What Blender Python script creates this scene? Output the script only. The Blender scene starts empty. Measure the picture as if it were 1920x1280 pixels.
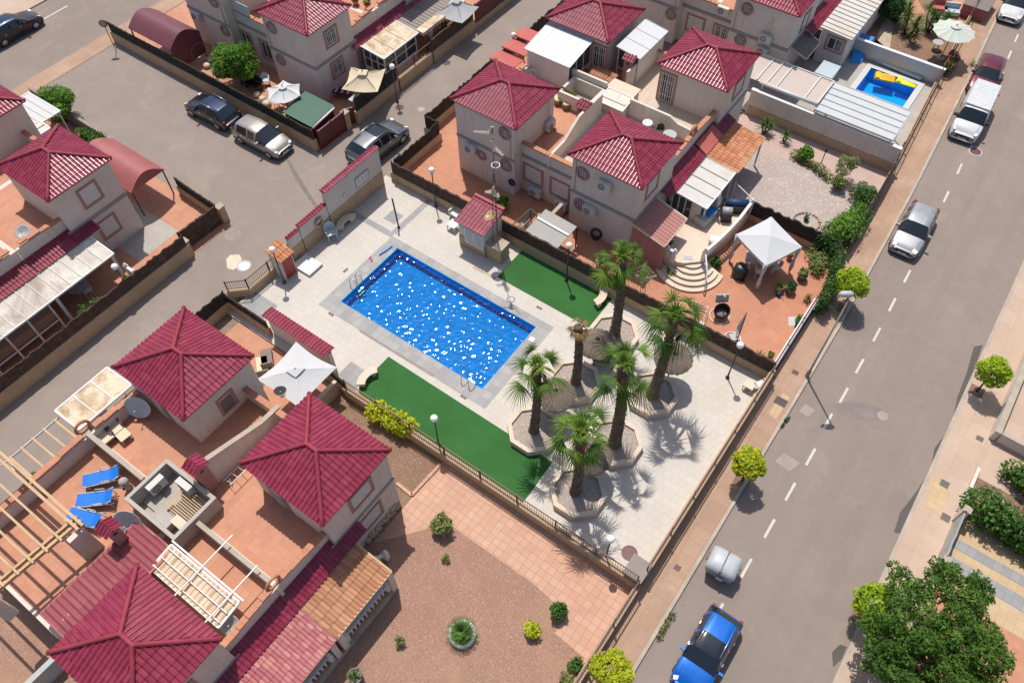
import bpy, bmesh, math, random
import numpy as np
from mathutils import Vector, Matrix
random.seed(7); rng = np.random.default_rng(7)
PI = math.pi; R_ = math.radians
scene = bpy.context.scene; COL = scene.collection
# ------------------------------------------------------------------ camera
CH = 36.0
CR = ((0.81179642, -0.47462731, 0.34016979), (0.58390025, 0.66662773, -0.46332274), (-0.00686099, 0.57474897, 0.81830101))
CF = 1489.82
cam = bpy.data.cameras.new('camera'); cam.sensor_width = 36.0; cam.lens = CF/1920*36
cam.clip_start = 0.5; cam.clip_end = 600
camo = bpy.data.objects.new('camera', cam); COL.objects.link(camo)
camo.matrix_world = Matrix.Translation((0, 0, CH)) @ Matrix(CR).to_4x4()
scene.camera = camo
# ------------------------------------------------------------------ sky and sun
SUN_EL, SUN_AZ = 66.5, 139.0          # azimuth measured from +x towards +y
w = bpy.data.worlds.new('World'); scene.world = w; w.use_nodes = True
nt = w.node_tree; bg = nt.nodes['Background']
sky = nt.nodes.new('ShaderNodeTexSky'); sky.sky_type = 'NISHITA'; sky.sun_disc = False
sky.sun_elevation = R_(SUN_EL); sky.sun_rotation = R_(90-SUN_AZ); sky.air_density = 1.0; sky.dust_density = 2.0; sky.ozone_density = 1.0
nt.links.new(sky.outputs[0], bg.inputs[0]); bg.inputs[1].default_value = 0.125
sl = bpy.data.lights.new('sun', 'SUN'); sl.energy = 4.3; sl.angle = R_(0.5); sl.color = (1.0, 0.955, 0.89)
so = bpy.data.objects.new('sun', sl); COL.objects.link(so)
sd = Vector((math.cos(R_(SUN_AZ))*math.cos(R_(SUN_EL)), math.sin(R_(SUN_AZ))*math.cos(R_(SUN_EL)), math.sin(R_(SUN_EL))))
so.rotation_euler = sd.to_track_quat('Z', 'Y').to_euler(); so.location = (0, 0, 60)
scene.view_settings.view_transform = 'Standard'; scene.view_settings.look = 'None'
scene.view_settings.exposure = 0.0; scene.view_settings.gamma = 1.0
scene.cycles.max_bounces = 6; scene.cycles.transparent_max_bounces = 8

def G(px, py, z=0.0):
    """survey point: photo position -> site metres at height z"""
    a, b = (px-960)/CF, (640-py)/CF
    d = [CR[i][0]*a + CR[i][1]*b - CR[i][2] for i in range(3)]
    t = (z-CH)/d[2]
    return (d[0]*t, d[1]*t)
def G3(px, py, z=0.0):
    x, y = G(px, py, z); return Vector((x, y, z))

# ------------------------------------------------------------------ materials
MATS = {}
def new_mat(name):
    m = bpy.data.materials.new(name); m.use_nodes = True
    MATS[name] = m
    return m, m.node_tree, m.node_tree.nodes['Principled BSDF']
def nd(t, kind, **kw):
    n = t.nodes.new(kind)
    for k, v in kw.items(): setattr(n, k, v)
    return n
def mix(t, fac, a, b, mode='MIX'):
    n = nd(t, 'ShaderNodeMix', data_type='RGBA', blend_type=mode)
    for s, v in ((n.inputs[0], fac), (n.inputs[6], a), (n.inputs[7], b)):
        if hasattr(v, 'is_output'): t.links.new(v, s)
        elif isinstance(v, (int, float)): s.default_value = v
        else: s.default_value = (*v, 1)
    return n.outputs[2]
def noise(t, scale, detail=4, rough=.6, vec=None, dist=0):
    n = nd(t, 'ShaderNodeTexNoise'); n.inputs['Scale'].default_value = scale
    n.inputs['Detail'].default_value = detail; n.inputs['Roughness'].default_value = rough; n.inputs['Distortion'].default_value = dist
    if vec: t.links.new(vec, n.inputs['Vector'])
    return n.outputs['Fac']
def ramp(t, fac, p0, p1, a=0.0, b=1.0):
    n = nd(t, 'ShaderNodeMapRange'); n.inputs['From Min'].default_value = p0; n.inputs['From Max'].default_value = p1
    n.inputs['To Min'].default_value = a; n.inputs['To Max'].default_value = b
    t.links.new(fac, n.inputs['Value']); return n.outputs['Result']
def bump(t, bsdf, h, strength=.3, dist=.02):
    b = nd(t, 'ShaderNodeBump'); b.inputs['Strength'].default_value = strength; b.inputs['Distance'].default_value = dist
    t.links.new(h, b.inputs['Height']); t.links.new(b.outputs[0], bsdf.inputs['Normal'])
def objc(t): return nd(t, 'ShaderNodeTexCoord').outputs['Object']
def sc(c, f): return tuple(min(1, max(0, x*f)) for x in c)

def surf(name, col, rough=.8, metal=0.0, var=.25, scales=(1.2, 9.0), spec=.5, coat=0.0, bmp=0.0, stain=None, stain_amt=.5, stain_scale=.7, lo=.5, streak=0):
    m, t, b = new_mat(name); v = objc(t)
    n1 = noise(t, scales[0], 5, .6, v); n2 = noise(t, scales[1], 5, .65, v)
    c = mix(t, ramp(t, n1, .3, .7), sc(col, 1-var), sc(col, 1+var))
    c = mix(t, ramp(t, n2, .3, .7, 0, .6), c, sc(col, 1-var*.8))
    if stain:
        n3 = noise(t, stain_scale, 6, .7, v, .6)
        c = mix(t, ramp(t, n3, lo, lo+.2, 0, stain_amt), c, stain)
    if streak:
        mp = nd(t, 'ShaderNodeMapping'); mp.inputs['Scale'].default_value = (5, 5, .35); t.links.new(v, mp.inputs['Vector'])
        c = mix(t, ramp(t, noise(t, 1.0, 5, .65, mp.outputs[0], .2), .5, .75, 0, streak), c, sc(col, .62))
    t.links.new(c, b.inputs['Base Color']); b.inputs['Roughness'].default_value = rough
    b.inputs['Metallic'].default_value = metal; b.inputs['Specular IOR Level'].default_value = spec
    b.inputs['Coat Weight'].default_value = coat
    if bmp: bump(t, b, n2, bmp, .02)
    return m
def tiles(name, c1, c2, mortar, w_, h_, ms=.012, rough=.7, offset=0.0, stain=None, stain_amt=.4, stain_scale=.5, var=.12, rot=0, spec=.4, bmpd=.006):
    m, t, b = new_mat(name); v = objc(t)
    mp = nd(t, 'ShaderNodeMapping'); mp.inputs['Rotation'].default_value = (0, 0, rot); t.links.new(v, mp.inputs['Vector'])
    br = nd(t, 'ShaderNodeTexBrick', offset=offset, squash=1.0)
    br.inputs['Scale'].default_value = 1; br.inputs['Brick Width'].default_value = w_; br.inputs['Row Height'].default_value = h_
    br.inputs['Mortar Size'].default_value = ms; br.inputs['Mortar Smooth'].default_value = .2; br.inputs['Bias'].default_value = 0
    br.inputs['Color1'].default_value = (*c1, 1); br.inputs['Color2'].default_value = (*c2, 1); br.inputs['Mortar'].default_value = (*mortar, 1)
    t.links.new(mp.outputs[0], br.inputs['Vector'])
    n1 = noise(t, .45, 5, .6, v); n2 = noise(t, 14, 4, .6, v)
    c = mix(t, ramp(t, n1, .3, .7), sc((1, 1, 1), 1-var), (1, 1, 1)); c = mix(t, 1.0, br.outputs['Color'], c, 'MULTIPLY')
    c2_ = mix(t, ramp(t, n2, .3, .7), sc((1, 1, 1), 1-var), (1, 1, 1)); c = mix(t, 1.0, c, c2_, 'MULTIPLY')
    if stain:
        n3 = noise(t, stain_scale, 6, .7, v, .4); c = mix(t, ramp(t, n3, .52, .75, 0, stain_amt), c, stain)
    t.links.new(c, b.inputs['Base Color']); b.inputs['Roughness'].default_value = rough; b.inputs['Specular IOR Level'].default_value = spec
    bump(t, b, br.outputs['Fac'], -.4, bmpd)
    return m
def asphalt(name, col, crack=True, warm=(.26, .19, .14), tracks=False):
    m, t, b = new_mat(name); v = objc(t)
    n1 = noise(t, .16, 6, .65, v, .3); n2 = noise(t, 1.1, 5, .6, v); n3 = noise(t, 60, 2, .7, v); n4 = noise(t, .5, 6, .75, v, .8)
    c = mix(t, ramp(t, n1, .3, .7), sc(col, .88), sc(col, 1.13)); c = mix(t, ramp(t, n2, .3, .7, 0, .35), c, sc(col, .82))
    c = mix(t, ramp(t, n4, .50, .70, 0, .6), c, warm)
    c = mix(t, ramp(t, n3, .2, .8, 0, .55), c, sc(col, .7))
    if tracks:
        mp = nd(t, 'ShaderNodeMapping'); mp.inputs['Scale'].default_value = (1.1, .03, 1); t.links.new(v, mp.inputs['Vector'])
        n5 = noise(t, 1.0, 4, .6, mp.outputs[0], .3); c = mix(t, ramp(t, n5, .42, .68, 0, .38), c, sc(col, .72))
    n6 = noise(t, 2.4, 2, .5, v); c = mix(t, ramp(t, n6, .70, .76, 0, .35), c, sc(col, .55))
    if crack:
        vo = nd(t, 'ShaderNodeTexVoronoi', feature='DISTANCE_TO_EDGE'); vo.inputs['Scale'].default_value = .13
        wv = mix(t, .12, v, nd(t, 'ShaderNodeTexNoise').outputs['Color'], 'ADD'); t.links.new(wv, vo.inputs['Vector'])
        c = mix(t, ramp(t, vo.outputs['Distance'], .0, .004, .16, 0), c, sc(col, .45))
    t.links.new(c, b.inputs['Base Color']); b.inputs['Roughness'].default_value = .9; b.inputs['Specular IOR Level'].default_value = .25
    bump(t, b, n3, .25, .01)
    return m
def gravel(name, c1, c2, c3, scale=22, warm=None):
    m, t, b = new_mat(name); v = objc(t)
    vo = nd(t, 'ShaderNodeTexVoronoi'); vo.inputs['Scale'].default_value = scale; t.links.new(v, vo.inputs['Vector'])
    sep = nd(t, 'ShaderNodeSeparateColor'); t.links.new(vo.outputs['Color'], sep.inputs[0])
    c = mix(t, sep.outputs[0], c1, c2); c = mix(t, ramp(t, sep.outputs[1], .75, 1), c, c3)
    n1 = noise(t, .7, 6, .65, v, .3); c = mix(t, ramp(t, n1, .35, .7, 0, .5), c, sc(c1, .75))
    if warm:
        n2 = noise(t, .35, 6, .7, v, .6); c = mix(t, ramp(t, n2, .5, .72, 0, .7), c, warm)
    t.links.new(c, b.inputs['Base Color']); b.inputs['Roughness'].default_value = .95; b.inputs['Specular IOR Level'].default_value = .15
    bump(t, b, vo.outputs['Distance'], -.6, .03)
    return m
def rnd_mat(name, dark, mid, light, rough=.6, transl=.25, spec=.15, streak=False):
    """foliage and tiles: colour picked by the per-face random attribute"""
    m, t, b = new_mat(name)
    at = nd(t, 'ShaderNodeAttribute', attribute_name='rnd')
    cr = nd(t, 'ShaderNodeValToRGB'); e = cr.color_ramp.elements
    e[0].position = .0; e[0].color = (*dark, 1); e[1].position = 1.0; e[1].color = (*light, 1)
    k = cr.color_ramp.elements.new(.5); k.color = (*mid, 1)
    t.links.new(at.outputs['Fac'], cr.inputs[0]); c = cr.outputs[0]
    v = objc(t); n = noise(t, 1.6, 3, .6, v); c = mix(t, ramp(t, n, .3, .7, 0, .45), c, sc(dark, .85))
    t.links.new(c, b.inputs['Base Color']); b.inputs['Roughness'].default_value = rough; b.inputs['Specular IOR Level'].default_value = spec
    if transl:
        tr = nd(t, 'ShaderNodeBsdfTranslucent'); t.links.new(mix(t, 1.0, c, (1.25, 1.3, .5), 'MULTIPLY'), tr.inputs[0])
        mx = nd(t, 'ShaderNodeMixShader'); mx.inputs[0].default_value = transl
        t.links.new(b.outputs[0], mx.inputs[1]); t.links.new(tr.outputs[0], mx.inputs[2])
        t.links.new(mx.outputs[0], t.nodes['Material Output'].inputs[0])
    return m
def glassy(name, col, rough=.06, spec=.8):
    m, t, b = new_mat(name); b.inputs['Base Color'].default_value = (*col, 1); b.inputs['Roughness'].default_value = rough
    b.inputs['Specular IOR Level'].default_value = spec; v = objc(t); bump(t, b, noise(t, 1.5, 2, .5, v), .05, .02); return m
def paint(name, col, metal=.25, rough=.32, coat=.8):
    m, t, b = new_mat(name); v = objc(t); n = noise(t, 3, 4, .6, v)
    t.links.new(mix(t, ramp(t, n, .3, .7), sc(col, .88), sc(col, 1.08)), b.inputs['Base Color'])
    b.inputs['Metallic'].default_value = metal; b.inputs['Roughness'].default_value = rough
    b.inputs['Coat Weight'].default_value = coat; b.inputs['Coat Roughness'].default_value = .06; return m

surf('earth', (.24, .17, .13), .95, var=.3)
asphalt('asphalt', (.278, .224, .190), True, (.36, .28, .22), True)
asphalt('lane_asphalt', (.29, .236, .202), False, (.38, .30, .24))
surf('old_tar', (.225, .185, .165), .9, var=.2)
surf('seam', (.19, .155, .135), .9, var=.2)
surf('slab', (.33, .275, .235), .9, var=.15)
surf('patch_dark', (.10, .084, .076), .9, var=.2)
tiles('pavement', (.40, .245, .16), (.44, .28, .19), (.30, .19, .13), .8, .8, .01, stain=(.52, .36, .25), stain_amt=.5, var=.14)
tiles('pavement_pale', (.50, .36, .265), (.54, .40, .30), (.40, .28, .2), 1.2, 1.2, .008, stain=(.42, .28, .19), stain_amt=.4, var=.12)
tiles('paving_yellow', (.58, .42, .24), (.54, .38, .22), (.42, .3, .18), .4, .4, .01)
surf('kerb', (.42, .35, .28), .9, var=.2)
tiles('deck_tile', (.57, .52, .455), (.54, .49, .43), (.47, .425, .375), .42, .42, .012, rough=.75, stain=(.47, .36, .25), stain_amt=.28, stain_scale=.4, var=.07, offset=.5)
tiles('coping_tile', (.40, .38, .36), (.31, .30, .295), (.26, .25, .24), .46, .46, .010, stain=(.36, .31, .27), stain_amt=.35, var=.1)
tiles('grey_tile', (.29, .285, .285), (.35, .34, .33), (.22, .21, .2), .4, .4, .01, var=.1)
tiles('terracotta', (.49, .215, .125), (.55, .26, .155), (.43, .23, .15), .32, .32, .012, var=.1, stain=(.55, .27, .16), stain_amt=.35)
tiles('terracotta_plain', (.49, .205, .115), (.53, .235, .135), (.47, .21, .125), .33, .33, .005, var=.14, stain=(.56, .28, .17), stain_amt=.45, stain_scale=.35)
tiles('path_tile', (.54, .30, .20), (.60, .36, .25), (.42, .22, .14), .36, .36, .014, var=.12, stain=(.55, .235, .14), stain_amt=.75, stain_scale=.22)
tiles('cream_tile', (.56, .44, .33), (.6, .48, .37), (.46, .36, .27), .3, .3, .01, var=.1)
gravel('red_gravel', (.355, .208, .146), (.27, .152, .11), (.46, .315, .245), 26, warm=(.38, .235, .15))
gravel('brown_soil', (.25, .155, .105), (.19, .115, .08), (.35, .24, .17), 20, warm=(.3, .2, .12))
gravel('grey_pebbles', (.44, .36, .32), (.36, .29, .255), (.54, .47, .43), 11)
gravel('pink_gravel', (.50, .36, .31), (.43, .30, .26), (.58, .46, .41), 20)
gravel('planter_gravel', (.40, .33, .28), (.31, .25, .21), (.50, .44, .39), 17)
surf('concrete', (.40, .36, .32), .9, var=.12, stain=(.3, .25, .2), stain_amt=.4, bmp=.15)
surf('turf', (.04, .13, .036), .95, var=.2, scales=(.5, 40), spec=.1, bmp=.4)
surf('stucco', (.66, .585, .515), .9, var=.07, streak=.45, scales=(.5, 16), spec=.15, stain=(.47, .37, .33), stain_amt=.35, stain_scale=.5, bmp=.15)
surf('stucco_white', (.70, .66, .62), .9, var=.05, scales=(.5, 16), spec=.15, stain=(.5, .44, .4), stain_amt=.35, bmp=.15)
surf('stucco_tan', (.47, .34, .22), .9, var=.1, streak=.4, scales=(.6, 12), spec=.15, stain=(.34, .24, .16), stain_amt=.4, bmp=.2)
surf('stucco_grey', (.42, .375, .33), .9, var=.08, spec=.15, bmp=.15)
surf('band_grey', (.30, .28, .275), .9, var=.08, spec=.15)
surf('trim_pink', (.40, .215, .185), .85, var=.1, spec=.2)
surf('planter_stone', (.64, .52, .40), .85, var=.08, stain=(.5, .38, .27), stain_amt=.4, bmp=.1)
surf('white_paint', (.68, .67, .65), .5, var=.06)
surf('white_plastic', (.58, .58, .58), .4, var=.03)
surf('dirty_white', (.55, .53, .50), .6, var=.08, stain=(.55, .36, .18), stain_amt=.5, stain_scale=.6)
surf('stained_cream', (.64, .52, .37), .6, var=.1, stain=(.30, .165, .07), stain_amt=.9, stain_scale=.9, lo=.44)
surf('mouldy_cream', (.60, .555, .49), .6, var=.12, stain=(.27, .205, .15), stain_amt=.9, stain_scale=.4, lo=.43)
surf('shelter_grey', (.30, .285, .265), .6, var=.1, scales=(1, 20), stain=(.36, .33, .28), stain_amt=.4)
surf('shade_cloth_grey', (.50, .51, .51), .8, var=.06, stain=(.55, .42, .28), stain_amt=.35, stain_scale=.25)
surf('iron_brown', (.13, .045, .04), .55, var=.2)
surf('iron_dark', (.05, .04, .04), .5, var=.2)
surf('gate_red', (.12, .018, .022), .55, var=.15)
surf('door_red', (.30, .035, .03), .5, var=.1)
surf('steel', (.55, .55, .56), .3, metal=.8, var=.06)
surf('alu_grey', (.42, .42, .42), .45, metal=.3, var=.06)
surf('screen_brown', (.10, .068, .055), .95, var=.45, scales=(3, 40), spec=.1, bmp=.8)
surf('screen_dark', (.05, .047, .04), .95, var=.45, scales=(3, 40), spec=.1, bmp=.6)
surf('green_canvas', (.055, .125, .085), .7, var=.1, bmp=.1)
surf('dark_green', (.02, .09, .05), .7, var=.1)
surf('pale_wall_grey', (.44, .45, .43), .9, var=.1)
surf('louvre_tan', (.50, .41, .355), .7, var=.06)
surf('pink_awning', (.42, .19, .16), .8, var=.1)
surf('red_felt', (.46, .115, .10), .9, var=.12, stain=(.5, .2, .15), stain_amt=.4)
surf('carport_red', (.33, .10, .095), .55, var=.12, stain=(.42, .16, .13), stain_amt=.5)
surf('carport_wine', (.16, .045, .06), .45, var=.1)
surf('wood', (.52, .345, .19), .7, var=.15, scales=(2, 30))
surf('wood_grey', (.27, .23, .2), .8, var=.15)
surf('bark', (.085, .058, .042), .95, var=.4, scales=(4, 22), spec=.1, bmp=1)
surf('palm_bark', (.17, .125, .095), .95, var=.45, scales=(3, 26), spec=.1, bmp=1)
surf('straw', (.20, .16, .125), .95, var=.35, scales=(2.5, 30), spec=.1, bmp=1)
surf('blue_sling', (.0, .15, .60), .7, var=.06)
surf('blue_cloth', (.01, .22, .62), .6, var=.1)
surf('navy', (.01, .03, .10), .6, var=.2)
surf('black_plastic', (.02, .02, .022), .45, var=.2)
surf('dark_cover', (.02, .032, .028), .4, var=.25)
surf('canvas_white', (.52, .52, .52), .85, var=.03, scales=(.7, 6))
surf('canvas_cream', (.66, .55, .38), .85, var=.04)
surf('canvas_sage', (.50, .53, .46), .85, var=.05)
surf('canvas_pale_grey', (.60, .60, .60), .85, var=.04)
surf('cushion_cream', (.62, .54, .38), .85, var=.05)
surf('cushion_olive', (.34, .30, .08), .85, var=.12)
surf('taupe', (.19, .15, .13), .7, var=.1)
surf('wicker', (.22, .15, .09), .8, var=.3, scales=(4, 50))
surf('brass', (.42, .30, .13), .5, metal=.3, var=.15)
surf('dish_grey', (.38, .37, .36), .5, var=.06)
surf('dish_blue', (.45, .53, .58), .4, var=.06)
surf('yellow_float', (.90, .50, .01), .4, var=.04)
surf('lime_float', (.90, .88, .01), .4, var=.03)
surf('pot_terracotta', (.42, .16, .08), .8, var=.15)
surf('stone', (.46, .36, .27), .9, var=.3, bmp=.5)
surf('container_grey', (.42, .44, .46), .45, var=.08)
surf('marking_white', (.55, .51, .47), .8, var=.12, scales=(2, 20))
surf('flower_pale', (.50, .24, .28), .7, var=.2)
surf('flower_pink', (.60, .04, .16), .6, var=.2)
surf('flower_orange', (.75, .22, .03), .6, var=.15)
surf('rubber', (.018, .018, .018), .85, var=.2)
surf('hub_metal', (.45, .45, .46), .35, metal=.7, var=.1)
surf('lens', (.75, .75, .72), .15, var=.03)
surf('tail_red', (.35, .01, .012), .2, var=.05)
surf('globe_glass', (.86, .85, .83), .25, var=.02)
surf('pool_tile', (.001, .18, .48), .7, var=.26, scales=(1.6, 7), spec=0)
surf('pool_rim_baked_light', (.001, .36, .75), .7, var=.12, scales=(.5, 5), spec=0)  # waterline strip lightened against the shade there, light put into the colour
surf('pool_tile_baked_light', (.002, .50, .85), .7, var=.1, scales=(.5, 5), spec=0)  # paler copy of the floor tile: light scattered in water painted into it
surf('sink_cream', (.6, .5, .4), .5, var=.05)
surf('shutter_white', (.78, .77, .76), .6, var=.03, scales=(.5, 20))
glassy('car_glass', (.012, .018, .025)); glassy('window_glass', (.05, .055, .06), .08, .7)
paint('paint_blue', (.0, .13, .55), .35); paint('paint_silver', (.36, .36, .37), .4, .42); paint('paint_champagne', (.31, .285, .26), .4, .42); paint('paint_dark_wine', (.03, .007, .011), .4)
paint('paint_black', (.010, .012, .016), .3); paint('paint_graphite', (.14, .145, .16), .5); paint('paint_white', (.58, .58, .57), 0, .4)
paint('paint_maroon', (.15, .012, .03), .4); paint('paint_navy', (.006, .02, .06), .5)
rnd_mat('roof_tile', (.22, .021, .046), (.258, .028, .058), (.305, .042, .078), .30, 0, .45)
rnd_mat('roof_tile_orange', (.42, .145, .06), (.50, .195, .085), (.58, .27, .13), .55, 0, .3)
rnd_mat('roof_tile_bare', (.37, .17, .095), (.43, .21, .115), (.52, .28, .165), .7, 0, .2)
rnd_mat('roof_tile_pink', (.36, .095, .11), (.43, .14, .14), (.53, .25, .21), .5, 0, .4)
rnd_mat('roof_sheet_red', (.22, .045, .055), (.26, .055, .065), (.30, .075, .08), .4, 0, .4)
rnd_mat('roof_tile_cream', (.50, .36, .24), (.62, .47, .33), (.72, .58, .44), .7, 0, .3)
surf('ridge_red', (.31, .040, .062), .3, var=.2, spec=.55)
rnd_mat('leaf_green', (0.030, 0.075, 0.018), (0.068, 0.158, 0.030), (0.150, 0.285, 0.053))
rnd_mat('leaf_bright', (0.053, 0.128, 0.018), (0.120, 0.255, 0.033), (0.240, 0.420, 0.060))
rnd_mat('leaf_dark', (0.018, 0.051, 0.015), (0.039, 0.099, 0.024), (0.083, 0.180, 0.042))
rnd_mat('leaf_mid', (.036, .085, .014), (.085, .175, .026), (.19, .30, .05))
rnd_mat('leaf_lime', (.16, .27, .016), (.36, .50, .028), (.62, .66, .06))
rnd_mat('leaf_yellow', (.22, .29, .016), (.50, .54, .028), (.78, .72, .06))
rnd_mat('leaf_olive', (0.105, 0.128, 0.038), (0.210, 0.240, 0.075), (0.360, 0.390, 0.135))
rnd_mat('leaf_pale', (.12, .17, .05), (.22, .27, .09), (.36, .38, .15))
rnd_mat('leaf_dry', (.16, .09, .03), (.30, .19, .08), (.46, .33, .17))
rnd_mat('palm_leaf', (.035, .088, .014), (.10, .20, .026), (.29, .40, .055), .6, .35, .2)
rnd_mat('ivy', (0.027, 0.060, 0.018), (0.060, 0.128, 0.033), (0.150, 0.225, 0.060))

def water_mat(name, tint, scale, strength):
    m = bpy.data.materials.new(name); m.use_nodes = True; MATS[name] = m; t = m.node_tree; t.nodes.remove(t.nodes['Principled BSDF'])
    v = objc(t); bp = nd(t, 'ShaderNodeBump'); bp.inputs['Strength'].default_value = .35; bp.inputs['Distance'].default_value = strength; t.links.new(noise(t, scale, 1, .4, v, .3), bp.inputs['Height'])
    fr = nd(t, 'ShaderNodeFresnel'); fr.inputs['IOR'].default_value = 1.33; t.links.new(bp.outputs[0], fr.inputs['Normal'])
    gl = nd(t, 'ShaderNodeBsdfGlossy'); gl.inputs['Roughness'].default_value = .068; t.links.new(bp.outputs[0], gl.inputs['Normal'])
    tr = nd(t, 'ShaderNodeBsdfTransparent'); tr.inputs[0].default_value = (*tint, 1)
    rf = nd(t, 'ShaderNodeBsdfRefraction'); rf.inputs['IOR'].default_value = 1.1; rf.inputs['Roughness'].default_value = 0; rf.inputs[0].default_value = (*tint, 1)
    t.links.new(bp.outputs[0], rf.inputs['Normal'])
    mx0 = nd(t, 'ShaderNodeMixShader'); mx0.inputs[0].default_value = .0; t.links.new(tr.outputs[0], mx0.inputs[1]); t.links.new(rf.outputs[0], mx0.inputs[2])
    mx = nd(t, 'ShaderNodeMixShader'); t.links.new(fr.outputs[0], mx.inputs[0]); t.links.new(mx0.outputs[0], mx.inputs[1]); t.links.new(gl.outputs[0], mx.inputs[2])
    t.links.new(mx.outputs[0], t.nodes['Material Output'].inputs[0]); return m
water_mat('pool_water', (.5, .95, 1.0), 5, .01)
water_mat('small_pool_water', (.45, .8, 1.0), 2.0, .01)

# ------------------------------------------------------------------ mesh builder
class MB:
    def __init__(s): s.v = []; s.f = []; s.sm = []; s.r = []
    def add(s, vs, fs, smooth=False, r=None):
        o = len(s.v); s.v += [tuple(p) for p in vs]
        for f in fs: s.f.append(tuple(o+i for i in f)); s.sm.append(smooth); s.r.append(random.random() if r is None else r)
        return s
    def box(s, x0, y0, z0, x1, y1, z1):
        if x0 > x1: x0, x1 = x1, x0
        if y0 > y1: y0, y1 = y1, y0
        v = [(x0,y0,z0),(x1,y0,z0),(x1,y1,z0),(x0,y1,z0),(x0,y0,z1),(x1,y0,z1),(x1,y1,z1),(x0,y1,z1)]
        return s.add(v, [(3,2,1,0),(4,5,6,7),(0,1,5,4),(1,2,6,5),(2,3,7,6),(3,0,4,7)])
    def obox(s, c, size, rz=0, M=None):
        hx, hy, hz = size[0]/2, size[1]/2, size[2]/2
        v = [Vector((a*hx, b*hy, d*hz)) for d in (-1, 1) for a, b in ((-1,-1),(1,-1),(1,1),(-1,1))]
        Q = M if M is not None else Matrix.Rotation(rz, 3, 'Z')
        return s.add([Q @ p + Vector(c) for p in v], [(3,2,1,0),(4,5,6,7),(0,1,5,4),(1,2,6,5),(2,3,7,6),(3,0,4,7)])
    def bar(s, a, b, wd, ht=None):
        a, b = Vector(a), Vector(b); ht = ht or wd; d = b-a; L = d.length
        if L < 1e-6: return s
        X = d/L; up = Vector((0,0,1)) if abs(X.z) < .95 else Vector((0,1,0)); Y = up.cross(X).normalized(); Z = X.cross(Y)
        return s.obox((a+b)/2, (L, wd, ht), M=Matrix((X, Y, Z)).transposed())
    def tube(s, pts, r, n=8, cap=True, smooth=True):
        pts = [Vector(p) for p in pts]; rs = r if isinstance(r, (list, tuple)) else [r]*len(pts)
        vs = []; fs = []; U = None
        for i, p in enumerate(pts):
            d = (pts[min(i+1, len(pts)-1)]-pts[max(i-1, 0)]).normalized()
            if U is None: U = d.cross(Vector((0,0,1)) if abs(d.z) < .9 else Vector((1,0,0))).normalized()
            U = (U-d*U.dot(d)).normalized(); V = d.cross(U)
            vs += [p+(U*math.cos(2*PI*k/n)+V*math.sin(2*PI*k/n))*rs[i] for k in range(n)]
        for i in range(len(pts)-1):
            fs += [(i*n+k, i*n+(k+1)%n, (i+1)*n+(k+1)%n, (i+1)*n+k) for k in range(n)]
        if cap: fs += [tuple(range(n))[::-1], tuple((len(pts)-1)*n+k for k in range(n))]
        return s.add(vs, fs, smooth)
    def cyl(s, c, r, z0, z1, n=16, r2=None): return s.tube([(c[0],c[1],z0),(c[0],c[1],z1)], [r, r if r2 is None else r2], n)
    def lathe(s, c, prof, n=20, smooth=True, z=0, a0=0, sq=1.0):
        vs = []; fs = []
        for (r, h) in prof: vs += [(c[0]+r*math.cos(a0+2*PI*k/n), c[1]+r*math.sin(a0+2*PI*k/n)*sq, z+h) for k in range(n)]
        for i in range(len(prof)-1): fs += [(i*n+k, i*n+(k+1)%n, (i+1)*n+(k+1)%n, (i+1)*n+k) for k in range(n)]
        fs += [tuple(range(n))[::-1], tuple((len(prof)-1)*n+k for k in range(n))]
        return s.add(vs, fs, smooth)
    def ball(s, c, r, n=14, sz=1.0):
        k = n//2; return s.lathe((c[0], c[1]), [(max(1e-3, r*math.sin(PI*i/k)), -r*sz*math.cos(PI*i/k)) for i in range(k+1)], n, True, c[2])
    def torus(s, c, R, r, axis='z', n=24, m=8, a0=0, a1=2*PI):
        full = abs(a1-a0-2*PI) < 1e-6; ax = {'z': (Vector((1,0,0)), Vector((0,1,0))), 'x': (Vector((0,1,0)), Vector((0,0,1))), 'y': (Vector((1,0,0)), Vector((0,0,1)))}[axis] if isinstance(axis, str) else axis
        A, B = ax; N = A.cross(B); vs = []; fs = []; cnt = n if full else n+1
        for i in range(cnt):
            a = a0+(a1-a0)*i/n; D = A*math.cos(a)+B*math.sin(a)
            vs += [Vector(c)+D*(R+r*math.cos(2*PI*k/m))+N*(r*math.sin(2*PI*k/m)) for k in range(m)]
        for i in range(n):
            j = (i+1) % cnt; fs += [(i*m+k, j*m+k, j*m+(k+1)%m, i*m+(k+1)%m) for k in range(m)]
        return s.add(vs, fs, True)
    def prism(s, poly, z0, z1):
        n = len(poly); a = sum(poly[i][0]*poly[(i+1)%n][1]-poly[(i+1)%n][0]*poly[i][1] for i in range(n))
        if a < 0: poly = poly[::-1]
        v = [(x,y,z0) for x,y in poly]+[(x,y,z1) for x,y in poly]
        return s.add(v, [tuple(range(n))[::-1], tuple(range(n,2*n))]+[(i,(i+1)%n,n+(i+1)%n,n+i) for i in range(n)])
    def wallpoly(s, a, b, prof, th):
        """vertical wall from plan point a to b, prof = [(t along 0..1, z)] outline, thickness th"""
        a, b = Vector((*a, 0)), Vector((*b, 0)); d = (b-a); N = Vector((-d.y, d.x, 0)).normalized()*th/2
        P = [a+d*t+Vector((0,0,z)) for t, z in prof]; n = len(P)
        v = [p+N for p in P]+[p-N for p in P]
        return s.add(v, [tuple(range(n)), tuple(range(n,2*n))[::-1]]+[(i, n+i, n+(i+1)%n, (i+1)%n) for i in range(n)])
    def quad(s, *p, r=None): return s.add(p, [tuple(range(len(p)))], False, r)
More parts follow.
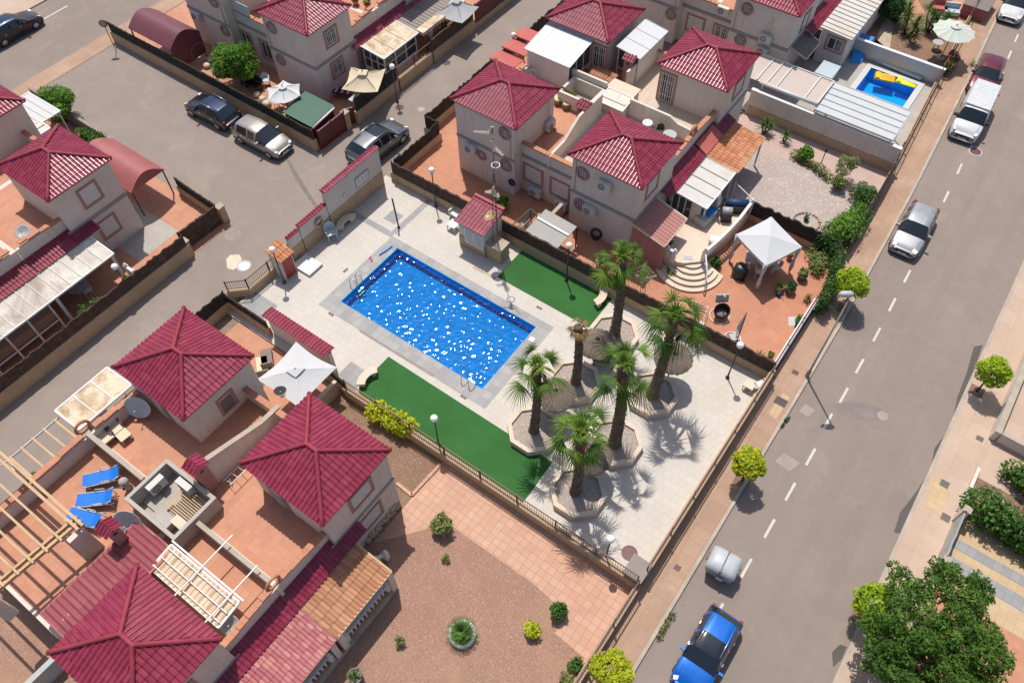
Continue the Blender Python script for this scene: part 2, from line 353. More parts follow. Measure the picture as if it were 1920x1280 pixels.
    def build(s, name, mat, parent=None, kind=None, local=False):
        me = bpy.data.meshes.new(name); off = Vector((0,0,0))
        if parent is not None and not local:
            q = parent
            while q is not None: off += q.location; q = q.parent
        vs = s.v if off.length == 0 else [(x-off.x, y-off.y, z-off.z) for x, y, z in s.v]
        me.from_pydata(vs, [], s.f); me.polygons.foreach_set('use_smooth', s.sm)
        at = me.attributes.new('rnd', 'FLOAT', 'FACE'); at.data.foreach_set('value', s.r)
        me.materials.append(MATS[mat]); me.update()
        o = bpy.data.objects.new(name, me); COL.objects.link(o)
        if parent is not None: o.parent = parent
        if kind: o['kind'] = kind
        return o
def tag(o, label=None, cat=None, group=None, kind=None):
    for k, v in (('label', label), ('category', cat), ('group', group), ('kind', kind)):
        if v: o[k] = v
    return o
def thing(name, label, cat, loc=(0,0,0), rz=0, group=None):
    o = bpy.data.objects.new(name, None); COL.objects.link(o); o.location = loc if len(loc) == 3 else (*loc, 0); o.rotation_euler = (0,0,rz)
    o.empty_display_size = .3; return tag(o, label, cat, group)
def copy_tree(o, parent=None):
    c = o.copy(); COL.objects.link(c)
    if parent is not None: c.parent = parent
    for ch in list(o.children): copy_tree(ch, c)
    return c
def dup(o, loc, rz=0, label=None, group=None, scale=None):
    c = copy_tree(o); c.location = loc if len(loc) == 3 else (*loc, 0); c.rotation_euler = (0,0,rz)
    if label: c['label'] = label
    if group: c['group'] = group
    if scale: c.scale = (scale,)*3
    return c
def sheet(name, polys, z, mat, th=.0):
    """setting surface made of one or more flat polygons"""
    m = MB()
    for p in polys:
        if len(p) == 4 and not hasattr(p[0], '__len__'): x0, y0, x1, y1 = p; p = [(x0,y0),(x1,y0),(x1,y1),(x0,y1)]
        a = sum(p[i][0]*p[(i+1)%len(p)][1]-p[(i+1)%len(p)][0]*p[i][1] for i in range(len(p)))
        if a < 0: p = p[::-1]
        if th: m.prism(p, z-th, z)
        else: m.quad(*[(x,y,z) for x,y in p])
    return m.build(name, mat, None, 'structure')

# ------------------------------------------------------------------ corrugated and tiled surfaces
BARREL = [(0,.0),(.10,.026),(.25,.043),(.42,.044),(.57,.026),(.66,.0),(.83,-.008)]
SINE = [(i/6, .022*math.cos(2*PI*i/6)) for i in range(6)]
RIB = [(0,0),(.08,.03),(.16,.03),(.24,0)]
def tile_sheet(m, O, E, S, L, D, period=.22, course=.38, prof=BARREL, lift=.030, under=True, jit=1.0, hsc=1.0, clip=None):
    """tiles covering O + e*E + s*S, e in 0..L, s in 0..D; clip(s) -> (e0, e1)"""
    O, E, S = Vector(O), Vector(E).normalized(), Vector(S).normalized(); N = E.cross(S).normalized()
    if N.z < 0: N = -N
    nc = max(1, round(L/period)); p = L/nc; nr = max(1, round(D/course)); cd = D/nr
    es = []
    for c in range(nc): es += [((c+t)*p, h*hsc, c) for t, h in prof]
    es.append((L, prof[0][1]*hsc, nc-1))
    tint = [[random.random() for _ in range(nr)] for _ in range(nc)]
    for k in range(nr):
        s0, s1 = k*cd, (k+1)*cd
        if clip: (a0, a1), (b0, b1) = clip(s0), clip(s1)
        else: a0, a1, b0, b1 = 0, L, 0, L
        lo = [(e, h, c) for e, h, c in es]
        for i in range(len(lo)-1):
            e0, h0, c = lo[i]; e1, h1, _ = lo[i+1]
            f0, f1 = max(e0, a0), min(e1, a1); g0, g1 = max(e0, b0), min(e1, b1); em = (e0+e1)/2
            if f0 >= f1: continue
            if g0 > g1: g0 = g1 = min(max(em, b0), b1)
            P = lambda e, s, h: O+E*e+S*s+N*h
            hh = lambda e: h0+(h1-h0)*((e-e0)/(e1-e0) if e1 > e0 else 0)
            q = [P(f0, s0, hh(f0)+lift), P(f1, s0, hh(f1)+lift), P(g1, s1, hh(g1)), P(g0, s1, hh(g0))]
            r = tint[c][k]
            m.add(q, [(0,1,2,3)] if N.dot((q[1]-q[0]).cross(q[2]-q[0])) >= 0 else [(3,2,1,0)], False, r)
            if f1 > f0:
                b = [P(f0, s0, hh(f0)+lift), P(f1, s0, hh(f1)+lift), P(f1, s0, -.03), P(f0, s0, -.03)]
                m.add(b, [(0,1,2,3)], False, r*.6)
def hip_roof(parent, x0, x1, y0, y1, ze=5.5, zr=6.35, mat='roof_tile'):
    dx, dy = x1-x0, y1-y0; xm, ym = (x0+x1)/2, (y0+y1)/2
    rl = max(.55, abs(dx-dy)*.9); h = zr-ze
    ra, rb = ((xm-rl/2, ym), (xm+rl/2, ym))
    m = MB()
    def slope(A, B, ra_, rb_):
        A, B = Vector((*A, ze)), Vector((*B, ze)); Ea = Vector((*ra_, zr)); Eb = Vector((*rb_, zr))
        E = (B-A).normalized(); L = (B-A).length; mid = (Ea+Eb)/2; foot = A+E*(mid-A).dot(E); S = mid-foot; D = S.length
        ta, tb = (Ea-A).dot(E), (Eb-A).dot(E)
        tile_sheet(m, A, E, S, L, D, clip=lambda s: (ta*s/D, L-(L-tb)*s/D))
    slope((x0,y0),(x1,y0),ra,rb); slope((x1,y1),(x0,y1),rb,ra); slope((x1,y0),(x1,y1),rb,rb); slope((x0,y1),(x0,y0),ra,ra)
    m.quad((x0,y0,ze-.04),(x0,y1,ze-.04),(x1,y1,ze-.04),(x1,y0,ze-.04), r=.4)
    rf = m.build('roof', mat, parent)
    c = MB()
    def cap(a, b):
        a, b = Vector(a)+Vector((0,0,.03)), Vector(b)+Vector((0,0,.03)); n = max(2, round((b-a).length/.36)); ps = []; rs = []
        for i in range(n): ps += [a.lerp(b, i/n), a.lerp(b, (i+.93)/n)]; rs += [.104, .096]
        c.tube(ps+[b], rs+[.104], 8)
    for (cx, cy), r_ in (((x0,y0),ra),((x0,y1),ra),((x1,y0),rb),((x1,y1),rb)): cap((cx,cy,ze+.02),(*r_,zr+.02))
    cap((*ra,zr+.02),(*rb,zr+.02))
    c.build('ridge_cap', 'ridge_red', rf)
    return rf

# ------------------------------------------------------------------ foliage
def leaf_mesh(name, mat, parent, blobs, n, size, droop=.2, shell=.55, stretch=1.7, local=False):
    """many small leaf faces spread through a set of ellipsoids (cx,cy,cz,rx,ry,rz)"""
    B = np.array(blobs, float); vol = (B[:,3]*B[:,4]*B[:,5])**(2/3); idx = rng.choice(len(B), n, p=vol/vol.sum()); b = B[idx]
    d = rng.normal(size=(n,3)); d /= np.linalg.norm(d, axis=1)[:,None]
    rad = shell+(1.06-shell)*rng.random(n)**.6; rad *= 1+.10*np.sin(d[:,0]*7+idx)*np.sin(d[:,1]*6+d[:,2]*5)
    P = b[:,:3]+d*b[:,3:]*rad[:,None]
    nrm = d*.7+rng.normal(size=(n,3))*.55; nrm[:,2] += .45; nrm /= np.linalg.norm(nrm, axis=1)[:,None]
    t = rng.normal(size=(n,3)); t[:,2] -= droop*2; t -= nrm*(t*nrm).sum(1)[:,None]; t /= np.linalg.norm(t, axis=1)[:,None]; s = np.cross(nrm, t)
    sz = size*(.6+.8*rng.random(n))[:,None]
    V = np.stack([P-t*sz*stretch*.5, P+s*sz*.42-nrm*sz*.12, P+t*sz*stretch*.55, P-s*sz*.42-nrm*sz*.12], 1).reshape(-1,3)
    return np_mesh(name, V, n, rng.random(n)*.6+.4*rng.random(len(B))[idx], mat, parent, local)
def np_mesh(name, V, nq, rnd, mat, parent, local=False):
    me = bpy.data.meshes.new(name); V = np.asarray(V, np.float32).copy()
    if parent is not None and not local:
        q = parent
        while q is not None: V -= np.array(q.location, np.float32); q = q.parent
    me.vertices.add(len(V)); me.vertices.foreach_set('co', V.ravel()); me.loops.add(nq*4); me.loops.foreach_set('vertex_index', np.arange(nq*4, dtype=np.int32))
    me.polygons.add(nq); me.polygons.foreach_set('loop_start', np.arange(0, nq*4, 4, dtype=np.int32)); me.polygons.foreach_set('loop_total', np.full(nq, 4, np.int32))
    at = me.attributes.new('rnd', 'FLOAT', 'FACE'); at.data.foreach_set('value', np.asarray(rnd, np.float32)); me.materials.append(MATS[mat]); me.update(calc_edges=True)
    o = bpy.data.objects.new(name, me); COL.objects.link(o)
    if parent is not None: o.parent = parent
    return o
def clump_blobs(c, R, rz, k, seed=0, f=.45):
    r = random.Random(seed); out = [(c[0], c[1], c[2], R*.72, R*.72, rz*.72)]
    for i in range(k):
        a = 2*PI*i/k+r.random()*.8; e = r.uniform(-.45, 1.0); q = R*(.5+.25*r.random())
        out.append((c[0]+q*math.cos(a)*math.cos(e), c[1]+q*math.sin(a)*math.cos(e), c[2]+rz*.6*math.sin(e), R*f*r.uniform(.75,1.15), R*f*r.uniform(.75,1.15), rz*f*r.uniform(.75,1.1)))
    return out
def limbs(m, base, top, r, spread, n=5, seed=1):
    rr = random.Random(seed); b, t = Vector(base), Vector(top)
    k = b.lerp(t, .55); m.tube([b, b.lerp(t, .3)+Vector((.02,.01,0)), k, t], [r*1.2, r, r*.8, r*.45], 8)
    for i in range(n):
        a = 2*PI*i/n+rr.random(); s = b.lerp(t, .4+.4*rr.random()); e = s+Vector((math.cos(a)*spread, math.sin(a)*spread, spread*rr.uniform(.4,1)))
        m.tube([s, s.lerp(e,.5)+Vector((0,0,.05*spread)), e], [r*.5, r*.38, r*.15], 6)
def tree(name, label, loc, h, R, rz, mat, n, size, cat='tree', k=9, trunk_r=.07, seed=3, group=None, shell=.55, f=.45):
    t = thing(name, label, cat, (*loc, 0), 0, group); c = (loc[0], loc[1], h)
    m = MB(); limbs(m, (loc[0], loc[1], .02), (loc[0], loc[1], h), trunk_r, R*.55, 5, seed); m.build('trunk', 'bark', t)
    leaf_mesh('crown', mat, t, clump_blobs(c, R, rz, k, seed, f), n, size, shell=shell)
    return t
def bush(label, loc, R, h, mat, n=500, size=.09, name='shrub', cat='shrub', k=6, seed=1, group=None, z=0.03, sq=1.0):
    t = thing(name, label, cat, (*loc, z), 0, group); m = MB(); limbs(m, (loc[0],loc[1],z), (loc[0],loc[1],z+h*.55), .025, R*.5, 4, seed); m.build('stem', 'bark', t)
    leaf_mesh('foliage', mat, t, clump_blobs((loc[0],loc[1],z+h*.55), R, h*.55, k, seed), n, size)
    return t
def blade_fan(V, Q, base, dirv, length, width, droop, nseg=4, rnd=None):
    """one narrow drooping blade appended as quads"""
    base = np.array(base); d = np.array(dirv)/np.linalg.norm(dirv); side = np.cross(d, [0,0,1]); side /= (np.linalg.norm(side)+1e-6)
    pts = []; r = random.random() if rnd is None else rnd
    for i in range(nseg+1):
        f = i/nseg; p = base+d*length*f; p[2] -= droop*length*f*f
        wd = width*(.35+1.3*f if f < .4 else (1-f)*1.4+.05); pts.append((p-side*wd/2, p+side*wd/2))
    for i in range(nseg): V.extend([pts[i][0], pts[i][1], pts[i+1][1], pts[i+1][0]]); Q.append(r)
def spiky(label, loc, heads, mat='leaf_green', name='yucca', cat='yucca', blades=46, L=.55, W=.05, group=None, z=.03):
    t = thing(name, label, cat, (*loc, z), 0, group); V = []; Q = []; m = MB()
    for (dx, dy, hh) in heads:
        c = (loc[0]+dx, loc[1]+dy, z+hh); m.tube([(loc[0]+dx*.3, loc[1]+dy*.3, z), (loc[0]+dx*.8, loc[1]+dy*.8, z+hh*.5), c], [.07,.055,.05], 7)
        for i in range(blades):
            a = random.random()*2*PI; e = random.uniform(-.35, 1.45); blade_fan(V, Q, c, (math.cos(a)*math.cos(e), math.sin(a)*math.cos(e), math.sin(e)), L*random.uniform(.75,1.1), W, .18, 3)
    m.build('trunk', 'bark', t); np_mesh('crown', np.array(V), len(Q), Q, mat, t); return t
def palm(label, base, top, r=.2, fronds=26, mat='palm_leaf', seed=0, dead=False, group='fan palms by the pool', size=1.0, hang=.5):
    random.seed(seed); t = thing('fan_palm', label, 'palm tree', (base[0], base[1], base[2])); b, e = Vector(base), Vector(top); m = MB()
    n = 46; pts = []; rs = []
    for i in range(n+1):
        f = i/n; p = b.lerp(e, f)+Vector((.10*math.sin(f*PI), .05*math.sin(f*2.2), 0))
        rad = r*(1.25-.45*f+.35*max(0, .12-f)/.12*.6); rad += (.022 if i % 2 else -.012)*(1 if f < .9 else 1.5)
        if f > .8: rad += r*.25*(f-.8)/.2
        pts.append(p); rs.append(rad)
    m.tube(pts, rs, 12, smooth=False)
    for i in range(150):                                                # old leaf bases
        f = random.random()**.8*.97; a = random.random()*2*PI; k = int(f*n); p = pts[k]; D = Vector((math.cos(a), math.sin(a), .0)); o = rs[k]*.9
        m.add([p+D*o+Vector((-D.y*.05, D.x*.05, -.05)), p+D*o+Vector((D.y*.05, -D.x*.05, -.05)), p+D*(o+.075)+Vector((0,0,.10)), p+D*o*.95+Vector((0,0,.07))], [(0,1,2),(1,3,2),(3,0,2)])
    m.build('trunk', 'palm_bark', t)
    V = []; Q = []; st = MB(); c = np.array(pts[-1])+np.array([0,0,.05])
    for i in range(fronds):
        a = i*2.399963+random.uniform(-.45,.45); f = (i+random.random())/fronds; el = 1.2-2.15*f**.85+random.uniform(-.22,.22)
        if dead: el = random.uniform(-1.5, .6)
        d = np.array([math.cos(a)*math.cos(el), math.sin(a)*math.cos(el), math.sin(el)]); pl = size*random.uniform(.55,1.0)*(1 if not dead else .6)
        hub = c+d*pl; hub[2] -= .16*pl; st.tube([Vector(c), Vector((c+hub)/2)+Vector((0,0,.05)), Vector(hub)], [.024,.019,.014], 5)
        tw = random.uniform(-.7,.7); side = np.cross(d, [0,0,1]); side /= np.linalg.norm(side); up = np.cross(side, d); side, up = side*math.cos(tw)+up*math.sin(tw), up*math.cos(tw)-side*math.sin(tw)
        fl = size*random.uniform(.66,.92)*(1 if not dead else .6); base_r = random.random(); ns = 21; fold = random.uniform(.10,.45); hg = hang*random.uniform(.6,1.7)
        for j in range(ns):
            th = (j/(ns-1)-.5)*math.radians(190); fd = d*math.cos(th)+side*math.sin(th)-up*(fold*abs(math.sin(th))-.08); fd = fd+up*(.08 if j % 2 else -.03)
            blade_fan(V, Q, hub, fd, fl*(1-.2*abs(th)/1.7)*random.uniform(.82,1.15), .058*size, hg+random.uniform(0,.18), 4, min(1, max(0, base_r*.6+.35*random.random()-(.22 if el < -.5 else 0))))
    if not dead:
        for i in range(5):
            a = i*1.3+seed; d = np.array([math.cos(a)*.35, math.sin(a)*.35, .93]); hub = c+d*.25*size; side = np.cross(d, [0,0,1]); side /= np.linalg.norm(side); up = np.cross(side, d); r_ = .55+.4*random.random()
            for j in range(13): th = (j/12-.5)*math.radians(120); blade_fan(V, Q, hub, d*math.cos(th)+side*math.sin(th)+up*(.1 if j % 2 else -.05), .62*size, .09*size, .28, 4, r_)
    st.build('leaf_stalks', 'leaf_dry' if dead else 'leaf_olive', t); np_mesh('crown', np.array(V), len(Q), Q, 'leaf_dry' if dead else mat, t)
    if not dead:
        V = []; Q = []
        for i in range(60):
            a = random.random()*2*PI; el = random.uniform(-1.5,-.8); blade_fan(V, Q, np.array(pts[-3])+np.array([math.cos(a)*r*.9, math.sin(a)*r*.9, -.1]), (math.cos(a)*math.cos(el), math.sin(a)*math.cos(el), math.sin(el)), random.uniform(.4,.8), .07, .1, 3)
        np_mesh('dry_skirt', np.array(V), len(Q), Q, 'leaf_dry', t)
    random.seed(seed+99); return t

# ================================================================== SETTING
HP = (-24.9, 16.6, -14.1, 22.2); HQ = (-8.0, 51.6, -4.4, 55.2)      # where the two pool basins go down
sheet('ground', [(-200,-120,120,HP[1]), (-200,HP[1],HP[0],HP[3]), (HP[2],HP[1],120,HP[3]), (-200,HP[3],120,HQ[1]), (-200,HQ[1],HQ[0],HQ[3]), (HQ[2],HQ[1],120,HQ[3]), (-200,HQ[3],120,220)], -.06, 'earth')
EL = [(-.6,-60),(-.6,32),(-.97,45),(-1.6,57),(-2.47,69.6),(-4.2,86),(-8,110)]; ER = [(6.45,-60),(6.4,20),(6.3,43),(6.0,50),(5.5,60),(4.6,72),(3,86),(-1,110)]
WL = [(-2.25,-60),(-2.25,32),(-2.35,40),(-2.75,46),(-3.45,56.6),(-4.1,66.5),(-5.8,86),(-9.6,110)]
sheet('road', [EL+ER[::-1]], 0.0, 'asphalt')
sheet('lane', [(-57.0, 17.3, -28.6, 25.4), (-34.35, -60, -29.6, 17.3), (-34.35, 25.4, -28.4, 90), (-28.6, 13.2, -28.0, 25.4)], -.004, 'lane_asphalt')
sheet('west_road', [(-64.6, -60, -57.0, 120)], 0.0, 'asphalt')
sheet('west_pavement', [(-57.0, -60, -55.45, 120)], .02, 'pavement')
sheet('far_pavement', [(-70, -60, -64.6, 120)], .10, 'pavement_pale', .2)
def offs(pl, d): return [(x+d, y) for x, y in pl]
def strip(name, a, b, z, mat, th): return sheet(name, [[a[i], a[i+1], b[i+1], b[i]] for i in range(len(a)-1)], z, mat, th)
def samp(pl, ys):
    out = []
    for y in ys:
        for (x0,y0),(x1,y1) in zip(pl, pl[1:]):
            if y0 <= y <= y1: out.append((x0+(x1-x0)*(y-y0)/(y1-y0), y)); break
    return out
YS = list(range(-60, 110, 2))
strip('pavement', samp(WL, YS), samp(offs(EL,-.16), YS), .10, 'pavement', .2)
strip('kerb', samp(offs(EL,-.16), YS), samp(EL, YS), .115, 'kerb', .2)
strip('kerb', samp(ER, YS), samp(offs(ER,.16), YS), .115, 'kerb', .2)
strip('pavement', samp(offs(ER,.16), YS), samp(offs(ER,1.85), YS), .10, 'pavement_pale', .2)
strip('villa_frontage', samp(offs(ER,1.85), YS), samp(offs(ER,14), YS), .06, 'pavement_pale', .2)
def dash_mesh(name, segs, wd, z):
    m = MB()
    for a, b in segs:
        a, b = Vector(a), Vector(b); d = (b-a).normalized(); n = Vector((-d.y, d.x))*wd/2
        m.quad(*[(p.x, p.y, z) for p in (a+n, b+n, b-n, a-n)][::-1])
    return m.build(name, 'marking_white', None, 'structure')
seg = []
for (px, py) in ((1399,1065),(1443,990),(1482,921),(1520,856),(1552,790),(1582,741),(1612,686),(1644,627),(1673,571),(1701,518),(1727,469),(1750,421),(1774,369),(1799,317),(1822,273),(1843,228),(1861,186),(1878,143),(1893,103),(1906,72),(1917,40),(1345,1150),(1275,1265)):
    x, y = G(px, py); d = Vector((samp(EL,[y+1])[0][0]-samp(EL,[y-1])[0][0], 2)).normalized()*.56; seg.append(((x-d.x, y-d.y), (x+d.x, y+d.y)))
dash_mesh('road_marking', seg, .125, .004)
dash_mesh('west_road_marking', [((-62.6, y), (-62.6, y+2.3)) for y in range(0, 60, 4)], .14, .004)
def blot(name, pts, z, mat): return sheet(name, [[G(*p) for p in pts]], z, mat)
blot('damp_patch', [(1843,646),(1826,650),(1812,700),(1795,745),(1783,800),(1752,840),(1745,880),(1715,925),(1688,960),(1676,997),(1694,1002),(1712,950),(1735,905),(1757,862),(1790,795),(1808,745),(1822,705)], .004, 'patch_dark')
blot('tar_patch', [(1560,757),(1600,752),(1650,765),(1664,778),(1645,787),(1605,785),(1575,778)], .004, 'old_tar')
blot('oil_stain', [(1560,1222),(1575,1207),(1588,1212),(1578,1235),(1562,1250)], .004, 'patch_dark')
blot('lane_seam', [(527,282),(532,281),(560,330),(597,388),(592,392),(556,340)], .0, 'seam')
blot('manhole_slab', [(1470,848),(1500,868),(1480,884),(1453,864)], .006, 'slab')
blot('manhole_slab', [(1510,757),(1528,768),(1515,782),(1498,771)], .006, 'slab')
blot('whitewash_spill', [(424,486),(432,478),(448,477),(453,484),(450,496),(438,506),(426,503)], .0, 'planter_stone')
def manhole(label, px, py, r, mat, ring=None, z=.0, zz=0):
    x, y = G(px, py); t = thing('manhole_cover', label, 'manhole cover', (x, y, z)); m = MB(); m.lathe((x,y), [(r,0),(r,.006),(r*.9,.010),(r*.88,.006),(.01,.006)], 22, False, z)
    m.build('lid', mat, t)
    if ring: n = MB(); n.torus((x,y,z-.02), r*1.16, r*.11, 'z', 26, 8); n.build('ring', ring, t)
manhole('round grey manhole cover in pale ring beside the whitewash spill on the lane', 457, 498, .36, 'alu_grey', 'marking_white')
manhole('round manhole cover in white ring in front of the white van', 1829, 284, .35, 'iron_brown', 'marking_white')
manhole('dark round manhole cover in lane beside the shadow of the long wall', 749, 202, .3, 'patch_dark')
manhole('pale ringed manhole cover in lane between dark cover and brush fence', 790, 205, .22, 'concrete', 'kerb')
manhole('dark round manhole cover in the lane shadow under the tree outline', 837, 118, .3, 'patch_dark')
manhole('rusty brown round cover in the pool deck near the corner block', 1180, 1037, .38, 'iron_brown', None, .05)
manhole('worn manhole cover in lane beside the broken tiles near the red gates', 437, 441, .36, 'wood_grey', 'stone')
manhole('small round manhole cover at the edge of the tar patch in the road', 1655, 779, .28, 'slab')
def grate(label, px, py, w_, h_, mat, z):
    x, y = G(px, py, z); t = thing('drain_cover', label, 'drain cover', (x, y, z)); m = MB(); m.box(x-w_/2, y-h_/2, z-.01, x+w_/2, y+h_/2, z+.007); m.build('plate', mat, t)
    m = MB(); [m.box(x-w_/2+.02, y-h_/2+(i+.35)*h_/5, z+.0075, x+w_/2-.02, y-h_/2+(i+.65)*h_/5, z+.012) for i in range(5)]; m.build('rib', 'iron_dark', t)
grate('dark rectangular drain plate in the pavement by the yellow paving', 1464, 753, .62, .5, 'patch_dark', .10)
grate('small dark drain plate in the pavement near the street lamp foot', 1491, 698, .34, .28, 'iron_brown', .10)
grate('small square drain plate in the pavement beside the grey bin', 1270, 1064, .30, .28, 'iron_brown', .10)
grate('dark drain plate among yellow paving on the far pavement', 1771, 907, .42, .4, 'taupe', .10)
grate('dark drain plate by the villa gate post', 1773, 970, .42, .4, 'taupe', .10)
grate('small drain plate in pale pavement near the round clipped tree', 1837, 822, .35, .3, 'taupe', .10)
blot('yellow_paving', [(1467,737),(1480,747),(1454,788),(1440,776)], .106, 'paving_yellow'); blot('yellow_paving', [(1745,890),(1780,925),(1760,960),(1735,950)], .106, 'paving_yellow')
# pool deck with the pool opening
PX0, PX1, PY0, PY1 = -24.6, -14.43, 16.93, 21.95; DZ = .05
X0, X1, Y0, Y1 = -29.3, -2.35, 12.55, 26.3
sheet('pool_deck', [(X0,Y0,PX0-.9,Y1), (PX1+.85,Y0,X1,Y1), (PX0-.9,Y0,PX1+.85,PY0-.9), (PX0-.9,PY1+.55,PX1+.85,Y1)], DZ, 'deck_tile')
sheet('pool_coping', [(PX0-.9,PY0-.9,PX0,PY1+.55), (PX1,PY0-.9,PX1+.85,PY1+.55), (PX0,PY0-.9,PX1,PY0), (PX0,PY1,PX1,PY1+.55)], DZ+.004, 'coping_tile')
sheet('deck_band', [(-28.8,22.35,PX0-.9,22.75), (-25.75,22.75,-25.35,26.2), (-21.3,12.9,-19.9,14.2), (-29.2,13.3,-27.3,14.6)], DZ+.004, 'grey_tile')
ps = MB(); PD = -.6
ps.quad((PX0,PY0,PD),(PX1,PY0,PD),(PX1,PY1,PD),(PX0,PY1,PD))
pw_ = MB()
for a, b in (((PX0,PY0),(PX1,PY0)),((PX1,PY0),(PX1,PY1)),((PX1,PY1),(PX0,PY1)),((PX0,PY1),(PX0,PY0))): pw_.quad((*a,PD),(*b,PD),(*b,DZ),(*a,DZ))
pw_.build('pool_wall', 'pool_tile_baked_light', None, 'structure')
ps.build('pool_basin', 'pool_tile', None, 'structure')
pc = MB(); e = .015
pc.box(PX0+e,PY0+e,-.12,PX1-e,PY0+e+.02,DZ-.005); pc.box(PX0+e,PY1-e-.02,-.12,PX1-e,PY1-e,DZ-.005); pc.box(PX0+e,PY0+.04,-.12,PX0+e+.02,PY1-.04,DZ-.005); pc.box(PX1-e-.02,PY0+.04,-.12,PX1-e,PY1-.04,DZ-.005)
pc.build('pool_waterline', 'pool_rim_baked_light', None, 'structure')
def wave_sheet(name, x0, x1, y0, y1, z, mat, step, slope, seed, lam=(.32, 1.1), nw=26):
    """rippled water surface built as a real mesh"""
    r = np.random.default_rng(seed); nx, ny = int((x1-x0)/step)+1, int((y1-y0)/step)+1; X, Y = np.meshgrid(np.linspace(x0,x1,nx), np.linspace(y0,y1,ny)); Zz = np.zeros_like(X)
    for i in range(nw):
        L = r.uniform(*lam); th = r.uniform(0, 2*PI) if i % 3 else r.normal(-.7, .5); k = 2*PI/L; A = slope*math.sqrt(2/nw)/k
        Zz += A*np.sin(k*(X*math.cos(th)+Y*math.sin(th))+r.uniform(0,6.28)+.5*np.sin(.9*X+r.uniform(0,6))+.5*np.sin(.8*Y+r.uniform(0,6)))
    V = np.stack([X, Y, z+Zz], -1).reshape(-1,3); me = bpy.data.meshes.new(name); I = np.arange(nx*ny).reshape(ny,nx); F = np.stack([I[:-1,:-1],I[:-1,1:],I[1:,1:],I[1:,:-1]],-1).reshape(-1,4)
    me.from_pydata(V.tolist(), [], F.tolist()); me.polygons.foreach_set('use_smooth', [True]*len(F)); me.materials.append(MATS[mat]); o = bpy.data.objects.new(name, me); COL.objects.link(o); o['kind'] = 'structure'; return o
wave_sheet('pool_water', PX0+.04, PX1-.04, PY0+.04, PY1-.04, -.10, 'pool_water', .03, .10, 4, (.17, .55), 40)
sheet('artificial_lawn', [[(-19.85,13.35),(-19.6,12.95),(-8.95,12.9),(-9.0,15.55),(-19.85,15.62)]], DZ+.012, 'turf', .02)
sheet('artificial_lawn', [(-18.36,23.6,-12.0,26.12)], DZ+.012, 'turf', .02)
# patios and gardens
sheet('terracotta_patio', [(-28.3,9.0,-20.6,12.5)], .02, 'terracotta'); sheet('terracotta_patio', [(-29.5,-12,-26.4,9.0)], .02, 'terracotta')
sheet('soil_strip', [(-20.4,9.0,-13.4,12.45)], .016, 'brown_soil')
sheet('gravel_garden', [(-29.5,-30,-13.9,-3.0),(-13.9,-14,-2.4,10.2)], .012, 'red_gravel')
sheet('garden_path', [(-13.5,10.0,-2.4,12.42), [G(1036,1127),G(1070,1146),G(1040,1186),G(1095,1233),(-2.4,8.0),(-2.4,10.0),(-6.2,10.0)], [(-13.5,10.0),(-12.0,10.0),(-11.9,9.2),(-13.5,7.2)]], .02, 'path_tile')
sheet('terracotta_patio', [(-28.5,26.4,-17.95,31.0), (-29.6,31.0,-25.5,37.2)], .02, 'terracotta_plain'); sheet('terracotta_patio', [(-29.6,37.2,-25.5,48)], .018, 'terracotta')
sheet('sun_patio', [(-17.85,26.4,-2.45,36.3)], .02, 'terracotta_plain')
sheet('pebble_garden', [(-13.2,36.3,-2.5,45.4)], .016, 'pink_gravel')
pts = []
for i in range(28):
    a = 2*PI*i/28; pts.append((-7.2+4.4*math.cos(a)*(1 if math.cos(a) > 0 else 1.2), 39.6+3.25*math.sin(a)))
sheet('pebble_lawn', [pts], .022, 'grey_pebbles')
sheet('neighbour_terrace', [(-17,45.6,HQ[0],56),(HQ[2],45.6,-2.9,56),(HQ[0],45.6,HQ[2],HQ[1]),(HQ[0],HQ[3],HQ[2],56)], .018, 'concrete'); sheet('dirt_garden', [(-17,56,-3.4,72)], .016, 'brown_soil')
sheet('sand_path', [[G(1640,80),G(1660,30),G(1675,45),G(1668,95),G(1650,85),G(1637,70)]], .022, 'stone'); sheet('terracotta_patio', [[G(1690,20),G(1720,0),G(1735,25),G(1725,45),G(1690,30)], [G(1757,72),G(1775,55),G(1830,40),G(1795,78)], [G(1740,25),G(1830,-20),G(1850,-20),G(1805,50)]], .024, 'terracotta')
sheet('west_patio', [(-55,-10,-34.3,17.5)], .018, 'terracotta'); sheet('carport_floor', [(-44,12.2,-36.5,15.2)], .024, 'concrete'); sheet('north_patio', [(-55.4,25.5,-34.3,60)], .018, 'terracotta')
sheet('villa_path', [[(8.4,22.75),(8.45,23.3),(20,23.3),(20,22.75)], [(8.4,21.7),(8.4,22.3),(20,22.3),(20,21.4)]], .072, 'grey_tile'); sheet('villa_terrace', [(8.35,23.3,20,24.6),(8.35,22.3,20,22.75),(8.35,20.4,20,21.4)], .068, 'paving_yellow')
sheet('villa_terracotta', [(8.6,10,22,20.4)], .07, 'terracotta'); sheet('villa_bed', [(8.4,24.6,20,27.0)], .066, 'brown_soil')

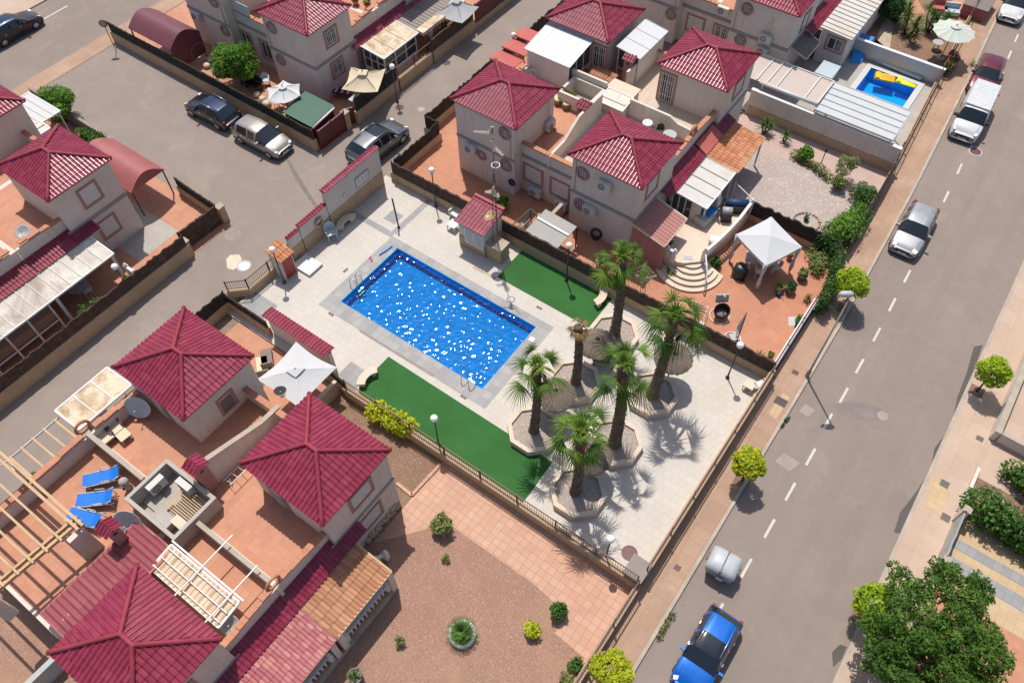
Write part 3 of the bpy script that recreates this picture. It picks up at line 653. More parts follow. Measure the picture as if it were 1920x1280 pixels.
# ================================================================== FENCES, WALLS
def screen_mb(pts, z0, z1, th=.09, seg=.22, j=.07):
    m = MB()
    for a, b in zip(pts, pts[1:]):
        a, b = Vector((*a,0)), Vector((*b,0)); n = max(1, round((b-a).length/seg))
        hs = [z1+random.uniform(-j, j) for _ in range(n+1)]
        d = (b-a).normalized(); N = Vector((-d.y, d.x, 0))*th/2; vs = []; fs = []
        for i in range(n+1):
            p = a.lerp(b, i/n)+N*random.uniform(-.35,.35)
            vs += [(p+N+Vector((0,0,z0))), (p+N+Vector((0,0,hs[i]))), (p-N+Vector((0,0,hs[i]-.02))), (p-N+Vector((0,0,z0)))]
        for i in range(n):
            o = i*4; fs += [(o,o+4,o+5,o+1),(o+1,o+5,o+6,o+2),(o+2,o+6,o+7,o+3)]
        fs += [(0,1,2,3), (n*4+3,n*4+2,n*4+1,n*4)]; m.add(vs, fs)
    return m
def rails(m, pts, z0, z1, sp=.13, bar=.016, top=.045):
    for a, b in zip(pts, pts[1:]):
        a, b = Vector((*a,0)), Vector((*b,0)); L = (b-a).length; n = max(1, round(L/sp))
        for z, r in ((z1, top), (z0+.08, .03)): m.bar(a+Vector((0,0,z)), b+Vector((0,0,z)), r, r)
        for i in range(1, n): p = a.lerp(b, i/n); m.bar(p+Vector((0,0,z0+.08)), p+Vector((0,0,z1)), bar, bar)
def fence(name, label, cat, pts, wall_h=.6, th=.25, wall='stucco_tan', cap=None, rail=None, rail_mat='iron_brown', screen=None, screen_mat='screen_brown', post=2.1, post_mat=None, post_w=.06, j=.07, group=None, postx=.08):
    c = Vector((sum(p[0] for p in pts)/len(pts), sum(p[1] for p in pts)/len(pts), 0)); t = thing(name, label, cat, c, 0, group)
    if wall_h:
        m = MB()
        for k, (a, b) in enumerate(zip(pts, pts[1:])):
            a, b = Vector((*a, wall_h/2)), Vector((*b, wall_h/2)); d = (b-a).normalized(); m.bar(a-d*(th/2-.004*k), b+d*(th/2-.003*k), th-.004*k, wall_h-.006*k)
        m.build('wall', wall, t)
        if cap:
            m = MB()
            for a, b in zip(pts, pts[1:]):
                a, b = Vector((*a, wall_h+.03)), Vector((*b, wall_h+.03)); d = (b-a).normalized(); m = MB(); m.bar(a-d*th*.6, b+d*th*.6, th*1.25, .055); m.build('coping', cap, t)
    top = rail or screen
    if rail: m = MB(); rails(m, pts, wall_h+.03, rail); m.build('railing', rail_mat, t)
    if screen: screen_mb(pts, wall_h+.01 if not rail else wall_h+.1, screen, j=j).build('screen', screen_mat, t)
    if top and post:
        for a, b in zip(pts, pts[1:]):
            a, b = Vector((*a,0)), Vector((*b,0)); n = max(1, round((b-a).length/post))
            for i in range(n+1):
                p = a.lerp(b, i/n); m = MB(); m.bar(p+Vector((0,0,wall_h)), p+Vector((0,0,top+postx)), post_w, post_w); m.build('post', post_mat or rail_mat, t)
    return t
fence('iron_fence', 'long brown iron railing on tan wall between pool lawn and gravel garden', 'fence', [(-19.95,12.52),(-2.45,12.52)], .75, .24, rail=1.55, cap='stucco_tan')
fence('iron_fence', 'red topped iron railing along the pool deck facing the street pavement', 'fence', [(-2.33,13.15),(-2.33,26.2)], .95, .2, rail=1.6, cap='stucco_tan')
fence('iron_fence', 'red iron railing and gate closing the terracotta path and gravel garden off the pavement', 'fence', [(-2.33,12.4),(-2.33,-8)], .6, .2, rail=1.5, cap='stucco_tan')
fence('brush_fence', 'brown brush screen on tan wall between pool deck and the patios behind', 'fence', [(-28.6,26.3),(-2.4,26.3)], .72, .24, screen=1.6, rail_mat='iron_brown', post=2.6)
fence('brush_fence', 'dark brush screen on tan wall round the tiled patio with white square parasol', 'fence', [(-29.4,12.9),(-29.4,9.3)], .7, .2, screen=1.6, screen_mat='screen_dark')
fence('brush_fence', 'dark screen along the deck corner behind the tile capped white wall', 'fence', [(-29.4,12.95),(-26.2,12.95)], .7, .2, screen=1.25, screen_mat='screen_dark', j=.02)
fence('patio_wall', 'short dark screened wall beside the grey deck ramp and long green lawn', 'fence', [(-21.4,12.75),(-20.0,12.55)], .7, .2, screen=1.2, screen_mat='screen_dark', j=.02)
fence('brush_fence', 'ragged dark brush fence on tan wall beside the lane and tall house', 'fence', [(-29.7,50),(-29.7,31.0),(-28.6,31.0),(-28.6,26.55)], .62, .24, screen=1.5, screen_mat='screen_dark', j=.12)
fence('brush_fence', 'dark screen on tan wall along the south side of the parking area', 'fence', [(-38.9,17.5),(-35.1,17.35)], .7, .2, screen=1.35, screen_mat='screen_dark', j=.04)
fence('boundary_wall', 'low brown wall behind the shrubs at the edge of the parking area', 'wall', [(-55,18.0),(-45.4,17.85)], .75, .22, wall='wood_grey')
fence('brush_fence', 'long brown screen on tan wall below the stained pale awning in the lane', 'fence', [(-34.3,14.3),(-34.3,-6)], 1.0, .24, screen=1.8, rail_mat='gate_red')
fence('brush_fence', 'dark screened tan wall beside the parked cars and green shed', 'fence', [(-55.5,25.5),(-34.7,25.5)], .9, .26, screen=1.65, screen_mat='screen_dark', j=.03)
fence('brush_fence', 'tall tan lane wall with dark screen below the cream parasol', 'fence', [(-34.3,29.2),(-34.3,33.4)], .95, .26, screen=2.0, screen_mat='screen_dark', j=.03)
fence('iron_fence', 'tan lane wall with brown iron railing below the glazed conservatory', 'fence', [(-34.3,33.55),(-34.3,37.2)], .95, .26, rail=1.75)
fence('brush_fence', 'tan lane wall with dark slats below the palm and white pyramid parasol', 'fence', [(-34.3,37.35),(-34.3,42.2)], .95, .26, screen=1.9, j=.03)
fence('brush_fence', 'red brown slatted gate wall at the top of the lane', 'fence', [(-34.3,42.5),(-34.3,50)], .5, .26, screen=2.0, screen_mat='gate_red', j=.0)
fence('iron_fence', 'thin dark railing with pale coping on the street side of the sun patio', 'fence', [(-2.42,26.55),(-2.42,32.1)], .75, .18, cap='white_paint', rail=1.15, wall='stucco')
fence('screen_fence', 'dark mesh fence beside the pavement along the pebble garden', 'fence', [(-2.45,36.8),(-2.75,45.3)], .5, .2, screen=1.3, screen_mat='screen_dark', rail_mat='iron_brown')
fence('iron_fence', 'red brown street railing beside the small plunge pool terrace', 'fence', [(-2.8,45.7),(-3.45,55.8)], .45, .2, rail=1.4)
fence('iron_fence', 'brown street railing beside the garden with sage parasol', 'fence', [(-3.5,56.2),(-4.3,70)], .45, .2, rail=1.4)
fence('brush_fence', 'ivy grown dark brush fence between white gazebo and pebble garden', 'fence', [(-8.6,36.35),(-2.9,36.35)], .5, .2, screen=1.5, screen_mat='screen_dark', rail_mat='iron_dark', j=.1)
fence('garden_wall', 'long white rendered wall between pebble garden and shade awnings', 'wall', [(-13.0,45.5),(-2.95,45.5)], 1.9, .22, wall='stucco', cap='white_paint')
t = bpy.data.objects['garden_wall']; m = MB(); m.bar((-13.0,45.37,.36),(-2.95,45.37,.36),.06,.72); m.build('base', 'stucco_tan', t)
fence('garden_wall', 'grey wall with white coping behind the small plunge pool', 'wall', [(-9.6,55.95),(-3.4,55.95)], 1.3, .2, wall='alu_grey', cap='white_paint')
fence('patio_wall', 'low tan wall dividing the tiled patio from the yard with grey shelter', 'wall', [(-17.9,26.6),(-17.9,29.6)], 1.3, .18, wall='stucco_tan', cap='kerb')
fence('garden_wall', 'tan balustrade wall between white square parasol and the soil strip', 'wall', [(-20.5,9.2),(-20.5,12.3)], 1.1, .16, cap='planter_stone')
fence('villa_wall', 'pale rendered wall beside the far pavement north of the open forecourt', 'wall', [(8.35,29.6),(8.3,45)], .8, .25, wall='stucco', cap='kerb')
fence('villa_wall', 'pale garden wall at the far right returning from the pavement', 'wall', [(8.7,29.6),(16,29.4)], .8, .25, wall='stucco', cap='kerb')
fence('garden_wall', 'pale grey wall at the bottom left corner beside the tower roof', 'wall', [G(30,1300,1.2), G(97,1236,1.2)], 1.2, .25, wall='pale_wall_grey')
fence('sliding_gate', 'long grey slatted gate beside the striped villa driveway', 'gate', [(8.25,21.4),(8.25,24.0)], 0, .1, screen=1.3, screen_mat='alu_grey', j=0, rail_mat='alu_grey')
fence('villa_wall', 'low white wall between oleander hedge and the far pavement', 'wall', [(8.3,24.2),(8.3,27.3)], .35, .16, wall='stucco')
# tile capped walls round the pool deck
def capped_wall(label, a, b, h, th=.22, over=.42, mat='stucco', base=None, sx=None, base_h=.9):
    a, b = Vector((*a,0)), Vector((*b,0)); d = (b-a).normalized(); N = Vector((-d.y, d.x, 0)); c = (a+b)/2
    t = thing('capped_wall', label, 'wall', c); m = MB(); m.bar(a+Vector((0,0,h/2)), b+Vector((0,0,h/2)), th, h); m.build('wall', mat, t)
    if base: m = MB(); m.bar(a+Vector((0,0,base_h/2)), b+Vector((0,0,base_h/2)), th+.05, base_h); m.build('base', base, t)
    m = MB()
    for s in (1, -1): tile_sheet(m, a+N*s*over/2+Vector((0,0,h-.02)), d, Vector((-N.x*s*over/2, -N.y*s*over/2, .09)), (b-a).length, (Vector((over/2,0,.09))).length, .21, .3)
    m.bar(a+Vector((0,0,h-.01)), b+Vector((0,0,h-.01)), th+.06, .05)
    r = m.build('tile_capping', 'roof_tile', t); return t
capped_wall('tall rendered wall with red tile capping and notice board by the pool', (-28.97,20.85), (-28.97,25.65), 3.08, base='stucco_tan', base_h=1.2)
capped_wall('middle height rendered wall with red tile capping and yellow ring', (-28.98,18.55), (-28.98,20.8), 2.15, over=.34, base='stucco_tan', base_h=1.12)
capped_wall('lowest stepped wall with red tile capping beside the small tiled cabinet', (-29.0,17.6), (-29.0,18.5), 1.95, over=.24, base='stucco_tan', base_h=1.1)
capped_wall('white wall with wide red tiled top along the deck near the square parasol', (-26.1,13.2), (-21.45,13.2), 1.95, over=.75, mat='stucco_white')
fence('iron_fence', 'brown iron railing on tan wall beside the lane and deck entrance', 'fence', [(-29.1,17.55),(-29.15,14.3),(-30.0,13.5)], .62, .2, rail=1.35)
tb = thing('notice_board', 'framed white notice board on the tall pool wall', 'notice board', (-28.92,24.0,1.5)); m = MB(); m.box(-28.86,23.35,1.45,-28.83,24.5,2.2); m.build('board', 'white_paint', tb)
m = MB(); [m.bar((-28.815,*p),(-28.815,*q),.05,.04) for p, q in (((23.35,1.45),(24.5,1.45)),((24.5,1.45),(24.5,2.2)),((24.5,2.2),(23.35,2.2)),((23.35,2.2),(23.35,1.45)))]; m.build('frame', 'alu_grey', tb)
m = MB(); [m.box(-28.83, 23.5+.33*i, 1.6, -28.823, 23.75+.33*i, 2.05) for i in range(3)]; m.build('notice', 'dirty_white', tb)
tb = thing('wall_lamp', 'small round lamp on the tall pool wall beside the notice board', 'wall lamp', (-28.9,22.3,1.5)); m = MB(); m.torus((-28.85,22.3,1.75), .12, .03, 'x', 16, 6); m.build('rim', 'alu_grey', tb); m = MB(); m.ball((-28.87,22.3,1.75), .1, 12); m.build('glass', 'globe_glass', tb)
tb = thing('lifebuoy', 'yellow lifebuoy ring hanging on the tile capped pool wall', 'lifebuoy', (-28.78,19.95,1.45)); m = MB(); m.torus((-28.78,19.95,1.45), .27, .065, 'x', 26, 8); m.build('ring', 'brass', tb); m = MB(); [m.obox((-28.78,19.95+.27*math.cos(a),1.45+.27*math.sin(a)),(.14,.08,.08)) for a in (.8,2.4,3.9,5.5)]; m.build('strap', 'white_plastic', tb)

# ================================================================== HOUSES
def ray(px, py):
    a, b = (px-960)/CF, (640-py)/CF; return [CR[i][0]*a + CR[i][1]*b - CR[i][2] for i in range(3)]
def onx(px, py, X): d = ray(px, py); t = X/d[0]; return (d[1]*t, CH+d[2]*t)
def ony(px, py, Y): d = ray(px, py); t = Y/d[1]; return (d[0]*t, CH+d[2]*t)
def window(parent, face, plane, a, z, w_, h_, kind='shutter'):
    """face E/W/N/S at coordinate plane, centred on a (along) and z"""
    s = 1 if face in 'EN' else -1
    def P(u, d, zz): return (plane+s*d, u, zz) if face in 'EW' else (u, plane+s*d, zz)
    def bx(m, u0, u1, d0, d1, z0, z1): p, q = P(u0,d0,z0), P(u1,d1,z1); m.box(*p, *q)
    m = MB(); t = .15
    if kind == 'round':
        ax = 'x' if face in 'EW' else 'y'; m.torus(P(a, .03, z), w_/2+.07, .085, ax, 26, 6); wn = m.build('window', 'trim_pink', parent)
        g = MB(); ps = [P(a+w_/2*math.cos(2*PI*i/20), .012, z+w_/2*math.sin(2*PI*i/20)) for i in range(20)]
        nrm = (Vector(ps[1])-Vector(ps[0])).cross(Vector(ps[2])-Vector(ps[0])); outw = Vector(P(0,1,0))-Vector(P(0,0,0))
        g.add(ps if nrm.dot(outw) > 0 else ps[::-1], [tuple(range(20))]); g.build('pane', 'window_glass', wn)
        g = MB()
        for i in (-1, 0, 1):
            o = i*w_*.25; hl = math.sqrt(max(0, (w_/2)**2-o*o)); g.bar(P(a+o,.03,z-hl), P(a+o,.03,z+hl), .03, .02); g.bar(P(a-hl,.03,z+o), P(a+hl,.03,z+o), .03, .02)
        g.build('grille', 'white_paint', wn); return wn
    bx(m, a-w_/2-t, a+w_/2+t, -.02, .05, z+h_/2, z+h_/2+t); bx(m, a-w_/2-t, a+w_/2+t, -.02, .06, z-h_/2-t, z-h_/2)
    bx(m, a-w_/2-t, a-w_/2, -.02, .05, z-h_/2, z+h_/2); bx(m, a+w_/2, a+w_/2+t, -.02, .05, z-h_/2, z+h_/2); wn = m.build('window', 'trim_pink', parent)
    g = MB(); bx(g, a-w_/2, a+w_/2, -.02, .012, z-h_/2, z+h_/2); g.build('shutter' if kind == 'shutter' else 'pane', 'shutter_white' if kind == 'shutter' else 'window_glass', wn)
    g = MB()
    if kind == 'shutter':
        for i in range(int(h_/.13)): bx(g, a-w_/2+.02, a+w_/2-.02, .012, .02, z-h_/2+i*.13, z-h_/2+i*.13+.09)
        g.build('slats', 'dirty_white', wn)
    else:
        for u in (a-w_/2+.03, a, a+w_/2-.03): bx(g, u-.03, u+.03, .012, .03, z-h_/2, z+h_/2)
        for zz in (z-h_/2+.03, z+h_/2-.03): bx(g, a-w_/2, a+w_/2, .013, .031, zz-.03, zz+.03)
        g.build('sash', 'white_paint', wn)
        if kind == 'grille':
            g = MB(); n = max(3, int(w_/.14))
            for i in range(1, n): u = a-w_/2+w_*i/n; bx(g, u-.016, u+.016, .05, .075, z-h_/2, z+h_/2)
            for k in (.25, .75): bx(g, a-w_/2, a+w_/2, .052, .07, z-h_/2+h_*k-.015, z-h_/2+h_*k+.015)
            g.build('grille', 'white_paint', wn)
    return wn
def ac_unit(label, face, plane, a, z, mount=None):
    s = 1 if face in 'EN' else -1
    def P(u, d, zz): return (plane+s*d, u, zz) if face in 'EW' else (u, plane+s*d, zz)
    t = thing('air_conditioner', label, 'air conditioner', P(a, .2, z-.3), 0, 'air conditioners'); m = MB(); p, q = P(a-.42,.06,z-.29), P(a+.42,.36,z+.29); m.box(*p,*q); m.build('case', 'dirty_white', t)
    m = MB(); c = P(a-.12,.366,z); m.torus(c, .19, .022, 'x' if face in 'EW' else 'y', 20, 6)
    for k in range(3): r = .05+.05*k; m.torus(c, r, .008, 'x' if face in 'EW' else 'y', 16, 4)
    m.build('fan_grille', 'taupe', t); m = MB(); m.bar(P(a-.3,.0,z-.31),P(a-.3,.36,z-.31),.04); m.bar(P(a+.3,.0,z-.31),P(a+.3,.36,z-.31),.04); m.build('bracket', 'alu_grey', t)
    if mount: m = MB(); m.tube([P(a+.1,.03,z+.3),P(a+.1,.03,z+mount)],.025,6); m.build('pipe', 'white_paint', t)
    return t
def chimney(parent, x, y, z0, z1, w_=.55):
    m = MB(); m.box(x-w_/2,y-w_/2,z0,x+w_/2,y+w_/2,z1); ch = m.build('chimney', 'trim_pink', parent)
    m = MB(); q = w_/2+.12
    for s in (1,-1): tile_sheet(m, (x-q,y+s*q,z1), (1,0,0), (0,-s*q,.24), 2*q, math.hypot(q,.24), .2, .3)
    m.box(x-w_/2,y-.05,z1-.02,x+w_/2,y+.05,z1+.21); m.build('chimney_roof', 'roof_tile', ch)
    m = MB(); m.box(x-.09,y-w_/2-.004,z1-.35,x+.09,y-w_/2+.01,z1-.17); m.box(x+w_/2-.01,y-.09,z1-.35,x+w_/2+.004,y+.09,z1-.17); m.build('vent', 'black_plastic', ch)
def steptile(m, a, b, z0, z1, n, w_=.3):
    """row of clay capping tiles stepping from z0 to z1"""
    a, b = Vector((*a,0)), Vector((*b,0)); d = (b-a)/n
    for i in range(n): z = z0+(z1-z0)*int(i*4/n)/3 if n > 3 else z0; p = a+d*i+Vector((0,0,z)); m.bar(p, p+d*.97, w_, .09)
U0, U1 = 1.75, 6.62
def house(label, cx, cy, sx, sy, V=(2.65,6.87), tower=True, wall='stucco', terr='terracotta', band='band_grey', zt=5.5, par_v=True, par_u=True, z1=2.9, group=None, recess=.75, cap='terracotta_plain'):
    mx = lambda u: cx+sx*u; my = lambda v: cy+sy*v
    VG = V[1]-.2-recess; t = thing('house', label, 'house', (mx(U1), my(V[1]), 0), 0, group)
    m = MB(); m.box(mx(.004), my(.004), 0, mx(U1-.5), my(VG), z1)
    if tower: m.box(mx(U0+.3), my(V[0]+.2), 0.01, mx(U1-.2), my(V[1]-.2), zt-.03)
    if par_v: m.box(mx(.02), my(VG-.16), z1-.01, mx(U0+.32 if tower else U1-.52), my(VG-.003), z1+.82)
    if par_u: m.box(mx(U1-.66), my(.02), z1-.012, mx(U1-.504), my(V[0]+.22 if tower else VG-.01), z1+.82)
    m.build('wall', wall, t)
    m = MB(); m.quad((mx(.16),my(.16),z1+.006),(mx(U1-.6),my(.16),z1+.006),(mx(U1-.6),my(VG-.16),z1+.006),(mx(.16),my(VG-.16),z1+.006)); m.build('terrace', terr, t)
    m = MB(); m2 = MB()
    if par_v: steptile(m, (mx(.05),my(VG-.08)), (mx(U0+.3 if tower else U1-.3),my(VG-.08)), z1+.86, z1+.86, 7)
    if par_u: steptile(m2, (mx(U1-.58),my(V[0]+.18 if tower else VG)), (mx(U1-.58),my(.3)), z1+.86, z1+1.10, 10)
    for q in (m, m2):
        if q.v: q.build('coping', cap, t)
    if tower:
        m = MB(); dx = mx(U0+.55); dy = my(V[1]-.2)+.045*sy; m.tube([(dx,dy,z1+.1),(dx,dy,zt-.12),(dx,dy+.12*sy,zt-.03)],.035,8); m.build('downpipe', 'dirty_white', t)
        m = MB(); b0, b1 = z1-.18, z1+.06; e = .035
        m.box(mx(U0+.3-e), my(V[1]-.2), b0, mx(U1-.2+e), my(V[1]-.2+e), b1); m.box(mx(U1-.2), my(V[0]), b0, mx(U1-.2+e), my(V[1]-.2+.001), b1)
        if par_v: m.box(mx(.02), my(VG), b0, mx(U0+.3-e-.002), my(VG+e), b1)
        m.build('string_course', band, t)
        hip_roof(t, min(mx(U0),mx(U1)), max(mx(U0),mx(U1)), min(my(V[0]),my(V[1])), max(my(V[0]),my(V[1])), zt, zt+.85)
    return t
def party(parent, a, b, z0, z1, zl=2.9, t0=0.35, mat='stucco', th=.16):
    m = MB(); m.wallpoly(a, b, [(0,zl),(1,zl),(1,z1),(1-t0,z1),(t0*.0+.02,z0) if z0 == z1 else (.62,z1),(.12,z0),(0,z0)], th); w_ = m.build('party_wall', mat, parent)
    return w_
# --- block beside the gravel garden
HX, HY = -20.18, 2.8
h1 = house('red roofed tower house between lane and white square parasol', HX, HY, -1, 1, (2.6,6.87))
h2 = house('red roofed tower house overlooking the soil strip and yellow flowering shrub', HX, HY, 1, 1, (2.6,6.87))
h3 = house('red roofed tower house at the bottom edge beside the cream lath awning', HX, HY, 1, -1, (2.75,6.87))
h4 = house('flat roofed house terrace carrying the timber pergola and blue loungers', HX, HY, -1, -1, (2.65,7.6), tower=False, par_v=False)
window(h2, 'E', -13.76, onx(677,927,-13.76)[0], 4.35, 1.15, 1.0); window(h2, 'E', -13.76, onx(695,965,-13.76)[0], 1.75, 1.15, 1.05)
window(h3, 'E', -13.76, -2.3, 4.2, 1.1, 1.0); window(h3, 'E', -13.76, -2.3, 1.6, 1.1, 1.1)
window(h1, 'S', 5.6, -24.6, 3.95, .8, 1.9, 'grille')
window(h1, 'E', -22.25, 7.6, 3.9, .7, 1.0)
window(h2, 'S', 5.6, -16.8, 3.95, .8, 1.9, 'grille'); window(h2, 'W', -18.1, 7.0, 4.0, .7, 1.6)
m = MB(); m.wallpoly((-20.15,4.6), (-20.15,8.85), [(0,2.9),(1,2.9),(1,3.8),(.72,3.85),(.0,4.9)], .17); pw = m.build('party_wall', 'stucco', h1)
m = MB(); m.bar((-20.15,4.55,4.95),(-20.15,7.7,3.9),.24,.05); m.bar((-20.15,7.7,3.88),(-20.15,8.9,3.84),.24,.05); m.build('coping', 'kerb', pw)
m = MB(); m.bar((-26.4,2.72,3.4),(-22.3,2.72,3.4),.16,.98); pw = m.build('party_wall', 'stucco', h1); m = MB(); m.bar((-26.4,2.72,3.91),(-22.3,2.72,3.91),.22,.05); m.build('coping', 'kerb', pw)
m = MB(); m.bar((-18.9,2.75,3.3),(-13.95,2.75,3.3),.16,.8); pw = m.build('party_wall', 'stucco', h2); m = MB(); m.bar((-18.9,2.75,3.73),(-14.5,2.75,3.73),.2,.05); m.build('coping', 'kerb', pw)
chimney(h2, -20.2, 4.35, 2.9, 5.0, .6); chimney(h4, -20.95, .35, 2.9, 4.95, .5)
def ring_arch(parent, c, axis, R=.33, r=.07, mat='terracotta_plain'): m = MB(); m.torus(c, R, r, axis, 28, 8); m.build('ring_ornament', mat, parent)
ring_arch(h2, (-14.2,2.75,4.05), 'x'); ring_arch(h1, (-26.5,2.75,4.1), 'x')
def lightwell(label, x0, x1, y0, y1, z0=2.9, z1=3.95, mat='stucco_grey', floor='concrete'):
    t = thing('roof_well', label, 'roof well', ((x0+x1)/2,(y0+y1)/2,z0)); m = MB(); q = .17
    m.box(x0,y0,z0,x1,y0+q,z1); m.box(x0,y1-q,z0,x1,y1,z1); m.box(x0,y0+q,z0,x0+q,y1-q,z1); m.box(x1-q,y0+q,z0,x1,y1-q,z1); m.build('wall', mat, t)
    m = MB(); m.box(x0+q,y0+q,z0+.01,x1-q,y1-q,z0+.03); m.build('floor', floor, t); return t
lw = lightwell('open topped concrete roof well with slats and cooling units beside the blue loungers', -22.2, -18.95, 1.6, 3.98)
m = MB(); [m.bar((-20.9+.0*i,2.5+.11*i,3.35),(-19.2,2.5+.11*i,3.35),.04,.05) for i in range(11)]; m.build('slats', 'wood', lw)
m = MB(); m.box(-20.9,1.8,3.0,-19.9,2.35,3.5); m.build('tank', 'concrete', lw)
m = MB(); m.box(-20.0,2.1,3.0,-19.3,2.5,3.55); m.build('basin', 'planter_stone', lw)
m = MB(); m.bar((-22.0,2.4,3.0),(-20.8,2.4,3.0),.7,.12); m.build('slab', 'concrete', lw)
t = thing('water_tank', 'small grey roof vent cowl beside the concrete well', 'vent', (*G(240,912,3.1),2.9)); x, y = G(240,912,3.1); m = MB(); m.cyl((x,y),.16,2.9,3.5,14); m.build('flue', 'concrete', t); m = MB(); m.ball((x,y,3.6),.22,14); m.build('cowl', 'concrete', t); m = MB(); m.box(x+.1,y-.26,3.5,x+.3,y-.16,3.7); m.build('opening', 'black_plastic', t)
ac_unit('white air conditioner inside the concrete well by its upper wall', 'S', 3.8, -20.7, 3.55); ac_unit('white air conditioner on the lounger side of the concrete well', 'E', -22.02, 2.9, 3.55)
# --- block north of the pool
NX, NY = -19.4, 36.8; NV = (2.75,7.35)
r4 = house('red roofed tower house beside the lane and antenna mast', NX, NY, -1, -1, NV, recess=.8)
r5 = house('red roofed tower house with pink striped awning behind the brush fence', NX, NY, 1, -1, NV, recess=.8, terr='cream_tile')
r6 = house('red roofed tower house with white grille door facing the pebble garden', NX, NY, 1, 1, NV, terr='cream_tile')
r7 = house('red roofed tower house with white glazed roof rooms on its terrace', NX, NY, -1, 1, NV)
YS5 = NY-NV[1]+.2; XE = NX+U1-.2
for hs, px, py, d in ((r5,1093,325,.62),(r5,1088,383,.62),(r4,947,250,.62),(r4,949,310,.62),(r4,904,291,.42)):
    a, z = ony(px, py, YS5); window(hs, 'S', YS5, a, z, d, d, 'round')
for hs, px, py in ((r4,1000,328),(r5,1050,355)):
    a, z = ony(px, py, YS5+.8); window(hs, 'S', YS5+.8, a, min(z,1.75), 1.2, 1.1)
for hs, px, py in ((r5,1223,347),(r6,1385,163)):
    a, z = onx(px, py, XE); window(hs, 'E', XE, a, z, 1.15, 1.05)
a, z = ony(1250, 164, NY+NV[0]+.2); window(r6, 'S', NY+NV[0]+.2, a, 3.95, .95, 2.0, 'grille')
a, z = ony(1124, 97, NY+NV[0]+.2); window(r7, 'S', NY+NV[0]+.2, a, 3.95, .95, 2.0, 'grille')
a, z = ony(886, 276, YS5); ac_unit('air conditioner on the tower wall beside the antenna mast', 'S', YS5, a, z)
a, z = ony(1137, 345, YS5); ac_unit('air conditioner with pipe under the eaves above the grey shelter', 'S', YS5, a, z)
a, z = ony(1109, 391, YS5); ac_unit('air conditioner low on the wall beside a round window and grey shelter', 'S', YS5, a, z)
a, z = ony(1007, 362, YS5+.8); ac_unit('air conditioner standing below the shuttered window by the hose reel', 'S', YS5+.8, a, .5)
a, z = ony(1055, 380, YS5+.8); ac_unit('air conditioner below the shuttered window by the patio wall', 'S', YS5+.8, a, .5)
ac_unit('air conditioner on the roof terrace with the yellow cushioned chairs', 'E', NX-U0-.3+.0, 33.2, 3.35, 1.6)
m = MB(); m.wallpoly((-19.45,36.2), (-19.45,30.4), [(0,2.9),(1,2.9),(1,3.75),(.72,3.8),(.45,4.6),(0,4.6)], .16); pw = m.build('party_wall', 'stucco', r4)
m = MB(); m.wallpoly((-26.0,37.6), (-19.9,37.6), [(0,2.9),(1,2.9),(1,4.3),(.3,4.3),(.15,3.85),(0,3.85)], .16); m.build('party_wall', 'stucco', r7)
m = MB(); m.wallpoly((-18.0,37.3), (-13.3,37.3), [(0,2.9),(1,2.9),(1,3.75),(.72,3.85),(.6,4.15),(0,4.15)], .16); m.build('party_wall', 'stucco', r6)
m = MB(); m.wallpoly((-19.45,39.3), (-19.45,43.6), [(0,2.9),(1,2.9),(1,3.75),(.5,3.85),(.3,4.3),(0,4.3)], .16); m.build('party_wall', 'stucco', r6)
chimney(r5, -19.72, 34.55, 2.9, 4.65, .6); chimney(r7, -19.8, 40.2, 2.9, 4.65, .6)
lightwell('open roof well with tan parapet between the two tiled chimneys', -22.3, -19.9, 35.6, 37.5, 2.9, 3.9, 'stucco')
t = thing('stair_hut', 'small stair hut with pinkish slab roof and yellowed skylight between the towers', 'roof hut', (-18.9,37.5,2.9)); m = MB(); m.box(-19.85,36.75,2.9,-18.05,38.5,3.95); m.build('wall', 'stucco', t)
m = MB(); m.box(-19.95,37.55,3.955,-17.98,38.6,4.03); m.build('roof_slab', 'planter_stone', t)
sk = MB(); sk.obox((-18.85,36.95,3.9),(1.75,1.3,.04),M=Matrix.Rotation(R_(8),3,'X')); sk.build('skylight', 'sink_cream', t)
m = MB(); Q = Matrix.Rotation(R_(8),3,'X'); [m.obox(Vector((-18.85,36.95,3.92))+Q@Vector(p),s,M=Q) for p, s in (((0,-.65,0),(1.85,.06,.07)),((0,.65,0),(1.85,.06,.07)),((-.9,0,0),(.06,1.3,.07)),((.9,0,0),(.06,1.3,.07)),((0,0,0),(.05,1.3,.07)))]; m.build('frame', 'white_paint', t)
m = MB(); tile_sheet(m, (-21.9,38.3,3.45), (1,0,0), (0,1.05,.3), 1.8, 1.1, .24, .36); m.build('tiled_slope', 'roof_tile_bare', r7)
ring_arch(r5, (-13.4,36.95,4.1), 'x', .3, .11)
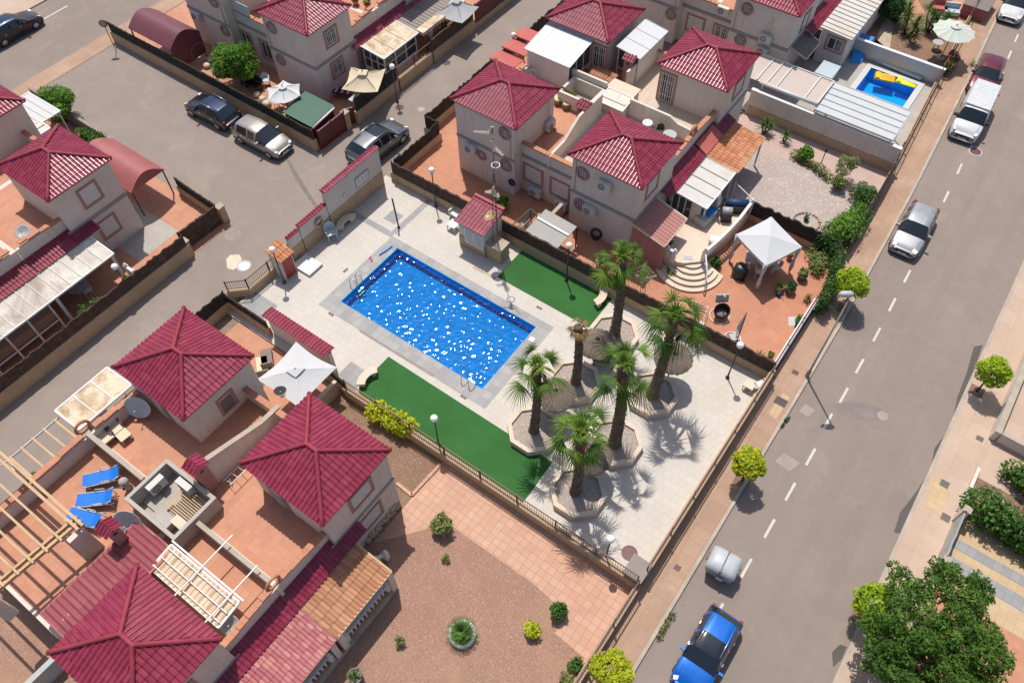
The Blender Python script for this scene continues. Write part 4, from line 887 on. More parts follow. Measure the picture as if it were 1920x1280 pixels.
def glazed_room(label, x0, x1, y0, y1, zf, zr0, zr1, axis, mat='white_plastic', panels=6, glass=True, ovh=.15, solid=''):
    """lean-to roof room: sheet roof sloping along axis from zr0 (low coord) to zr1, with posts and panes"""
    t = thing('roof_room', label, 'glazed room', ((x0+x1)/2,(y0+y1)/2,zf)); m = MB()
    def Z(x, y): f = (x-x0)/(x1-x0) if axis == 'x' else (y-y0)/(y1-y0); return zr0+(zr1-zr0)*f
    xs = [x0-ovh, x1+ovh]; ys = [y0-ovh, y1+ovh]
    c = [(xs[0],ys[0]),(xs[1],ys[0]),(xs[1],ys[1]),(xs[0],ys[1])]
    m.add([(x,y,Z(x,y)+.05) for x,y in c]+[(x,y,Z(x,y)) for x,y in c], [(0,1,2,3),(7,6,5,4),(0,4,5,1),(1,5,6,2),(2,6,7,3),(3,7,4,0)]); rf = m.build('roof', mat, t)
    m = MB()
    for i in range(panels+1):
        f = i/panels
        if axis == 'y': x = xs[0]+(xs[1]-xs[0])*f; a, b = (x,ys[0]), (x,ys[1])
        else: y = ys[0]+(ys[1]-ys[0])*f; a, b = (xs[0],y), (xs[1],y)
        m.bar((*a,Z(*a)+.06),(*b,Z(*b)+.06),.035,.03)
    m.build('rib', 'alu_grey', rf)
    if glass:
        g = MB(); p = MB()
        for k, (a, b) in zip('SE', (((x0,y0),(x1,y0)),((x1,y0),(x1,y1)))):
            if k == solid: q = MB(); q.add([(*a,zf),(*b,zf),(*b,Z(*b)-.02),(*a,Z(*a)-.02)]+[(a[0]-.06,a[1]+.06,zf),(b[0]-.06,b[1]+.06,zf),(b[0]-.06,b[1]+.06,Z(*b)-.02),(a[0]-.06,a[1]+.06,Z(*a)-.02)], [(0,1,2,3),(7,6,5,4)]); q.build('side_wall', 'stucco_white', t); continue
            g.add([(*a,zf+.6),(*b,zf+.6),(*b,Z(*b)-.02),(*a,Z(*a)-.02)], [(0,1,2,3)]); n = max(2, round(math.dist(a,b)/.8))
            for i in range(n+1): q = (a[0]+(b[0]-a[0])*i/n, a[1]+(b[1]-a[1])*i/n); p.bar((*q,zf),(*q,Z(*q)),.06)
            p.bar((*a,zf+.6),(*b,zf+.6),.06)
        g.build('pane', 'window_glass', t); p.build('frame', 'white_paint', t)
    return t
glazed_room('white sheet roofed terrace room on the lane side with striped ribs', -25.7, -22.5, 37.1, 39.7, 2.9, 4.75, 5.15, 'y', panels=5, solid='S')
rr = glazed_room('white sheet roofed terrace room with glass front beside the tiled chimney', -20.8, -19.3, 40.4, 43.8, 2.9, 4.95, 4.75, 'x', panels=3, solid='E')
# --- other blocks
r8 = house('red roofed tower house above the cream parasol and green shed', -44.02, 35.95, 1, -1)
h8b = house('pinkish house wall behind the orange tree beside the arched carport', -44.02, 35.95, -1, -1)
h8c = house('house terrace behind the green pots at the top of the picture', -44.02, 35.95, 1, 1)
YS8 = 35.95-6.67; X8 = -44.02+U1-.2
for hs, px, py in ((r8,510,52),(r8,527,112),(h8b,400,3),(h8b,422,57)): a, z = ony(px, py, YS8); window(hs, 'S', YS8, a, z, .62, .62, 'round')
for px, py in ((621,69),(633,127)): a, z = onx(px, py, X8); window(r8, 'E', X8, a, z, .95, 1.05, 'grille')
a, z = ony(462, 70, YS8+.75); window(h8b, 'S', YS8+.75, a, 1.2, .9, 1.9, 'glass'); a, z = ony(498, 85, YS8+.75); window(r8, 'S', YS8+.75, a, 1.5, .9, 1.3, 'glass'); a, z = ony(447, 10, YS8+.75)
m = MB(); m.box(-46.3,YS8+.72,3.2,-44.3,YS8+.76,4.6); m.build('terrace_glazing', 'dish_blue', h8b)
a, z = ony(372, 28, YS8); ac_unit('round fronted air conditioner on the wall above the arched wine carport', 'S', YS8, a, z)
r9 = house('red roofed tower house with blue shutter beside the salmon carport', -44.95, 7.55, 1, 1)
r10 = house('red roofed tower house at the left edge behind white pergola', -44.95, 7.55, -1, 1, (2.65,7.1))
h9c = house('terrace house at the left edge with satellite dish on orange tiles', -44.95, 7.55, 1, -1)
X9 = -44.95+U1-.2
for px, py in ((169,364),(205,424)): a, z = onx(px, py, X9); window(r9, 'E', X9, a, z, 1.0, 1.1)
r11 = house('red roofed tower house beside the white annex and plunge pool', -19.06, 56.5, 1, -1, (2.75,7.3))
h11b = house('pinkish house with round windows at the top behind the tiled towers', -19.06, 56.5, -1, -1, (2.75,7.3))
Y11 = 56.5-7.1; X11 = -19.06+U1-.2
for hs, px, py in ((r11,1401,17),(r11,1388,76),(h11b,1258,27)): a, z = ony(px, py, Y11); window(hs, 'S', Y11, a, z, .62, .62, 'round')
a, z = ony(1305, 38, Y11+.75); window(h11b, 'S', Y11+.75, a, 1.7, 1.2, 1.1); a, z = ony(1352, 60, Y11+.75); window(r11, 'S', Y11+.75, a, 1.7, 1.0, 1.1, 'grille')
a, z = ony(1438, 70, Y11); ac_unit('upper air conditioner with long white pipe on the wall by the striped awning', 'S', Y11, a, z, 1.5); a, z = ony(1431, 93, Y11); ac_unit('lower air conditioner on the wall beside the louvred pergola', 'S', Y11, a, z); a, z = ony(1358, 18, Y11+.75); ac_unit('air conditioner on the recessed terrace wall between round windows', 'S', Y11+.75, a, z)
a, z = onx(1510, 38, X11); window(r11, 'E', X11, a, z, .9, 1.1)

# ================================================================== AWNINGS, PERGOLAS, CARPORTS
def leanto(parent, xl, xu, y0, y1, zl, zu, mat='roof_tile'):
    m = MB(); tile_sheet(m, (xl,y0,zl), (0,1,0), (xu-xl,0,zu-zl), y1-y0, math.hypot(xu-xl,zu-zl), .21, .34); r = m.build('lean_to_roof', mat, parent)
    m = MB(); m.bar((xl-.03,y0,zl-.05),(xl-.03,y1,zl-.05),.06,.09); m.build('gutter', 'alu_grey', r); return r
leanto(h2, -13.2, -14.06, 2.8, 7.0, 2.5, 3.0); leanto(h3, -13.2, -14.06, -4.3, 2.76, 2.5, 3.0)
leanto(r5, -12.3, -13.28, 32.55, 36.98, 2.55, 2.97); leanto(r6, -12.3, -13.28, 37.02, 41.2, 2.55, 2.97)
leanto(r8, -37.3, -38.0, 32.7, 36, 2.5, 2.95); leanto(h8c, -37.3, -38.0, 36.05, 43, 2.5, 2.95)
leanto(r9, -37.85, -38.85, 7.6, 11.7, 2.5, 2.95); leanto(h9c, -37.85, -38.85, -4, 7.55, 2.5, 2.95)
leanto(r11, -11.95, -12.8, 52.3, 62, 2.7, 3.1)
def awning(label, x0, x1, y0, y1, z0, z1, axis, mat, ribs=0, rib_mat='white_paint', tiled=None, posts=(), post_mat='white_paint', zf=0, name='awning', edge='white_paint', prof=BARREL, period=.22, course=.4, post_w=.1, rib_axis=None, th=.05):
    """sloping canopy: z0 at the low-coordinate side of axis, z1 at the high side"""
    t = thing(name, label, 'awning', ((x0+x1)/2,(y0+y1)/2,zf)); m = MB(); Z = lambda x, y: z0+(z1-z0)*((x-x0)/(x1-x0) if axis == 'x' else (y-y0)/(y1-y0))
    c = [(x0,y0),(x1,y0),(x1,y1),(x0,y1)]
    if tiled:
        if axis == 'x':
            lo, hi = (x1, x0) if z1 < z0 else (x0, x1); tile_sheet(m, (lo,y0,min(z0,z1)), (0,1,0), (hi-lo,0,abs(z1-z0)), y1-y0, math.hypot(hi-lo,z1-z0), period, course, prof)
        else:
            lo, hi = (y1, y0) if z1 < z0 else (y0, y1); tile_sheet(m, (x0,lo,min(z0,z1)), (1,0,0), (0,hi-lo,abs(z1-z0)), x1-x0, math.hypot(hi-lo,z1-z0), period, course, prof)
        m.build('roof', tiled, t); m = MB(); m.add([(x,y,Z(x,y)-.03) for x,y in c]+[(x,y,Z(x,y)-.06) for x,y in c], [(0,1,2,3),(7,6,5,4)]+[(i,i+4,(i+1)%4+4,(i+1)%4) for i in range(4)]); m.build('underside', 'wood', t)
    else:
        m.add([(x,y,Z(x,y)) for x,y in c]+[(x,y,Z(x,y)-th) for x,y in c], [(0,1,2,3),(7,6,5,4)]+[(i,i+4,(i+1)%4+4,(i+1)%4) for i in range(4)]); m.build('roof', mat, t)
    m = MB()
    for i in range(4): a, b = c[i], c[(i+1)%4]; m.bar((*a,Z(*a)-.02),(*b,Z(*b)-.02),.09,.10)
    m.build('frame', edge, t)
    if ribs:
        ra = rib_axis or axis
        for i in range(1, ribs):
            m = MB(); f = i/ribs
            a, b = (((x0, y0+(y1-y0)*f), (x1, y0+(y1-y0)*f)) if ra == 'x' else ((x0+(x1-x0)*f, y0), (x0+(x1-x0)*f, y1)))
            m.bar((*a,Z(*a)+.02),(*b,Z(*b)+.02),.055,.05); m.build('rib', rib_mat, t)
    for px, py in posts: m = MB(); m.bar((px,py,zf),(px,py,Z(px,py)-.08),post_w); m.build('post', post_mat, t)
    return t
awning('orange clay tiled porch roof beside the blue balustrade and gravel garden', -13.24, -11.2, 2.8, 6.25, 2.44, 2.2, 'x', None, tiled='roof_tile_bare', posts=((-11.3,6.1),(-11.3,2.95)), edge='wood', post_mat='stucco', post_w=.3, period=.19, course=.5)
awning('faded pink clay tiled porch roof at the bottom edge beside the balustrade', -13.24, -11.2, -4.5, 2.76, 2.44, 2.2, 'x', None, tiled='roof_tile_pink', posts=((-11.3,2.5),(-11.3,-.5),(-11.3,-3.5)), edge='carport_red', post_mat='stucco', post_w=.26, period=.17, course=.34)
awning('three panel cream awning stained brown beside the lane and round ring', -29.72, -27.7, 2.7, 5.8, 2.45, 2.65, 'x', 'stained_cream', 3, posts=((-29.6,2.8),(-29.6,5.7)), rib_axis='x')
awning('white sheet awning behind the curved balustrade and pink striped awning', -12.34, -10.25, 33.4, 37.1, 2.5, 2.3, 'x', 'dirty_white', 4, 'kerb', posts=((-10.35,33.5),(-10.35,37)), rib_axis='x')
awning('orange clay tiled awning beside the yucca and pebble garden', -12.34, -10.15, 37.15, 41.0, 2.55, 2.3, 'x', None, tiled='roof_tile_orange', posts=((-10.25,40.9),), edge='wood', period=.25, course=.36)
t = thing('felt_sheet', 'salmon felt sheet lying over the red tiled lean-to beside orange awning', 'felt sheet', (-12.7,38.3,2.7)); m = MB(); Q = Matrix.Rotation(math.atan2(.42,-.82),3,'Y'); m.obox((-12.72,38.25,2.85),(.95,2.2,.04),M=Matrix.Rotation(R_(28),3,'Y')); m.build('sheet', 'red_felt', t)
awning('long white ribbed awning blackened by mould above the lane wall', -37.9, -35.85, -6, 10.95, 2.46, 2.3, 'x', 'mouldy_cream', 24, 'dirty_white', posts=((-35.95,10.8),(-35.95,7.1),(-35.95,2.4)), rib_axis='x', post_mat='white_paint', post_w=.16)
awning('cream three panel conservatory roof stained brown above the lane wall', -37.38, -35.15, 33.3, 37.0, 2.5, 2.3, 'x', 'stained_cream', 3, 'canvas_cream', posts=((-35.25,33.4),), rib_axis='x')
t = thing('conservatory', 'white framed glazed conservatory below the cream stained roof', 'conservatory', (-36,35,0)); g = MB(); p = MB()
for a, b in (((-37.2,33.45),(-35.3,33.45)),((-35.3,33.45),(-35.3,36.8))):
    g.add([(*a,.9),(*b,.9),(*b,2.2),(*a,2.2)],[(0,1,2,3)]); n = 3
    for i in range(n+1): q = (a[0]+(b[0]-a[0])*i/n, a[1]+(b[1]-a[1])*i/n); p.bar((*q,0),(*q,2.22),.09)
    for z in (.9,1.6): p.bar((*a,z),(*b,z),.07)
g.build('pane', 'window_glass', t); p.build('frame', 'white_paint', t); m = MB(); m.bar((-35.3,33.5,.45),(-35.3,36.8,.45),.12,.9); m.bar((-37.2,33.45,.45),(-35.35,33.45,.45),.12,.9); m.build('dado', 'stucco_white', t)
t = thing('pergola', 'brown boarded pergola with tan fascia beside the white pyramid parasol', 'pergola', (-36,39.2,0)); m = MB(); [m.bar((-37.3,37.25+.33*i,2.42),(-35.5,37.25+.33*i,2.32),.28,.03) for i in range(14)]; m.build('boards', 'wood_grey', t); m = MB(); m.box(-35.45,37.1,2.15,-34.75,42.0,2.4); m.box(-37.3,41.8,2.2,-35.45,42.05,2.45); m.build('fascia', 'stained_cream', t); m = MB(); [m.box(-35.2,y,0,-34.9,y+.3,2.15) for y in (38.0,41.5)]; m.build('pillar', 'stucco_white', t)
# glazing under the long awning on the west block
t = thing('conservatory', 'white framed porch glazing below the long mouldy awning', 'conservatory', (-36,4,0)); g = MB(); p = MB(); a, b = (-36.0,-4), (-36.0,6.6); g.add([(*a,.8),(*b,.8),(*b,2.2),(*a,2.2)],[(0,1,2,3)])
for i in range(9): y = a[1]+(b[1]-a[1])*i/8; p.bar((a[0],y,0),(a[0],y,2.25),.1)
p.bar((*a,.8),(*b,.8),.09); p.bar((*a,2.2),(*b,2.2),.09); g.build('pane', 'window_glass', t); p.build('frame', 'white_paint', t)
# timber pergola on the roof terrace
t = thing('pergola', 'bare timber pergola over the roof terrace with blue loungers', 'pergola', (-22.1,-.3,2.9))
def beam(name, a, b, w_=.12, h_=.2, mat='wood'): m = MB(); m.bar(a, b, w_, h_); return m.build(name, mat, t)
beam('main_beam', (-28.5,-.2,5.12), (-21.75,-.2,5.12)); beam('main_beam', (-28.5,-.42,5.12), (-21.75,-.42,5.12)); beam('cross_beam', (-22.15,-.1,4.93), (-22.45,-4.2,4.93), .11, .18); beam('cross_beam', (-22.42,-.1,4.93), (-22.72,-4.2,4.93), .11, .18)
for i in range(6): y = -1.1-.62*i; beam('rafter', (-28.5,y,5.08), (-21.95-.07*i,y,5.08), .09, .15)
m = MB(); m.box(-22.05,-1.0,2.9,-21.8,-.25,4.83); m.build('pillar', 'stucco', t); m = MB(); m.box(-22.75,-4.6,2.9,-22.35,-4.1,4.83); m.build('pillar', 'stucco', t); m = MB(); m.box(-26.6,-.45,2.9,-26.35,-.2,5.0); m.build('pillar', 'stucco', t)
t = thing('trellis_pergola', 'small timber planter pergola with flowers on the lane side of the terrace', 'pergola', (-28.0,1.5,0)); m = MB()
m.bar((-29.55,-.6,2.1),(-29.55,2.6,2.1),.06,.08); m.build('edge_rail', 'alu_grey', t)
for i in range(5): m = MB(); m.bar((-29.6,-.1+.62*i,2.16),(-26.9,-.1+.62*i,2.6),.09,.07); m.build('slat', 'wood', t)
fl_ = leaf_mesh('flowers', 'leaf_yellow', t, [(-27.2,2.1,2.2,.35,.2,.2),(-27.2,.2,2.2,.3,.4,.2)], 260, .07); fl_['kind'] = 'stuff'; leaf_mesh('leaves', 'leaf_green', t, [(-27.2,1.2,2.0,.3,.8,.25),(-28,-.1,1.6,.5,.4,.3)], 500, .08)
m = MB(); m.box(-27.5,-.6,1.5,-27.0,2.5,1.9); m.build('planter_box', 'roof_tile', t)
awning('wine red corrugated metal roof between the small tiled chimney and bottom tower', -21.05, -18.65, -3.55, 1.3, 3.72, 3.95, 'x', None, tiled='roof_sheet_red', prof=SINE, period=.26, course=1.2, edge='carport_red', posts=((-20.9,-3.4),(-20.9,1.1)), zf=2.9, name='sheet_roof')
t = awning('cream barrel tiled lath awning with white rails on the roof terrace', -18.85, -14.75, .25, 1.42, 3.85, 4.02, 'y', None, tiled='roof_tile_cream', period=.25, course=.6, edge='white_paint', posts=((-14.9,.4),), zf=2.9)
m = MB(); [m.bar((-18.8,.4+.42*i,4.02+.06*i),(-14.8,.4+.42*i,4.02+.06*i),.04) for i in range(3)]; m.bar((-18.9,1.55,4.1),(-14.6,1.55,4.1),.07); m.bar((-17.0,.0,4.15),(-17.0,3.2,4.15),.05); m.bar((-15.2,.0,4.15),(-15.2,2.9,4.15),.05); m.build('rail', 'white_paint', t)
# other canopies
t = awning('pink ribbed metal canopy with side panel beside the semicircular steps', -13.1, -10.85, 29.45, 32.1, 2.75, 2.2, 'x', None, tiled='pink_awning', prof=RIB, period=.27, course=2.8, edge='planter_stone')
m = MB(); vs = []; fs = []
for i in range(23): x = -13.0+2.2*i/22; d = .03 if i % 2 else 0; vs += [(x,29.5-d,.02),(x,29.5-d,2.72-.55*i/22)]
m.add(vs, [(2*i,2*i+2,2*i+3,2*i+1) for i in range(22)]); m.build('side_panel', 'pink_awning', t)
awning('brown and cream striped metal awning beside the annex with double window', -13.0, -11.4, 50.2, 52.6, 2.75, 2.2, 'x', None, tiled='taupe', prof=RIB, period=.27, course=2.8, edge='planter_stone')
t = thing('annex', 'white walled annex with ribbed cream roof beside the plunge pool', 'annex', (-10.8,57,0)); m = MB(); m.box(-11.75,53.7,0,-9.75,63,2.55); m.build('wall', 'stucco_white', t); m = MB(); m.add([(-11.95,53.45,2.75),(-9.55,53.45,2.6),(-9.55,63,2.6),(-11.95,63,2.75)]+[(-11.95,53.45,2.68),(-9.55,53.45,2.53),(-9.55,63,2.53),(-11.95,63,2.68)], [(0,1,2,3),(7,6,5,4),(0,4,5,1),(1,5,6,2)]); rf = m.build('roof', 'dirty_white', t); m = MB(); [m.bar((-11.95,53.7+.55*i,2.775),(-9.55,53.7+.55*i,2.625),.05,.04) for i in range(17)]; m.build('rib', 'kerb', rf)
window(t, 'S', 53.7, -10.6, 1.7, 1.1, .9, 'glass')
m = MB(); m.box(-12.3,53.68,.05,-11.8,53.76,2.3); m.build('doorway', 'patch_dark', t)
def louvre_pergola():
    t = thing('louvre_pergola', 'louvred white pergola against the long white garden wall', 'pergola', (-11.4,47.2,0)); x0, x1, y0, y1, z = -14.3, -8.8, 45.85, 48.6, 2.4
    m = MB(); [m.obox((.5*(x0+x1), y0+(i+.5)*(y1-y0)/9, z),(x1-x0,.29,.02),M=Matrix.Rotation(R_(12),3,'X')) for i in range(9)]; m.build('slats', 'louvre_tan', t)
    m = MB(); [m.bar((x,y0,z+.07),(x,y1,z+.07),.06,.08) for x in (x0+1.2,x0+1.9,x0+2.6,x1-.9,x1)]; m.bar((x0,y1,z+.07),(x1,y1,z+.07),.07); m.build('bars', 'white_paint', t)
    m = MB(); m.tube([(x0+1.5,y0-.05,z),(x1,y0-.05,z)],.12,10); m.build('roller', 'white_plastic', t); m = MB(); [m.bar((x,y,0),(x,y,z),.07) for x,y in ((x1,y0),(x1,y1),(x0+1.7,y0))]; m.build('post', 'white_paint', t)
louvre_pergola()
t = awning('large pale grey shade awning on posts beside the small plunge pool', -8.75, -3.55, 45.5, 48.75, 2.25, 2.35, 'y', 'shade_cloth_grey', 5, 'alu_grey', posts=((-3.7,48.6),(-3.7,45.7),(-8.6,45.7)), rib_axis='x', edge='alu_grey', post_w=.06, th=.03)
awning('white gridded pergola roof beside the round green tree at left', -52.0, -48.5, 14.8, 16.75, 2.45, 2.55, 'x', 'canvas_white', 4, 'dirty_white', posts=((-48.6,16.65),(-48.6,14.9)), rib_axis='x', post_w=.06, th=.02)
awning('long white ribbed canopy along the roof of the left tower house', -48.5, -47.45, 6, 15.3, 2.75, 2.65, 'x', 'dirty_white', 2, 'kerb', posts=((-47.6,15.2),), rib_axis='y')
def arch_carport(label, x0, x1, y0, y1, ze, rise, axis, mat, post='iron_dark', gable=None):
    t = thing('carport', label, 'carport', ((x0+x1)/2,(y0+y1)/2,0)); m = MB(); n = 14; vs = []; fs = []
    for k in range(2):
        for i in range(n+1):
            f = i/n; z = ze+rise*math.sin(PI*f)
            p = (x0+(x1-x0)*f, (y0,y1)[k]) if axis == 'y' else ((x0,x1)[k], y0+(y1-y0)*f); vs += [(*p, z), (*p, z-.05)]
    o = 2*(n+1)
    for i in range(n):
        a = 2*i; fs += [(a,a+2,o+a+2,o+a),(a+1,o+a+1,o+a+3,a+3),(a,a+1,a+3,a+2),(o+a,o+a+2,o+a+3,o+a+1)]
    m.add(vs, fs, False); m.build('roof', mat, t)
    m = MB()
    for j in range(3):
        for i in range(n):
            f0, f1 = i/n, (i+1)/n; g = (.05,.5,.95)[j]
            P = lambda f: ((x0+(x1-x0)*f, y0+(y1-y0)*g, ze+rise*math.sin(PI*f)-.08) if axis == 'y' else (x0+(x1-x0)*g, y0+(y1-y0)*f, ze+rise*math.sin(PI*f)-.08)); m.bar(P(f0), P(f1), .05)
    m.build('hoop', post, t)
    for x in (x0+.1, x1-.1):
        for y in (y0+.1, y1-.1): m = MB(); m.bar((x,y,0),(x,y,ze),.07); m.build('post', post, t)
    if gable:
        m = MB(); ps = [((x1-.05, y0+(y1-y0)*i/n, ze+rise*math.sin(PI*i/n)-.06)) for i in range(n+1)]; ps = [(x1-.05,y0,ze-1.7)]+ps+[(x1-.05,y1,ze-1.7)] if gable == 'full' else ps; m.add(ps, [tuple(range(len(ps)))]); m.build('end_panel', mat, t)
    return t
arch_carport('wine red arched carport behind the dark screened wall and road sign', -53.0, -48.4, 25.6, 28.3, 2.1, .75, 'x', 'carport_wine', gable='full')
arch_carport('salmon arched carport beside the red roofed tower and parking area', -44.1, -39.2, 14.75, 17.3, 2.05, .75, 'x', 'carport_red', gable='top')
t = thing('stepped_canopy', 'three stepped red felt canopy panels above the lane behind the tiled tower', 'canopy', (-28.2,39.5,0))
for i in range(3):
    m = MB(); m.obox((-28.15,38.15+1.42*i,2.35+.13*i),(2.0,1.45,.05),M=Matrix.Rotation(R_(-7),3,'X')); pn = m.build('panel', 'red_felt', t); m = MB(); m.bar((-29.1,37.45+1.42*i,2.4+.13*i),(-27.2,37.45+1.42*i,2.4+.13*i),.06,.1); m.build('edge', 'carport_red', pn)
for x in (-29.05,-27.25):
    for y in (37.6,41.4): m = MB(); m.bar((x,y,0),(x,y,2.4),.07); m.build('post', 'iron_dark', t)
t = thing('garden_shed', 'green canvas roofed shed behind dark red gates at the lane corner', 'shed', (-36.2,26.8,0)); m = MB(); m.add([(-37.5,25.65,1.75),(-34.85,25.65,1.75),(-34.85,27.9,2.0),(-37.5,27.9,2.0)]+[(-37.5,25.65,1.68),(-34.85,25.65,1.68),(-34.85,27.9,1.93),(-37.5,27.9,1.93)], [(0,1,2,3),(7,6,5,4),(0,4,5,1),(1,5,6,2),(2,6,7,3),(3,7,4,0)]); m.build('roof', 'green_canvas', t)
m = MB(); m.box(-37.4,25.75,0,-34.95,27.8,1.7); m.build('wall', 'gate_red', t); m = MB(); m.tube([(-34.8,25.7,1.66),(-34.8,27.8,1.9)],.07,8); m.build('gutter', 'white_paint', t)
fence('double_gate', 'dark red double gates beside the green shed at the lane corner', 'gate', [(-34.45,25.7),(-34.45,28.2)], 0, screen=1.55, screen_mat='gate_red', j=0, rail_mat='gate_red', post=1.2)
fence('garden_gate', 'small dark red gate between tan pillars below the cream parasol', 'gate', [(-34.9,28.35),(-34.45,29.1)], 0, screen=1.3, screen_mat='gate_red', j=0, rail_mat='gate_red', post=1.2)
fence('double_gate', 'dark red brush filled gates at the corner of the parking area', 'gate', [(-34.95,14.4),(-34.85,17.2)], 0, screen=1.5, screen_mat='screen_brown', j=.03, rail_mat='gate_red', post=1.4)
def pillar(label, x, y, h, w_=.4, mat='stucco_tan', cap='kerb'): t = thing('gate_pillar', label, 'pillar', (x,y,0)); m = MB(); m.box(x-w_/2,y-w_/2,0,x+w_/2,y+w_/2,h); m.build('shaft', mat, t); m = MB(); m.box(x-w_*.6,y-w_*.6,h,x+w_*.6,y+w_*.6,h+.08); m.build('cap', cap, t)
pillar('tan pillar at the parking corner beside the brush filled gates', -34.85, 17.5, 1.2); pillar('tan pillar beside the small dark red gate', -34.5, 28.35, 1.3); pillar('short tan pillar at the lane end of the brush filled gates', -34.5, 14.35, 1.1)
pillar('white capped gate post by the oleander hedge', 8.3, 24.15, 1.3, .3, 'stucco', 'kerb'); pillar('white capped gate post beside the big tree', 8.3, 21.25, 1.3, .3, 'stucco', 'kerb')
x, y = G(1195,1067,1.0); t = thing('meter_box', 'plain concrete meter column at the street corner of the pool deck', 'concrete column', (x,y,0)); m = MB(); m.obox((x,y,.55),(.85,.95,1.1),0); m.build('body', 'stucco_tan', t); m = MB(); m.obox((x,y,1.13),(.95,1.05,.06)); m.build('cap', 'wood_grey', t)

# ================================================================== VEHICLES
HATCH = [(0,.80,.52,.57,.9),(.025,.92,.64,.69,.9),(.12,.98,.76,.82,.9),(.235,1,.85,.92,.9),(.26,1,.86,.94,.9),(.42,1,.92,1.40,.76),(.45,1,.92,1.43,.76),(.585,1,.93,1.47,.76),(.615,1,.93,1.47,.76),(.79,1,.95,1.43,.74),(.83,.99,.95,1.40,.73),(.95,.97,.95,1.02,.80),(.985,.95,.80,.88,.86),(1,.88,.55,.60,.9)]
SUV = [(0,.80,.60,.66,.9),(.025,.93,.74,.80,.9),(.12,.98,.88,.94,.9),(.235,1,.96,1.03,.9),(.265,1,.97,1.05,.9),(.40,1,1.03,1.56,.78),(.43,1,1.03,1.60,.78),(.58,1,1.05,1.64,.78),(.61,1,1.05,1.64,.78),(.82,1,1.08,1.58,.76),(.86,.99,1.08,1.54,.75),(.955,.97,1.08,1.15,.82),(.985,.95,.92,1.0,.86),(1,.88,.6,.66,.9)]
MPV = [(0,.74,.50,.56,.9),(.02,.88,.64,.70,.9),(.08,.96,.78,.84,.9),(.19,1,.90,.97,.88),(.215,1,.91,.99,.86),(.42,1,.97,1.50,.72),(.45,1,.97,1.53,.72),(.59,1,.98,1.56,.73),(.615,1,.98,1.56,.73),(.84,.99,1.0,1.49,.70),(.88,.97,1.0,1.44,.69),(.965,.94,.98,1.04,.76),(.985,.92,.82,.88,.82),(1,.85,.55,.6,.85)]
VAN = [(0,.82,.58,.66,.9),(.02,.94,.78,.86,.9),(.09,.98,.94,1.02,.9),(.165,1,1.04,1.12,.9),(.185,1,1.05,1.14,.9),(.31,1,1.10,1.74,.82),(.34,1,1.10,1.78,.82),(.45,1,1.12,1.80,.84),(.47,1,1.12,1.80,.86),(.93,1,1.12,1.82,.87),(.96,1,1.12,1.80,.87),(.985,.99,1.12,1.70,.87),(.992,.98,1.0,1.45,.88),(1,.94,.6,.62,.92)]
